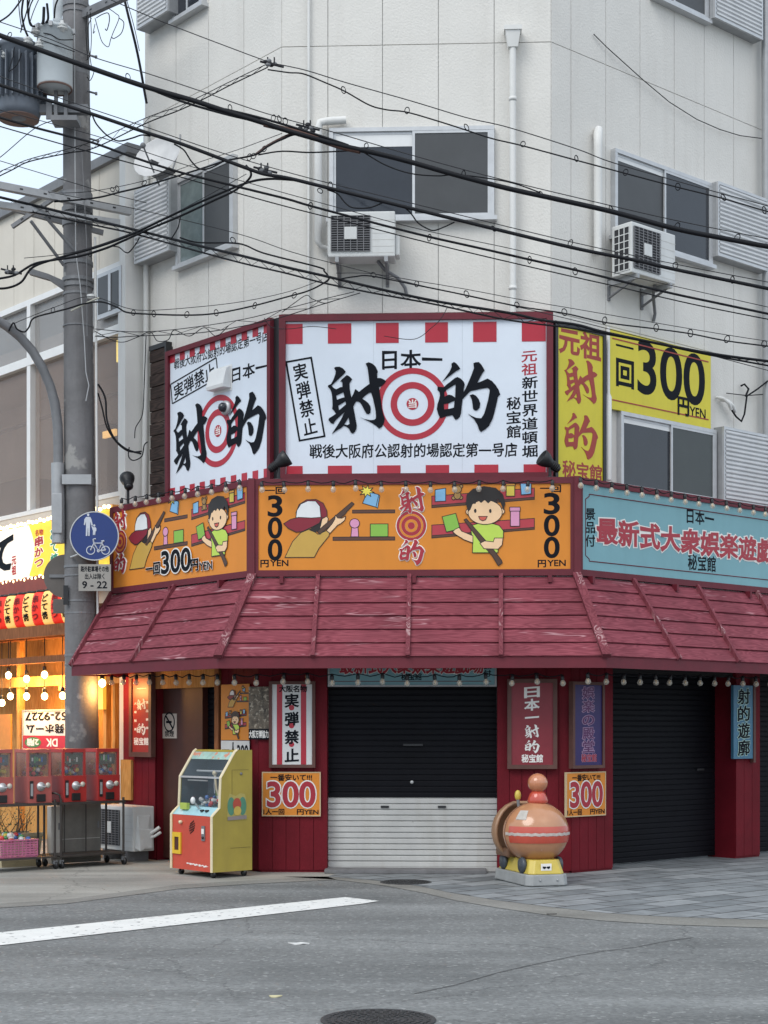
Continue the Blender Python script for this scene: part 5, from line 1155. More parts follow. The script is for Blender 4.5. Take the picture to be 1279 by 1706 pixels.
mb.tube([P(124, -60, 19.36), P(124, 160, 19.33), P(126, 420, 19.31), P(134, 480, 19.3), P(140, 560, 19.3), P(143, 620, 19.3), P(148, 642, 19.29), P(143, 668, 19.29)], .008, 5, M_galv)
mb.tube([P(136, 250, 19.36), P(144, 400, 19.33), P(145, 560, 19.31)], .006, 5, M_galvd); mb.tube([P(158, 395, 19.5), P(160, 600, 19.5), P(162, 900, 19.5), P(163, 1100, 19.5)], .016, 6, M_pipe); mb.build('ground_wire', None, U)
mb = MB(); c = P(151, 494, 19.3); mb.lathe([(1e-6, -.05), (.03, -.04), (.035, .02), (.02, .05), (1e-6, .055)], c, 10, M_ceramic, axis='x'); mb.build('insulator', None, U)
c = P(109, 800, 19.45)
mb = MB(); mb.box(c.x - .03, c.x + .33, c.y - .075, c.y - .065, c.z - .06, c.z + .06, M_galv); mb.build('band_plate', None, U)
mb = MB(); c = P(112, 992, 19.45); mb.box(c.x - .04, c.x + .02, c.y - .05, c.y - .03, c.z - .12, c.z + .12, M_black); mb.build('number_plate', None, U)
# step bolts
for px, py in ((160, 95), (160, 156), (163, 235)):
    mb = MB(); a = P(px - 14, py - 4, 19.5); b = P(px, py, 19.35); mb.tube([a, b], .012, 6, M_galvd); mb.lathe([(.022, -.012), (.022, .012)], b, 8, M_galvd, axis='x'); mb.build('step_bolt', None, U)
# transformers
c0 = P(91, 148, 19.05); c1 = P(91, 48, 19.05); r = .213; H = c1.z - c0.z
T = thing('transformer', 'pale grey cylindrical transformer with rusty base on the utility pole', 'transformer', None, tuple(c0))
mb = MB(); mb.lathe([(r * .97, 0), (r, .03), (r, H * .93), (r * 1.04, H * .935), (r * 1.04, H * .965), (r * .95, H), (1e-6, H + .04)], c0, 26, M_trlight)
mb.build('tank', None, T)
mb = MB(); mb.lathe([(1e-6, .012), (r * .9, .0), (r * .985, -.012), (r * .985, .03)], c0 , 26, M_trbase); mb.build('base', None, T)
mb = MB()
for k in range(8): a = k * .785; mb.box(-.02, .02, -.03, .012, H * .91, H * .99, M_galv, xf=lambda v, a=a: c0 + Matrix.Rotation(a, 3, 'Z') @ (v + Vector((0, -r * 1.02, 0))))
mb.build('lid_clamps', None, T)
for dx, dy, dz, ax in ((-.20, -.12, H * .86, 1), (.12, -.16, H * .90, 0), (-.15, -.16, H * .60, 1)):
    mb = MB(); p = c0 + Vector((dx, dy, dz)); mb.lathe([(.03, 0), (.03, .03), (.065, .035), (.065, .05), (.03, .06), (.055, .075), (.055, .09), (.028, .1), (.02, .14)], p - Vector((0, 0, .04)), 14, M_ceramic); mb.build('bushing', None, T)
mb = MB(); p = c0 + Vector((.04, -.02, H)); mb.lathe([(.07, 0), (.06, .1), (.05, .12), (.06, .2), (.06, .5), (.03, .52)], p, 14, M_trlight); mb.build('cutout_tube', None, T)
mb = MB()
for k in range(2): mb.box(c0.x - .02 + k * .12, c0.x + .02 + k * .12, c0.y + .05, c0.y + .1, c0.z - .30, c0.z, M_galvd)
mb.box(c0.x - .06, c0.x + .26, c0.y + .04, c0.y + .3, c0.z - .36, c0.z - .30, M_galvd); mb.build('hanger', None, T)
c0 = P(31, 198, 19.2); c1 = P(31, 88, 19.2); r = .27; H = c1.z - c0.z
T = thing('transformer', 'dark finned transformer at the left picture edge beside the paler one', 'transformer', None, tuple(c0))
mb = MB(); mb.lathe([(r * .9, 0), (r, .08), (r, H), (r * 1.06, H + .01), (r * 1.06, H + .05), (r * .9, H + .09), (1e-6, H + .12)], c0, 28, M_trdark); mb.build('tank', None, T)
mb = MB()
for k in range(26):
    a = 2 * math.pi * k / 26
    if k % 7 == 6: continue
    mb.box(-.006, .006, -.07, 0, .18, H * .88, M_trdark, xf=lambda v, a=a: c0 + Matrix.Rotation(a, 3, 'Z') @ (v + Vector((0, -r, 0))))
mb.build('cooling_fins', None, T)
mb = MB(); mb.lathe([(1e-6, .005), (r * .84, -.008), (r * .905, -.012), (r * .905, .02)], c0, 28, M_trbase); mb.build('base', None, T)
mb = MB(); mb.box(c0.x, c0.x + .85, c0.y - .05, c0.y + .05, c0.z + .06, c0.z + .16, M_galvd); mb.box(c0.x + .35, c0.x + .42, c0.y - .08, c0.y - .051, c0.z - .03, c0.z + .18, M_galvd); mb.build('hanger', None, T)
for dx, dz in ((-.24, .72), (-.15, .60), (-.27, .5), (.16, .78)):
    mb = MB(); p = c0 + Vector((dx, -.22, dz)); mb.lathe([(.035, 0), (.04, .03), (.07, .035), (.07, .05), (.035, .06), (.06, .075), (.06, .09), (.02, .13)], p, 12, M_ceramic); mb.build('bushing', None, T)
# street lamp arm
T = thing('street_lamp', 'curved grey street lamp arm strapped to the left of the pole', 'street lamp', None, tuple(P(97, 905, 19.5)))
mb = MB(); pts = [(97, 780), (97, 740), (95.5, 705), (91, 672), (83, 642), (70, 612), (54, 585), (34, 562), (12, 544), (-20, 524), (-60, 508)]
mb.tube([P(a, b, 19.48 - max(0, 95 - a) * .004) for a, b in pts], [.062] * 4 + [.058] * 7, 12, M_galvd); mb.build('arm', None, T)
mb = MB(); mb.tube([P(96, 772, 19.48), P(97, 905, 19.48)], .082, 14, M_galv); mb.build('sleeve', None, T)
mb = MB(); a = P(86, 822, 19.39); b = P(103, 888, 19.39); mb.box(a.x, b.x, 19.385, 19.41, b.z, a.z, M_galv); mb.build('hatch', None, T, .006)
mb = MB(); a = P(-95, 520, 19.0); b = P(-45, 500, 19.2); mb.box(a.x, b.x, 18.9, 19.25, b.z - .16, b.z, M_white); mb.build('lamp_housing', None, T, .03)
# road signs
SY = 19.26
T = thing('road_sign', 'round blue road sign with white pedestrians and bicycle on the pole', 'road sign', None, tuple(P(157, 934, SY)))
c = P(157, 893, SY); Rr = 41 / F * SY; k5 = SY / F / 5.116
M_sblue = mat('sign_blue', (.012, .035, .17), .35, .06); M_sw = mat('sign_symbol', (.52, .56, .62), .45, .05)
mb = MB(); mb.lathe([(1e-6, 0), (Rr, 0), (Rr, .012), (1e-6, .012)], c + Vector((0, .012, 0)), 48, M_galv, axis='-y', smooth=False); mb.lathe([(Rr * .96, .0125), (Rr, .0125), (Rr, .022), (Rr * .96, .022), (Rr * .96, .0125)], c + Vector((0, .012, 0)), 48, M_alu, axis='-y', smooth=False, caps=False); mb.build('plate', None, T)
mb = MB(); mb.lathe([(Rr * .955, 0), (Rr * .955, .004), (1e-6, .004)], c, 48, M_sblue, axis='-y', smooth=False); mb.build('face', None, T)
sx = lambda a: c.x + (a - 800) * k5; sz = lambda b: c.z - (b - 222) * k5; y = SY - .007
mb = MB(); pr = lambda p: mb.prism([(sx(a), sz(b)) for a, b in p], y - .002, y, M_sw)
pr(_el(748, 42, 10, 12)); pr([(730, 60), (766, 60), (776, 80), (788, 128), (782, 138), (774, 128), (766, 100), (764, 140), (760, 222), (749, 222), (748, 155), (745, 155), (741, 222), (728, 222), (730, 140), (727, 100), (720, 130), (711, 128), (716, 80)])
pr(_el(800, 133, 9, 10)); pr([(791, 147), (811, 147), (818, 160), (818, 180), (811, 182), (808, 214), (800, 214), (799, 190), (796, 214), (788, 214), (789, 180), (784, 165), (776, 140), (781, 136)])
for wxp in (769, 896):
    n = 24; mb.prism([(sx(wxp + 38 * math.cos(i * math.pi / 12)), sz(344 + 38 * math.sin(i * math.pi / 12))) for i in range(n)], y - .002, y, M_sw, [[(sx(wxp + 31 * math.cos(i * math.pi / 12)), sz(344 + 31 * math.sin(i * math.pi / 12))) for i in range(n)]])
for L_ in ([(769, 344), (797, 285), (866, 285), (896, 344)], [(797, 285), (836, 348), (866, 285), (872, 268)], [(797, 285), (791, 250), (814, 247)], [(836, 348), (896, 344)], [(858, 268), (886, 264)]):
    mb.tube([(sx(a), y - .001, sz(b)) for a, b in L_], .009, 4, M_sw, True, False)
pr(_el(836, 348, 14, 13)); mb.build('symbols', None, T)
mb = MB(); mb.tube([P(118, 928, 19.4), P(124, 926, 19.3), P(150, 915, 19.3)], .012, 6, M_alu); mb.box(c.x - .15, c.x + .05, c.y + .03, c.y + .06, c.z - .02, c.z + .02, M_galv); mb.build('clamp', None, T)
T = thing('supplementary_sign', 'small grey time plate reading 9 to 22 below the round blue sign', 'road sign', None, tuple(P(158, 985, SY)))
a = P(130.5, 984.5, SY); b = P(184.5, 940, SY); mb = MB(); mb.box(a.x, b.x, SY, SY + .012, a.z, b.z, mat('plate_grey', (.30, .29, .265), .5, .1, 4, streak=.2)); mb.build('plate', None, T)
mb = MB(); y = SY - .002; W_ = b.x - a.x; H_ = b.z - a.z
text(mb, '路外駐車場その他', a.x + W_ * .07, b.x - W_ * .07, a.z + H_ * .72, a.z + H_ * .93, y, M_ink, .025); text(mb, '出入は除く', a.x + W_ * .2, a.x + W_ * .8, a.z + H_ * .44, a.z + H_ * .66, y, M_ink, .02); text(mb, '9 - 22', a.x + W_ * .12, b.x - W_ * .12, a.z + H_ * .1, a.z + H_ * .36, y, M_ink, .02); mb.build('lettering', None, T)
M_back = mat('sign_back', (.12, .105, .095), .6, .15, 6)
T = thing('road_sign', 'brownish round sign seen from behind, left of the pole above a small plate', 'road sign', None, tuple(P(108, 998, 19.86)))
c = P(109, 960, 19.87); mb = MB(); mb.lathe([(1e-6, 0), (.275, 0), (.275, .012), (1e-6, .012)], c, 40, M_back, axis='-y', smooth=False); mb.build('plate', None, T)
mb = MB(); mb.box(c.x - .2, c.x + .22, c.y - .03, c.y - .013, c.z - .02, c.z + .02, M_galvd); mb.build('rail', None, T)
T = thing('supplementary_sign', 'small brownish plate seen from behind, left of the pole over the lanterns', 'road sign', None, tuple(P(100, 1022, 19.86)))
a = P(88, 1022, 19.86); b = P(122, 998, 19.86); mb = MB(); mb.box(a.x, b.x, 19.86, 19.872, a.z, b.z, M_back); mb.build('plate', None, T, .004)

# ================================================================== CABLES
def spline(pts, n=7):
    out = []; k = len(pts)
    for i in range(k - 1):
        p0, p1, p2, p3 = pts[max(i - 1, 0)], pts[i], pts[i + 1], pts[min(i + 2, k - 1)]
        for j in range(n):
            t = j / n; t2 = t * t; t3 = t2 * t
            out.append(tuple(.5 * (2 * b + (c - a) * t + (2 * a - 5 * b + 4 * c - e) * t2 + (3 * b - a - 3 * c + e) * t3) for a, b, c, e in zip(p0, p1, p2, p3)))
    out.append(tuple(pts[-1])); return out
def depA(px): return 17.3 - 2.4 * px / 1279
def depB(px):
    if px < 140: return 19.1
    if px < 470: return 19.1 - (px - 140) / 330 * 2.5
    return 16.6 - (px - 470) / 809 * 1.9
_r = MB(); _r.lathe([(.030 + .005 * math.cos(a), .005 * math.sin(a)) for a in [k * math.pi / 3 for k in range(7)]], (0, 0, 0), 12, M_cable, axis='-y', caps=False); ME_hook = _r.build('cable_hook').data; bpy.data.objects.remove(bpy.data.objects['cable_hook'])
def cable(label, strands, hooks=(), dep=depA, name='overhead_cable', dy=0., lash=None):
    """strands: (pixel points, width in photo pixels, material); every strand hangs in the same vertical sheet of space"""
    mb = MB(); first = None
    for k, (pts, wpx, m) in enumerate(strands):
        sp = spline([(float(a), float(b)) for a, b in pts])
        w_ = [P(a, b, dep(a) + dy + .004 * k) for a, b in sp]
        mb.tube(w_, [wpx / 2 / F * v.y for v in w_], 6, m)
        if first is None: first = w_
    if lash:                                               # thin lashing wire zigzagging between two lines
        A_, B_, step = lash; a0 = spline([(float(a), float(b)) for a, b in A_], 12); b0 = spline([(float(a), float(b)) for a, b in B_], 12)
        z_ = []; xs_ = a0[0][0]
        import bisect
        def at(l, x):
            for p, q_ in zip(l, l[1:]):
                if p[0] <= x <= q_[0]: return p[1] + (q_[1] - p[1]) * (x - p[0]) / max(1e-6, q_[0] - p[0])
            return l[-1][1]
        x = max(a0[0][0], b0[0][0]); xe = min(a0[-1][0], b0[-1][0]); s_ = 0
        while x < xe: z_.append(P(x, at(a0 if s_ else b0, x), dep(x) + dy)); x += step * random.uniform(.6, 1.3); s_ ^= 1
        if len(z_) > 1: mb.tube(z_, .0035, 4, M_wire)
    mid = first[len(first) // 2]; t = thing(name, label, 'cable', None, tuple(mid), 'overhead cables')
    mb.build('cable', None, t)
    for a, b in hooks:
        o = bpy.data.objects.new('cable_hook', ME_hook); COL.objects.link(o); o.parent = t; o.location = P(a, b, dep(a) + dy) - Vector(mid); o.rotation_euler = (random.uniform(-.5, .5), random.uniform(-.5, .5), random.uniform(-.7, .7)); o.scale = (.8, 1, 1.15)
c1 = [(-20, 52), (60, 81), (150, 113), (244, 145), (320, 167), (375, 185), (440, 205), (480, 218), (562, 241), (625, 255), (684, 270), (765, 293), (846, 314), (919, 330), (1021, 353), (1125, 381), (1200, 396), (1290, 413)]
cable('thickest black cable bundle sweeping from the upper left corner down to the right edge', [(c1, 8.5, M_cable), ([(225, 138), (300, 168), (375, 190), (440, 205)], 4, M_cable), ([(375, 182), (440, 198), (520, 222), (580, 242)], 4, M_cable), ([(440, 207), (500, 222), (562, 243), (600, 252)], 9, M_rust), ([(-20, 30), (80, 64), (155, 95), (244, 122), (338, 153), (440, 188), (562, 222), (684, 258), (820, 295), (960, 329), (1125, 367), (1290, 400)], 1.6, M_wire), ([(600, 250), (640, 274), (684, 289), (730, 293), (765, 291), (846, 303), (900, 321)], 2.2, M_cable)], [(16, 58), (213, 128), (383, 180), (455, 197), (465, 198), (475, 202), (610, 243), (772, 290), (900, 324), (1018, 348), (1128, 377), (1228, 396)])
cable('thin wire with a ringed cable passing high above the front window', [([(446, 104), (505, 116), (574, 137), (684, 168), (777, 196), (846, 212), (960, 248), (1021, 271), (1150, 308), (1290, 346)], 1.7, M_wire), ([(446, 116), (481, 121), (505, 123), (540, 137), (574, 152), (615, 175), (645, 183), (678, 187), (730, 202), (777, 217), (820, 231), (871, 243), (960, 267), (1042, 289), (1129, 312), (1205, 331), (1290, 356)], 2.4, M_cable), ([(185, 0), (260, 32), (345, 65), (446, 103)], 1.6, M_wire)], [(572, 150), (678, 184), (777, 212), (871, 240), (960, 264), (1042, 287), (1129, 311), (1205, 329), (1273, 350)])
l1 = [(-15, 292), (20, 277), (49, 265), (113, 248), (158, 234), (244, 196), (300, 176), (345, 155), (383, 136), (446, 106)]; l2 = [(-15, 300), (20, 283), (49, 269), (113, 255), (158, 246), (244, 205), (300, 183), (345, 162), (383, 142), (446, 112)]
cable('slim lashed cable pair climbing from the left edge to the wall corner clamp', [(l1, 1.6, M_wire), (l2, 2.2, M_cable)], dep=lambda a: 17.6 - a / 446 * .9, lash=(l1, l2, 16))
c5 = [(-20, 135), (60, 161), (113, 177), (180, 199), (244, 221), (300, 239), (375, 267), (413, 281), (440, 290), (481, 297), (550, 314), (643, 337), (765, 367), (826, 382), (960, 414), (1060, 434), (1125, 449), (1290, 483)]
cable('thick black cable passing below the front window and drooping in two loops', [(c5, 6, M_cable), ([(-20, 120), (113, 168), (244, 212), (340, 245), (413, 268), (520, 298), (643, 328), (765, 358), (960, 405), (1125, 440), (1290, 472)], 1.5, M_wire), ([(154, 193), (160, 206), (173, 221), (185, 230), (199, 235), (220, 230), (236, 225), (250, 227)], 2.6, M_cable), ([(290, 240), (306, 250), (318, 268), (332, 281), (350, 280), (375, 267)], 2.6, M_cable), ([(545, 316), (562, 323), (575, 338), (588, 346), (615, 346), (639, 337)], 2.4, M_cable), ([(672, 344), (684, 355), (695, 370), (708, 379), (722, 384), (740, 378), (757, 370)], 2.4, M_cable)], [(533, 318), (550, 309), (822, 381), (950, 405), (1125, 442), (1220, 466)], dy=-.12)
c6 = [(-20, 190), (56, 212), (110, 226), (158, 239), (225, 263), (300, 287), (375, 306), (440, 322), (480, 332), (517, 343), (603, 366), (704, 392), (806, 415), (880, 432), (963, 451), (1107, 486), (1200, 506), (1290, 525)]
cable('middle weight black cable crossing in front of the two wall air conditioners', [(c6, 4, M_cable), ([(-20, 205), (113, 243), (244, 279), (375, 316), (480, 345), (603, 376), (704, 402), (820, 430), (963, 463), (1035, 479), (1150, 506), (1290, 534)], 2, M_cable), ([(-20, 178), (158, 226), (300, 272), (440, 312), (560, 345), (704, 383), (850, 414), (1000, 449), (1290, 514)], 1.3, M_wire)], [(517, 343), (715, 396), (882, 433), (958, 452)], dy=.12)
c7 = [(-20, 324), (60, 343), (113, 356), (225, 383), (338, 411), (410, 428), (480, 446), (542, 460), (643, 484), (733, 503), (846, 521), (900, 533), (960, 541), (1018, 556), (1178, 588), (1290, 603)]; c7b = [(-20, 338), (80, 359), (161, 376), (225, 390), (338, 421), (410, 440), (480, 456), (537, 471), (615, 487), (724, 507), (846, 533), (960, 548), (1080, 570), (1180, 591), (1290, 611)]
cable('lashed double cable running from the crossarms down across the tops of the yellow signs', [(c7, 4.6, M_cable), (c7b, 3, M_cable), ([(-20, 300), (160, 335), (244, 352), (398, 390), (480, 418), (560, 440), (720, 480), (900, 520), (1100, 570), (1290, 620)], 1.3, M_wire)], dep=depB, lash=(c7, c7b, 15))
c8 = [(90, 336), (157, 330), (200, 320), (244, 309), (338, 280), (375, 268), (424, 258), (446, 244), (470, 232), (500, 224), (560, 240)]
cable('cable rising from the pole crossarms to the thick bundle at the wall corner', [(c8, 3.2, M_cable), ([(90, 322), (157, 318), (244, 300), (338, 268), (400, 248), (470, 222)], 1.2, M_wire), ([(430, 258), (470, 252), (520, 254), (600, 250)], 2.6, M_cable), ([(425, 258), (447, 242), (478, 226), (500, 220)], 4.5, M_rust)], [(187, 316), (195, 314), (240, 305), (415, 262), (422, 260), (440, 248)], dep=lambda a: 19.2 if a < 150 else max(16.45, 19.2 - (a - 150) / 250 * 2.7))
c9 = [(-20, 468), (0, 464), (25, 458), (56, 440), (90, 433), (131, 427), (175, 414), (210, 399), (250, 381), (300, 360), (356, 334), (390, 318), (413, 300), (418, 288), (410, 276)]
cable('pair of cables curving from the left edge past the pole up to the left window', [(c9, 4, M_cable), ([(-20, 480), (10, 480), (35, 470), (55, 445), (100, 429), (160, 412), (220, 390), (300, 352), (360, 325), (413, 304), (450, 298), (490, 300)], 4, M_cable), ([(40, 430), (131, 418), (244, 378), (338, 330), (410, 290)], 1.2, M_wire), ([(185, 410), (198, 412), (208, 420), (215, 420), (225, 408), (232, 396)], 2, M_cable), ([(285, 398), (296, 380), (300, 362)], 2, M_cable)], [(388, 400), (265, 372), (150, 424)], dep=lambda a: 19.0 if a < 160 else max(16.7, 19.0 - (a - 160) / 250 * 2.2))
c10 = [(14, 552), (22, 538), (28, 548), (40, 553), (48, 545), (56, 530), (90, 520), (113, 514), (140, 506), (169, 503), (195, 512), (210, 520), (240, 523), (311, 525), (360, 522), (420, 510), (480, 494), (512, 485), (537, 473), (548, 464), (540, 452), (530, 445), (440, 422), (398, 406), (330, 404), (300, 396)]
cable('low ringed cable swinging from the pole up to the front air conditioner bracket', [(c10, 2.8, M_cable), ([(20, 540), (90, 512), (150, 494), (210, 513), (245, 517), (311, 513), (400, 503), (480, 486), (536, 466)], 1.2, M_wire), ([(118, 518), (150, 502), (165, 496)], 3, mat('pale_sleeve', (.4, .4, .34), .6))], [(88, 517), (222, 521), (256, 523), (311, 524), (360, 521), (424, 509), (490, 492)], dep=lambda a: 19.1 if a < 170 else max(16.7, 19.1 - (a - 170) / 300 * 2.3))
cable('light ringed cable looping from the front air conditioner across the tops of all signs', [([(560, 466), (590, 461), (619, 460), (694, 475), (777, 492), (861, 510), (940, 522), (1007, 537), (1093, 548), (1150, 556), (1211, 568), (1290, 578)], 2.4, M_cable), ([(560, 455), (620, 456), (694, 468), (777, 482), (861, 498), (960, 515), (1093, 538), (1211, 558), (1290, 570)], 1.2, M_wire)], [(622, 458), (694, 473), (777, 490), (861, 508), (940, 520), (1007, 534), (1093, 546), (1150, 555), (1211, 565), (1273, 573)], dep=depB, dy=-.15)
a1 = [(158, 548), (225, 553), (300, 548), (400, 533), (470, 516), (540, 498), (590, 486)]; a2 = [(158, 560), (190, 562), (225, 560), (300, 557), (360, 551), (420, 540), (470, 528), (540, 506), (600, 488)]
cable('tangled thin service wires sagging just above the slanted white sign', [(a1, 1.4, M_wire), (a2, 1.6, M_wire), ([(158, 552), (185, 566), (205, 570), (228, 562), (250, 553), (262, 568), (280, 566), (290, 550), (315, 560), (340, 546), (360, 560), (380, 543)], 1.4, M_cable), ([(470, 520), (490, 505), (510, 492), (520, 498), (540, 505), (560, 500)], 1.3, M_cable), ([(440, 530), (452, 545), (480, 548), (520, 544), (560, 548)], 1.2, M_wire), ([(640, 560), (690, 565), (720, 545), (735, 530), (745, 512)], 1.2, M_wire)], dep=lambda a: 19.2 if a < 170 else max(17.25, 19.2 - (a - 170) / 250 * 1.9), lash=(a1, a2, 34))
cable('single dark cable dropping steeply past the left corner of the building in the sky', [([(203, -20), (212, 20), (225, 72), (233, 110), (240, 150), (244, 172)], 4.2, M_cable), ([(205, -20), (222, 40), (232, 85)], 1.3, M_wire)], dep=lambda a: 19.6)
cable('cable pair running from the pole to the left end of the plank cladding', [([(163, 640), (172, 655), (176, 670), (178, 700), (190, 730), (210, 748), (235, 756)], 3.2, M_cable), ([(163, 655), (170, 680), (178, 712), (195, 738), (215, 752), (236, 752)], 2.6, M_cable), ([(215, 745), (214, 760), (222, 767), (236, 760), (240, 742), (246, 736)], 2, M_cable), ([(243, 560), (240, 640), (237, 690), (226, 712), (224, 730)], 1.6, M_cable)], dep=lambda a: 19.5)
for pts, w_, lab in (([(-20, 12), (30, -20)], 1.6, 'thin bare wire at the very top left corner, upper one'), ([(-20, 45), (15, 25), (45, -15)], 3, 'grey wire at the top left corner just below the upper one'), ([(-20, 270), (0, 262), (56, 215), (90, 200)], 1.5, 'thin wire from the left edge up to the finned transformer'), ([(-20, 262), (113, 302), (180, 322), (244, 338)], 1.3, 'very thin wire crossing behind the crossarms toward the left window')):
    cable(lab, [(pts, w_, M_wire)], dep=lambda a: 19.25)
def bunch(label, lines, dep): cable(label, [(l, w_, M_cable) for l, w_ in lines], dep=dep)
bunch('bunch of black leads hanging above the two transformers', [([(40, -10), (36, 20), (40, 45), (46, 60)], 3.5), ([(46, -10), (46, 15), (50, 40), (58, 44)], 3.5), ([(52, -10), (44, 20), (38, 40), (34, 54)], 2.2), ([(60, -10), (50, 10), (48, 30), (53, 42)], 2.2), ([(66, -5), (56, 18), (50, 36)], 1.5), ([(73, 12), (72, 34), (70, 40)], 5), ([(78, 6), (80, 30), (76, 38)], 4), ([(98, -5), (92, 10), (90, 30)], 3), ([(72, 55), (85, 58), (100, 66), (122, 66)], 1.8), ([(66, 66), (95, 76), (124, 86)], 1.6), ([(30, -10), (32, 20), (36, 48)], 1.6), ([(36, 88), (28, 108), (14, 120)], 1.8), ([(24, 78), (22, 92), (14, 118)], 1.5)], lambda a: 18.8)
bunch('loops of thin dark wire hanging from the upper crossarm right of the pole', [([(160, 30), (170, 24), (180, 22), (182, 34), (178, 50), (175, 48)], 1.6), ([(182, 15), (192, 22), (198, 30), (188, 55), (184, 66), (180, 78), (170, 70), (164, 52), (158, 30)], 1.3), ([(198, 30), (206, 38), (202, 55), (190, 64), (186, 62)], 1.5), ([(152, 30), (146, 48), (148, 80), (152, 110), (156, 120), (150, 134), (145, 128)], 1.4), ([(150, 20), (152, 60), (150, 90), (144, 100)], 1.3), ([(158, 40), (155, 55), (158, 52)], 1.2), ([(145, 20), (143, 50), (146, 100)], 1.6)], lambda a: 19.2)
for nm, (px, py), lab in (('a', (452, 107), 'small cable clamp where the thin wires meet on the upper wall corner'), ('b', (512, 212), 'small cable clamp above the rusty wrapped cable piece'), ('c', (441, 283), 'small cable clamp right of the left window'), ('d', (18, 452), 'grey cable clamp at the left edge beside the pole bracket')):
    c = P(px, py, 16.6 if px > 200 else 19.0); mb = MB(); rd = random.Random(px)
    for k in range(7):
        o = Vector((rd.uniform(-.08, .08), rd.uniform(-.02, .02), rd.uniform(-.04, .04))); mb.ball(c + o, .03, .022, .022, M_galvd if k % 2 else M_wire, 8, 5)
    mb.tube([c + Vector((-.12, 0, .03)), c, c + Vector((.13, 0, -.03))], .012, 6, M_wire)
    for k in range(2): mb.tube([c + Vector((-.04 + .07 * k, 0, 0)), c + Vector((-.04 + .07 * k, -.01, .07))], .008, 5, M_wire)
    solo(mb, 'cable_clamp', None, lab, 'cable clamp', 'cable clamps')

# ================================================================== CAPSULE MACHINES ON CARTS
GO = G(205, 1441); GF = Face((GO.x, GO.y), R(41))
M_gred = mat('machine_red', (.42, .032, .030), .35, .14, 5, streak=.15); M_gpink = mat('machine_faded_red', (.42, .10, .085), .45, .18, 5, streak=.2)
M_clear = mat('machine_window', (.05, .055, .055), .08, .3, 5, spec=.7); M_cart = mat('cart_steel', (.045, .038, .034), .5, .25, 8); M_caps = [mat('capsule_' + n, c, .3) for n, c in (('red', (.5, .05, .05)), ('blue', (.06, .15, .4)), ('yellow', (.55, .42, .06)), ('white', (.6, .6, .58)), ('green', (.08, .3, .12)))]
def capsule_machine(px, m, lab, card):
    x0 = GF.x(px, .0); x1 = x0 + .295; z0, z1 = .765, 1.375; rd = random.Random(px)
    t = thing('capsule_machine', lab, 'capsule machine', GF, ((x0 + x1) / 2, .15, z0), 'capsule machines in a row')
    mb = MB(); mb.box(x0, x1, .0, .33, z0, z0 + .30, m); mb.box(x0, x1, .02, .33, z1 - .04, z1, m)
    
    for xx in (x0, x1 - .022):
        for yy in (.02, .30): mb.box(xx, xx + .022, yy, yy + .03, z0 + .3, z1 - .04, m)
    mb.build('body', None, t)
    mb = MB(); Mcl = mat('clear_side', (.42, .25, .22), .12, .2, 8, alpha=.45)
    mb.box(x0 + .004, x0 + .008, .051, .299, z0 + .3, z1 - .04, Mcl); mb.box(x1 - .008, x1 - .004, .051, .299, z0 + .3, z1 - .04, Mcl); mb.box(x0 + .023, x1 - .023, .318, .322, z0 + .3, z1 - .04, Mcl); mb.build('clear_sides', None, t)
    mb = MB(); mb.box(x0 + .02, x1 - .02, .03, .034, z0 + .3, z1 - .04, mat('clear_plastic', (.30, .31, .31), .08, .1, alpha=.16)); mb.build('window', None, t)
    mb = MB()
    for k in range(44): mb.ball((rd.uniform(x0 + .05, x1 - .05), rd.uniform(.075, .27), z0 + .325 + rd.random() ** 1.4 * .13), .028, .028, .028, rd.choice(M_caps), 8, 5)
    mb.build('capsules', None, t)
    mb = MB(); mb.box(x0 + .045, x1 - .045, .036, .040, z0 + .43, z1 - .06, card); 
    for k in range(5): mb.box(x0 + .06 + .03 * k, x0 + .08 + .03 * k, .0345, .0359, z0 + .45 + rd.random() * .03, z0 + .48 + rd.random() * .06, rd.choice(M_caps))
    mb.build('display_card', None, t)
    mb = MB(); cx = x0 + .155; mb.lathe([(.052, 0), (.052, .012), (.03, .02), (.03, .03), (1e-6, .032)], (cx, -.001, z0 + .185), 18, M_alu, axis='-y'); mb.box(cx - .04, cx + .04, -.045, -.033, z0 + .178, z0 + .192, M_alu); mb.build('dial', None, t)
    mb = MB(); mb.lathe([(.03, 0), (.03, .006), (1e-6, .007)], (x0 + .245, -.001, z0 + .20), 14, mat('coin_plate', (.62, .58, .5), .35), axis='-y'); mb.build('coin_return', None, t)
    mb = MB(); mb.box(x0 + .018, x0 + .06, -.008, -.001, z0 + .05, z0 + .25, M_black); mb.box(x0 + .025, x0 + .053, -.011, -.0081, z0 + .08, z0 + .22, M_galv); mb.build('label_strip', None, t)
    mb = MB(); mb.box(x0 + .10, x0 + .21, -.02, -.001, z0 + .015, z0 + .10, M_black); mb.build('chute', None, t, .006)
Mcd = [mat('card_%d' % k if False else 'card_' + n, c, .5, .5, 18) for k, (n, c) in enumerate((('grey', (.10, .105, .11)), ('dark', (.07, .075, .085)), ('green', (.085, .10, .08)), ('olive', (.11, .11, .09))))]
for px, m, lab, cd in ((163, M_gred, 'red capsule machine nearest the left door, right end of the row', Mcd[3]), (106, M_gred, 'bright red capsule machine second from the right end of the row', Mcd[2]), (47, M_gpink, 'faded capsule machine in front of the letting board, third in the row', Mcd[1]), (-18, M_gpink, 'faded capsule machine cut by the left picture edge', Mcd[0])): capsule_machine(px, m, lab, cd)
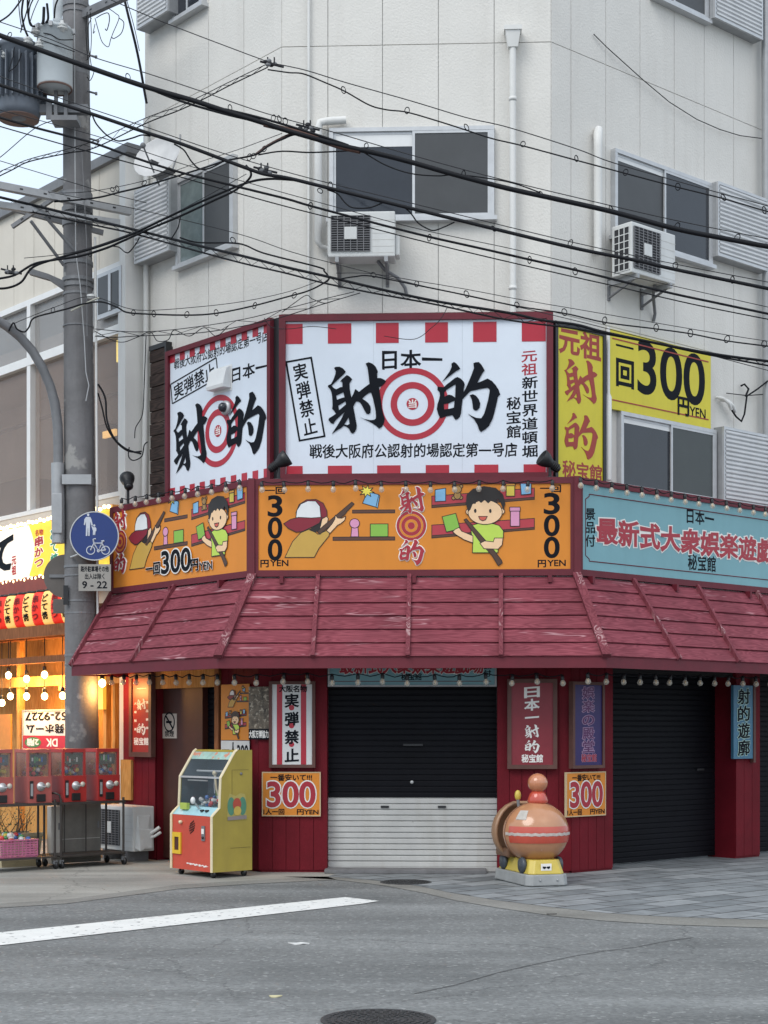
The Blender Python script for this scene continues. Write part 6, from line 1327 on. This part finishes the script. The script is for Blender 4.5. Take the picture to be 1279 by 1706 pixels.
def cart(pxl, pxr, lab):
    x0, x1 = GF.x(pxl), GF.x(pxr); t = thing('trolley_cart', lab, 'cart', GF, ((x0 + x1) / 2, .2, 0), 'steel trolleys under the capsule machines')
    mb = MB(); mb.box(x0, x1, -.03, .40, .735, .763, M_cart); mb.build('top_shelf', None, t)
    mb = MB(); mb.box(x0, x1, -.03, .40, .135, .155, M_cart); mb.build('lower_shelf', None, t)
    for x in (x0 + .02, x1 - .02):
        for y in (-.01, .38):
            mb = MB(); mb.tube([(x, y, .10), (x, y, .80)], .014, 8, M_cart); mb.build('post', None, t)
            mb = MB(); mb.lathe([(1e-6, -.016), (.04, -.016), (.046, 0), (.04, .016), (1e-6, .016)], (x + .01, y, .048), 14, M_black, axis='x'); mb.box(x - .022, x + .03, y - .012, y + .012, .06, .105, M_galvd); mb.build('caster', None, t)
    mb = MB()
    for y in (.0,): mb.tube([(x0 + .02, y - .01, .78), (x0 - .0, y - .01, .85), (x0 - .05, y - .01, .87), (x0 - .05, y + .38, .87), (x0 - .0, y + .38, .85), (x0 + .02, y + .38, .78)], .012, 8, M_cart)
    mb.build('handle', None, t)
    mb = MB()
    for x in (x0 + (x1 - x0) * .33, x0 + (x1 - x0) * .66): mb.tube([(x, .38, .155), (x, .38, .735)], .008, 6, M_cart)
    mb.build('back_rods', None, t)
cart(98, 207, 'dark steel trolley carrying the two right red capsule machines'); cart(-12, 93, 'dark steel trolley carrying the two faded capsule machines at the left edge')
# basket, planter, boxes behind
x0, x1 = GF.x(5), GF.x(62); t = thing('basket', 'pink basket of small goods on the lower shelf of the left trolley', 'basket', GF, ((x0 + x1) / 2, .15, .156))
Mp = mat('pink_plastic', (.48, .14, .25), .45, .25, 9); mb = MB()
mb.box(x0, x1, .0, .30, .158, .17, Mp)
for a in range(6): z = .175 + a * .028; mb.box(x0, x1, -.004, .004, z, z + .018, Mp); mb.box(x0 - .004, x0 + .004, .005, .3, z, z + .018, Mp); mb.box(x1 - .004, x1 + .004, .005, .3, z, z + .018, Mp)
for a in range(10): x = x0 + (x1 - x0) * a / 9; mb.box(x - .006, x + .006, -.007, -.0041, .17, .345, Mp)
mb.box(x0 - .008, x1 + .008, -.012, .31, .345, .36, Mp); mb.build('tub', None, t)
rd = random.Random(3); mb = MB()
for k in range(26): mb.ball((rd.uniform(x0 + .04, x1 - .04), rd.uniform(.04, .26), rd.uniform(.35, .41)), .035, .035, .03, rd.choice(M_caps), 8, 5)
mb.build('goods', None, t)
x0, x1 = GF.x(36), GF.x(108); t = thing('planter', 'cream planter with a bare twiggy shrub behind the trolleys', 'planter', GF, ((x0 + x1) / 2, .75, 0))
Mpl = mat('planter_cream', (.45, .38, .24), .6, .15); mb = MB()
vs = [(x0 + .04, .55, .0), (x1 - .04, .55, 0), (x1 - .04, .85, 0), (x0 + .04, .85, 0), (x0, .52, .36), (x1, .52, .36), (x1, .88, .36), (x0, .88, .36)]
mb.add(vs, [(0, 1, 5, 4), (1, 2, 6, 5), (2, 3, 7, 6), (3, 0, 4, 7)], Mpl); mb.box(x0 - .015, x1 + .015, .50, .53, .35, .395, Mpl); mb.box(x0 - .015, x1 + .015, .87, .90, .35, .395, Mpl); mb.box(x0, x1, .53, .87, .30, .34, mat('soil', (.04, .03, .02), .9)); mb.build('pot', None, t)
mb = MB(); Mtw = mat('twig_bark', (.07, .05, .03), .8); Mlf = mat('dull_leaf', (.06, .09, .03), .6, .4, 20)
for k in range(16):
    p = Vector((rd.uniform(x0 + .08, x1 - .08), rd.uniform(.6, .8), .33)); pts = [p]; d = Vector((rd.uniform(-.5, .5), rd.uniform(-.3, .3), 1)).normalized()
    for j in range(5): d = (d + Vector((rd.uniform(-.45, .45), rd.uniform(-.3, .3), rd.uniform(-.1, .2)))).normalized(); pts.append(pts[-1] + d * .075)
    mb.tube(pts, [.007, .006, .005, .004, .003, .002], 5, Mtw)
mb.build('stems', None, t); mb = MB()
for k in range(130):
    c = Vector((rd.uniform(x0 + .05, x1 - .03), rd.uniform(.55, .85), .36 + rd.random() * .38)); a = Vector((rd.uniform(-1, 1), rd.uniform(-1, 1), rd.uniform(-.6, .9))).normalized(); b = a.orthogonal().normalized(); l = rd.uniform(.02, .045)
    mb.add([c, c + a * l * .5 + b * l * .25, c + a * l, c + a * l * .5 - b * l * .25], [(0, 1, 2, 3)], Mlf)
mb.build('foliage', None, t)
for pxl, pxr, y, z1, m, lab in ((116, 134, .62, .70, mat('cabinet_white', (.50, .48, .44), .5, .1, streak=.2), 'narrow pale cabinet standing behind the trolley at the pole foot'), (128, 202, .75, .72, mat('cabinet_grey', (.21, .20, .18), .6, .25, 4, streak=.4), 'wide dull grey cabinet behind the right trolley')):
    x0, x1 = GF.x(pxl), GF.x(pxr); y = .44; w2 = .10
    t = thing('storage_cabinet', lab, 'cabinet', GF, ((x0 + x1) / 2, y, 0)); yy = .43 if pxl < 120 else .46
    mb = MB(); mb.box(x0, x1, yy, yy + .10, .02, z1, m); mb.build('body', None, t, .008)
    mb = MB(); mb.box(x0 + .02, x1 - .02, yy - .006, yy - .0005, .30, .306, M_gap); mb.box(x1 - .05, x1 - .03, yy - .012, yy - .0005, .42, .5, M_galvd); mb.build('door_trim', None, t)
xr = LE.x(252, .60); t = aircon('dirty white floor standing air conditioner beside the left door behind the trolley', LE, 230, 1340, 1436, .56, .80, .30, False, .10, xc=xr - .40)
mb = MB()
for a in (.1, .55): mb.box(xr - .8 + a, xr - .8 + a + .12, -.86, -.56, .006, .13, M_conc)
mb.build('foot_block', None, t)
mb = MB(); vs = [(xr + .001, -.83, .17), (xr + .001, -.66, .17), (xr + .001, -.62, .56), (xr + .001, -.80, .56), (xr + .07, -.80, .14), (xr + .05, -.68, .19), (xr + .012, -.63, .55), (xr + .012, -.79, .55)]
mb.add(vs, [(0, 3, 2, 1), (4, 5, 6, 7), (0, 1, 5, 4), (2, 3, 7, 6), (0, 4, 7, 3), (1, 2, 6, 5)], mat('aircon_casing', 'x')); mb.build('loose_cover', None, t)
mb = MB(); mb.tube([(xr + .0, -.66, .33), (xr + .06, -.62, .36), (xr + .12, -.56, .42)], .022, 8, M_pipe); mb.tube([(xr + .0, -.66, .28), (xr + .07, -.60, .31), (xr + .13, -.55, .36)], .018, 8, M_pipe); mb.build('refrigerant_pipes', None, t)
x0, x1 = LE.x(203, .50), LE.x(220, .50); t = thing('timber_offcut', 'pale timber offcut leaning against the lit wall above the floor air conditioner', 'board', LE, (x0, -.5, .7))
mb = MB(); mb.box(x0, x1, -.52, -.485, .72, 1.22, W_warm); mb.build('board', None, t)

# ================================================================== CLAW MACHINE
CO = G(354, 1465); CF = Face((CO.x, CO.y), R(-49))
t = thing('claw_machine', 'small red and yellow claw machine with a sloping glass front on casters', 'claw machine', CF, (-.4, .26, 0))
M_cy = mat('claw_yellow', (.38, .295, .050), .45, .16, 2.5, streak=.35, streakcol=(.22, .165, .045), speck=((.14, .10, .04), 11, .745)); M_cr = mat('claw_red', (.55, .075, .045), .4, .14, 3, speck=((.65, .6, .55), 9, .72)); M_trimc = mat('cream_trim', (.72, .62, .42), .4)
PRF = [(0, .07), (0, .665), (.02, .685), (.10, .755), (.115, 1.08), (.30, 1.355), (.33, 1.375), (.52, 1.375), (.52, .07)]
for xa_, xb_ in ((-.025, 0), (-.80, -.775)):
    mb = MB(); n = len(PRF); vs = [(x, a, b) for x in (xa_, xb_) for a, b in PRF]
    mb.add(vs, [tuple(reversed(range(n))), tuple(range(n, 2 * n))] + [(i, (i + 1) % n, (i + 1) % n + n, i + n) for i in range(n)], M_cy); mb.build('side_panel', None, t)
    mb = MB(); mb.tube([((xa_ + xb_) / 2, a - .004, b) for a, b in PRF[:7]], .016, 6, M_trimc, smooth=False); mb.build('edge_trim', None, t)
for xx in (-.774, -.029):
    mb = MB(); pp = [(.11, .76), (.125, 1.08), (.305, 1.35), (.49, 1.35), (.49, .76)]; n = 5
    vs = [(x_, a, b) for x_ in (xx, xx + .003) for a, b in pp]; mb.add(vs, [tuple(reversed(range(n))), tuple(range(n, 2 * n))], mat('claw_inner', (.06, .075, .095), .5, .2)); mb.build('inner_lining', None, t)
mb = MB(); mb.box(-.775, -.025, .006, .02, .07, .665, M_cr); mb.box(-.775, -.025, .50, .518, .07, 1.37, M_dark); mb.box(-.775, -.025, .02, .5, .07, .10, M_dark); mb.build('lower_cabinet', None, t)
mb = MB(); M_dk = mat('deck_blue', (.33, .55, .60), .4, .15, 6); mb.add([(-.775, .004, .667), (-.025, .004, .667), (-.025, .10, .757), (-.775, .10, .757)], [(0, 1, 2, 3)], M_dk); mb.add([(-.775, .10, .7555), (-.025, .10, .7555), (-.025, .5, .7555), (-.775, .5, .7555)], [(0, 1, 2, 3)], M_dk); mb.build('control_deck', None, t)
dk = lambda x, u, h=0: (x, .004 + .096 * u - .68 * h, .667 + .09 * u + .73 * h)
mb = MB()
for x in (-.27, -.18): mb.lathe([(.026, 0), (.026, .014), (.018, .02), (1e-6, .021)], dk(x, .5), 12, M_black)
mb.build('buttons', None, t)
mb = MB(); mb.tube([dk(-.36, .75), dk(-.355, .75, .1)], .011, 7, M_alu); mb.ball(dk(-.355, .75, .13), .028, .028, .04, M_white, 10, 7); mb.build('joystick', None, t)
mb = MB(); a = dk(-.60, .6, .004); mb.box(-.67, -.54, .03, .07, a[2] - .0, a[2] + .07, mat('lime_ticket', (.42, .52, .10), .5)); mb.build('deck_ticket', None, t)
M_cg = mat('claw_glass', (.16, .20, .22), .04, .1, alpha=.22, spec=.9); mb = MB()
mb.add([(-.775, .103, .757), (-.025, .103, .757), (-.025, .117, 1.075), (-.775, .117, 1.075)], [(0, 1, 2, 3)], M_cg); mb.add([(-.775, .118, 1.085), (-.025, .118, 1.085), (-.025, .243, 1.27), (-.775, .243, 1.27)], [(0, 1, 2, 3)], M_cg); mb.build('glass', None, t)
mb = MB(); mb.box(-.775, -.025, .105, .13, 1.068, 1.088, M_alu); mb.box(-.775, -.4, .2, .215, 1.03, 1.045, M_alu); mb.build('glass_rail', None, t)
mb = MB(); mq = mat('marquee_print', (.30, .48, .42), .4, .3, 9, speck=((.55, .16, .08), 13, .55)); mb.add([(-.775, .245, 1.272), (-.025, .245, 1.272), (-.025, .297, 1.352), (-.775, .297, 1.352)], [(0, 1, 2, 3)], mq); mb.build('marquee', None, t)
mb = MB(); mb.add([(-.775, .298, 1.354), (-.025, .298, 1.354), (-.025, .33, 1.374), (-.775, .33, 1.374), (-.025, .5, 1.374), (-.775, .5, 1.374)], [(0, 1, 2, 3), (3, 2, 4, 5)], M_cy); mb.build('top_panel', None, t)
mb = MB(); mb.box(-.775, -.025, .47, .499, .76, 1.36, mat('claw_back', (.055, .075, .10), .5, .3, 3)); mb.build('back_panel', None, t)
rd = random.Random(11); mb = MB()
for k in range(90):
    mb.ball((rd.uniform(-.48, -.06), rd.uniform(.15, .44), .775 + rd.random() * .09), rd.uniform(.02, .035), rd.uniform(.02, .03), rd.uniform(.015, .028), rd.choice([mat('foil_silver', (.5, .5, .5), .25, .3, 20), MATS['capsule_white'], MATS['capsule_blue'], mat('foil_silver', 'x'), MATS['capsule_red']]), 7, 5)
mb.build('prizes', None, t)
mb = MB(); mb.box(-.52, -.03, .40, .44, .80, .93, mat('green_turf_strip', (.17, .27, .05), .8, .4, 25)); mb.build('turf_strip', None, t)
mb = MB(); mb.tube([(-.36, .28, 1.12), (-.33, .28, .95), (-.27, .3, .80)], .014, 6, M_trimc); mb.tube([(-.36, .28, 1.12), (-.37, .28, .98), (-.36, .28, .9)], .008, 6, M_alu); mb.tube([(-.7, .28, 1.14), (-.1, .28, 1.14)], .013, 6, M_alu); mb.ball((-.36, .28, 1.12), .03, .03, .03, M_trimc, 8, 6); mb.build('crane_arm', None, t)
mb = MB(); mb.ball((-.13, .36, 1.0), .13, .07, .12, mat('plush_tan', (.40, .26, .10), .9, .3, 20), 14, 9); mb.box(-.14, -.10, .27, .285, .98, 1.02, M_black); mb.build('hanging_prize', None, t)
mb = MB(); M_cy2 = mat('chute_yellow', (.72, .46, .03), .4, .06)
mb.box(-.76, -.60, -.012, .004, .42, .47, M_cy2); mb.box(-.76, -.60, -.012, .004, .235, .275, M_cy2); mb.box(-.76, -.725, -.012, .004, .275, .42, M_cy2); mb.box(-.635, -.60, -.012, .004, .275, .42, M_cy2); ch = mb.build('prize_door', None, t)
mb = MB(); mb.box(-.7249, -.6351, -.002, .004, .2751, .4199, M_brown); mb.build('flap', None, ch)
mb = MB()
for k in range(5):
    zz = .49 + k * .025; hw = .055 * math.sqrt(max(.05, 1 - ((k - 2) / 2.6) ** 2)); mb.tube([(-.395 - hw, .003, zz - .02), (-.395, .002, zz), (-.395 + hw, .003, zz + .02)], .006, 5, M_black)
mb.build('speaker_slots', None, t)
mb = MB(); mb.box(-.205, -.145, -.006, .004, .40, .56, M_galvd); cs = mb.build('coin_slot', None, t); mb = MB(); mb.box(-.20, -.155, -.009, -.0061, .475, .53, M_halo); mb.lathe([(.014, 0), (.014, .012), (1e-6, .013)], (-.17, -.0062, .435), 10, M_black, axis='-y'); mb.build('coin_button', None, cs)
mb = MB(); mb.lathe([(.02, 0), (.018, .03), (1e-6, .035)], (-.60, .005, .585), 12, M_trimc, axis='-y'); mb.build('lock_knob', None, t)
mb = MB()
for k in range(14): x = -.50 + k * .029; mb.box(x, x + .033, .0035, .0058, .135 - k * .0012 + .006 * math.sin(k * 2.1), .148 - k * .0012 + .004 * math.sin(k * 3.3), M_halo)
mb.build('scuff_mark', None, t)
mb = MB(); x = .0012; f = lambda p: [(x, a, b) for a, b in p]
def fan(pts, m, dx):
    n = len(pts); mb.add([(dx, a, b) for a, b in pts], [tuple(range(n))], m)
fan([(.19, .62), (.44, .62), (.44, .84), (.42, .90), (.36, .91), (.30, .88), (.22, .91), (.19, .84)], mat('sticker_ground', (.42, .35, .10), .5), .002)
fan([(.24 + .05 * math.cos(k * .4), .77 + .10 * math.sin(k * .4)) for k in range(16)], mat('sticker_green', (.08, .24, .15), .5), .004); fan([(.39 + .05 * math.cos(k * .4), .77 + .10 * math.sin(k * .4)) for k in range(16)], MATS['sticker_green'], .0042)
fan([(.315 + .055 * math.cos(k * .4), .79 + .07 * math.sin(k * .4)) for k in range(16)], mat('sticker_red', (.42, .07, .04), .5), .006); fan([(.32 + .05 * math.cos(k * .4), .72 + .05 * math.sin(k * .4)) for k in range(16)], mat('sticker_yellow', (.55, .40, .08), .5), .008)
fan([(.19, .62), (.44, .63), (.44, .67), (.19, .66)], mat('sticker_band', (.25, .21, .20), .5), .0085); mb.build('side_sticker', None, t)
mb = MB()
for a, b, c_, e in ((.25, 1.16, .47, 1.163), (.25, .85, .253, 1.16), (.23, .32, .50, .323)): mb.box(.0005, .002, a, c_, b, e, mat('door_seam', (.10, .08, .02), .7))
mb.lathe([(.016, 0), (.014, .01), (1e-6, .011)], (.002, .37, 1.12), 10, M_galvd, axis='x'); mb.build('service_door', None, t)
for x, y in ((-.70, .07), (-.07, .06), (-.07, .46), (-.70, .46)):
    mb = MB(); mb.lathe([(1e-6, -.014), (.032, -.014), (.035, 0), (.032, .014), (1e-6, .014)], (x, y, .036), 12, M_black, axis='x'); mb.box(x - .02, x + .02, y - .012, y + .012, .045, .072, M_galvd); mb.build('caster', None, t)

# ================================================================== COIN RIDE (plain body, no face)
RO = G(914, 1478); RF = Face((RO.x, RO.y), R(17))
t = thing('kiddie_ride', 'round tan coin operated ride with a yellow bumper and grey base', 'coin ride', RF, (0, .45, 0))
M_tan = mat('ride_tan', (.47, .225, .115), .22, .12, 4, coat=.5, speck=((.55, .42, .33), 10, .70)); M_ry = mat('ride_yellow', (.55, .42, .07), .35, .12, 5, speck=((.5, .5, .42), 12, .70)); M_rg = mat('ride_base_grey', (.30, .31, .31), .55, .2, 6, speck=((.12, .12, .12), 14, .68)); M_rr = mat('ride_red', (.50, .075, .045), .22, .1, coat=.5)
def slab(pts0, z0, pts1, z1, m, name, bev=0):
    n = len(pts0); mb = MB(); mb.add([(a, b, z0) for a, b in pts0] + [(a, b, z1) for a, b in pts1], [tuple(reversed(range(n))), tuple(range(n, 2 * n))] + [(i, (i + 1) % n, (i + 1) % n + n, i + n) for i in range(n)], m); return mb.build(name, None, t, bev)
def rrect(w_, y0, y1, c): return [(-w_ + c, y0), (w_ - c, y0), (w_, y0 + c), (w_, y1 - c), (w_ - c, y1), (-w_ + c, y1), (-w_, y1 - c), (-w_, y0 + c)]
slab(rrect(.235, .0, .98, .06), .012, rrect(.225, .01, .97, .06), .125, M_rg, 'base', .012)
slab(rrect(.20, .025, .93, .05), .126, rrect(.165, .07, .88, .05), .27, M_ry, 'bumper', .012)
mb = MB(); mb.ball((0, .34, .535), .345, .33, .315, M_tan, 36, 22); mb.build('body', None, t)
# worn red band round the front, like a bumper stripe
def patch(name, a0, a1, z0, z1, m, off, wob=0, n=26, k=8):
    mb = MB(); vs = []; rx, ry, rz = .345 + off, .33 + off, .315 + off
    for j in range(k + 1):
        for i in range(n + 1):
            a = a0 + (a1 - a0) * i / n; e0 = z0 + (wob * math.sin(i * 2.7) if j in (0, k) else 0); z = e0 + (z1 - z0) * j / k; h = max(-.999, min(.999, (z - .535) / rz)); r = math.sqrt(1 - h * h); vs.append((rx * r * math.sin(a), .34 - ry * r * math.cos(a), z))
    mb.add(vs, [(j * (n + 1) + i, j * (n + 1) + i + 1, (j + 1) * (n + 1) + i + 1, (j + 1) * (n + 1) + i) for j in range(k) for i in range(n)], m, True); mb.build(name, None, t)
patch('red_band', R(-75), R(75), .44, .61, M_rr, .004)
patch('worn_tape', R(-85), R(78), .515, .545, mat('worn_tape', (.50, .44, .40), .5, .3, 20), .0065, .004)
# seat tub behind
mb = MB(); vs = []; n = 22; k = 10
for side, off in ((0, 0), (1, -.03)):
    for j in range(k + 1):
        ph = R(-80) + R(150) * j / k
        for i in range(n + 1):
            a = R(-105) + R(210) * i / n; rx, ry, rz = .35 + off, .27 + off, .33 + off
            vs.append((rx * math.cos(ph) * math.sin(a), .68 + ry * math.cos(ph) * math.cos(a), .53 + rz * math.sin(ph)))
q0 = (k + 1) * (n + 1); fs = []
for j in range(k):
    for i in range(n):
        a = j * (n + 1) + i; fs.append((a, a + n + 1, a + n + 2, a + 1)); fs.append((a + q0, a + 1 + q0, a + n + 2 + q0, a + n + 1 + q0))
for j in range(k): a = j * (n + 1); fs.append((a, a + q0, a + q0 + n + 1, a + n + 1)); b = a + n; fs.append((b, b + n + 1, b + q0 + n + 1, b + q0))
for i in range(n): a = k * (n + 1) + i; fs.append((a, a + q0, a + 1 + q0, a + 1))
mb.add(vs, fs, mat('ride_tan_dull', (.33, .19, .11), .4, .15, 4), True); mb.build('seat_tub', None, t)
mb = MB(); mb.box(-.25, .25, .5, .85, .27, .36, mat('seat_brown', (.16, .085, .05), .5, .2)); mb.build('seat', None, t, .02)
for sx_ in (-1, 1):
    for y in (.22, .74):
        mb = MB(); mb.lathe([(1e-6, -.022), (.075, -.022), (.085, 0), (.075, .022), (1e-6, .022)], (sx_ * .20, y, .21), 18, mat('ride_wheel', (.05, .06, .075), .4), axis='x'); mb.build('wheel', None, t)
mb = MB(); mb.lathe([(.10, .835), (.11, .86), (.085, .93), (.06, .96)], (.02, .34, 0), 18, M_rr); bc = mb.build('beacon_base', None, t)
mb = MB(); mb.ball((.02, .34, 1.045), .105, .105, .10, mat('beacon_globe', (.50, .20, .10), .18, .05, coat=.6), 22, 14); mb.build('beacon_globe', None, t)
mb = MB(); mb.tube([(-.15, .44, .80), (-.16, .44, .88)], .018, 8, M_galvd); mb.ball((-.16, .44, .915), .035, .03, .055, M_ry, 12, 8); mb.build('grip', None, t)
mb = MB(); mb.box(-.07, .045, .034, .0389, .165, .235, M_halo)
pl = mb.build('badge', None, t, 0); pl.rotation_euler = (0, 0, 0)
mb = MB()
for s_ in (-1, 1): mb.prism([(-.012 + s_ * .004, .205), (-.012 + s_ * .04, .208), (-.012 + s_ * .038, .190), (-.012 + s_ * .022, .180), (-.012 + s_ * .004, .192)], .030, .0335, M_ink)
mb.build('emblem', None, pl)
mb = MB(); seam = mat('moulding_seam', (.20, .09, .05), .6)
mb.tube([(.348 * math.sin(a) * math.cos(b), .34 - .333 * math.cos(a) * math.cos(b) * 0 - .333 * 0, .535) if False else (.3475 * math.cos(a), .34, .535 + .3175 * math.sin(a)) for a in [k * math.pi / 24 for k in range(-10, 35)]], .004, 5, seam); mb.build('moulding_seam', None, t)
mb = MB(); mb.box(.205, .30, .60, .80, .14, .50, mat('coin_box_grey', (.25, .26, .27), .45, .15, metal=.3)); cb = mb.build('coin_box', None, t, .01)
mb = MB(); mb.box(.2, .29, .592, .5995, .40, .46, M_black); mb.box(.235, .25, .588, .5919, .41, .45, M_alu); mb.build('coin_slot', None, cb)
for a in (R(-30), R(30)):
    mb = MB(); mb.lathe([(.012, 0), (.01, .006), (1e-6, .008)], (.235 * math.sin(a) * .8, .0, .07), 8, M_galv, axis='-y'); mb.build('bolt', None, t)
for i, (a, z) in enumerate(((R(-52), .72),)):
    patch('faded_notice', a - .2, a + .2, z - .04, z + .05, mat('faded_paper', (.45, .42, .38), .6, .2, 20), .003, n=6, k=4)

for o in bpy.data.objects:
    if '_b' in o: del o['_b']
for o in list(bpy.data.meshes):
    if o.users == 0: bpy.data.meshes.remove(o)
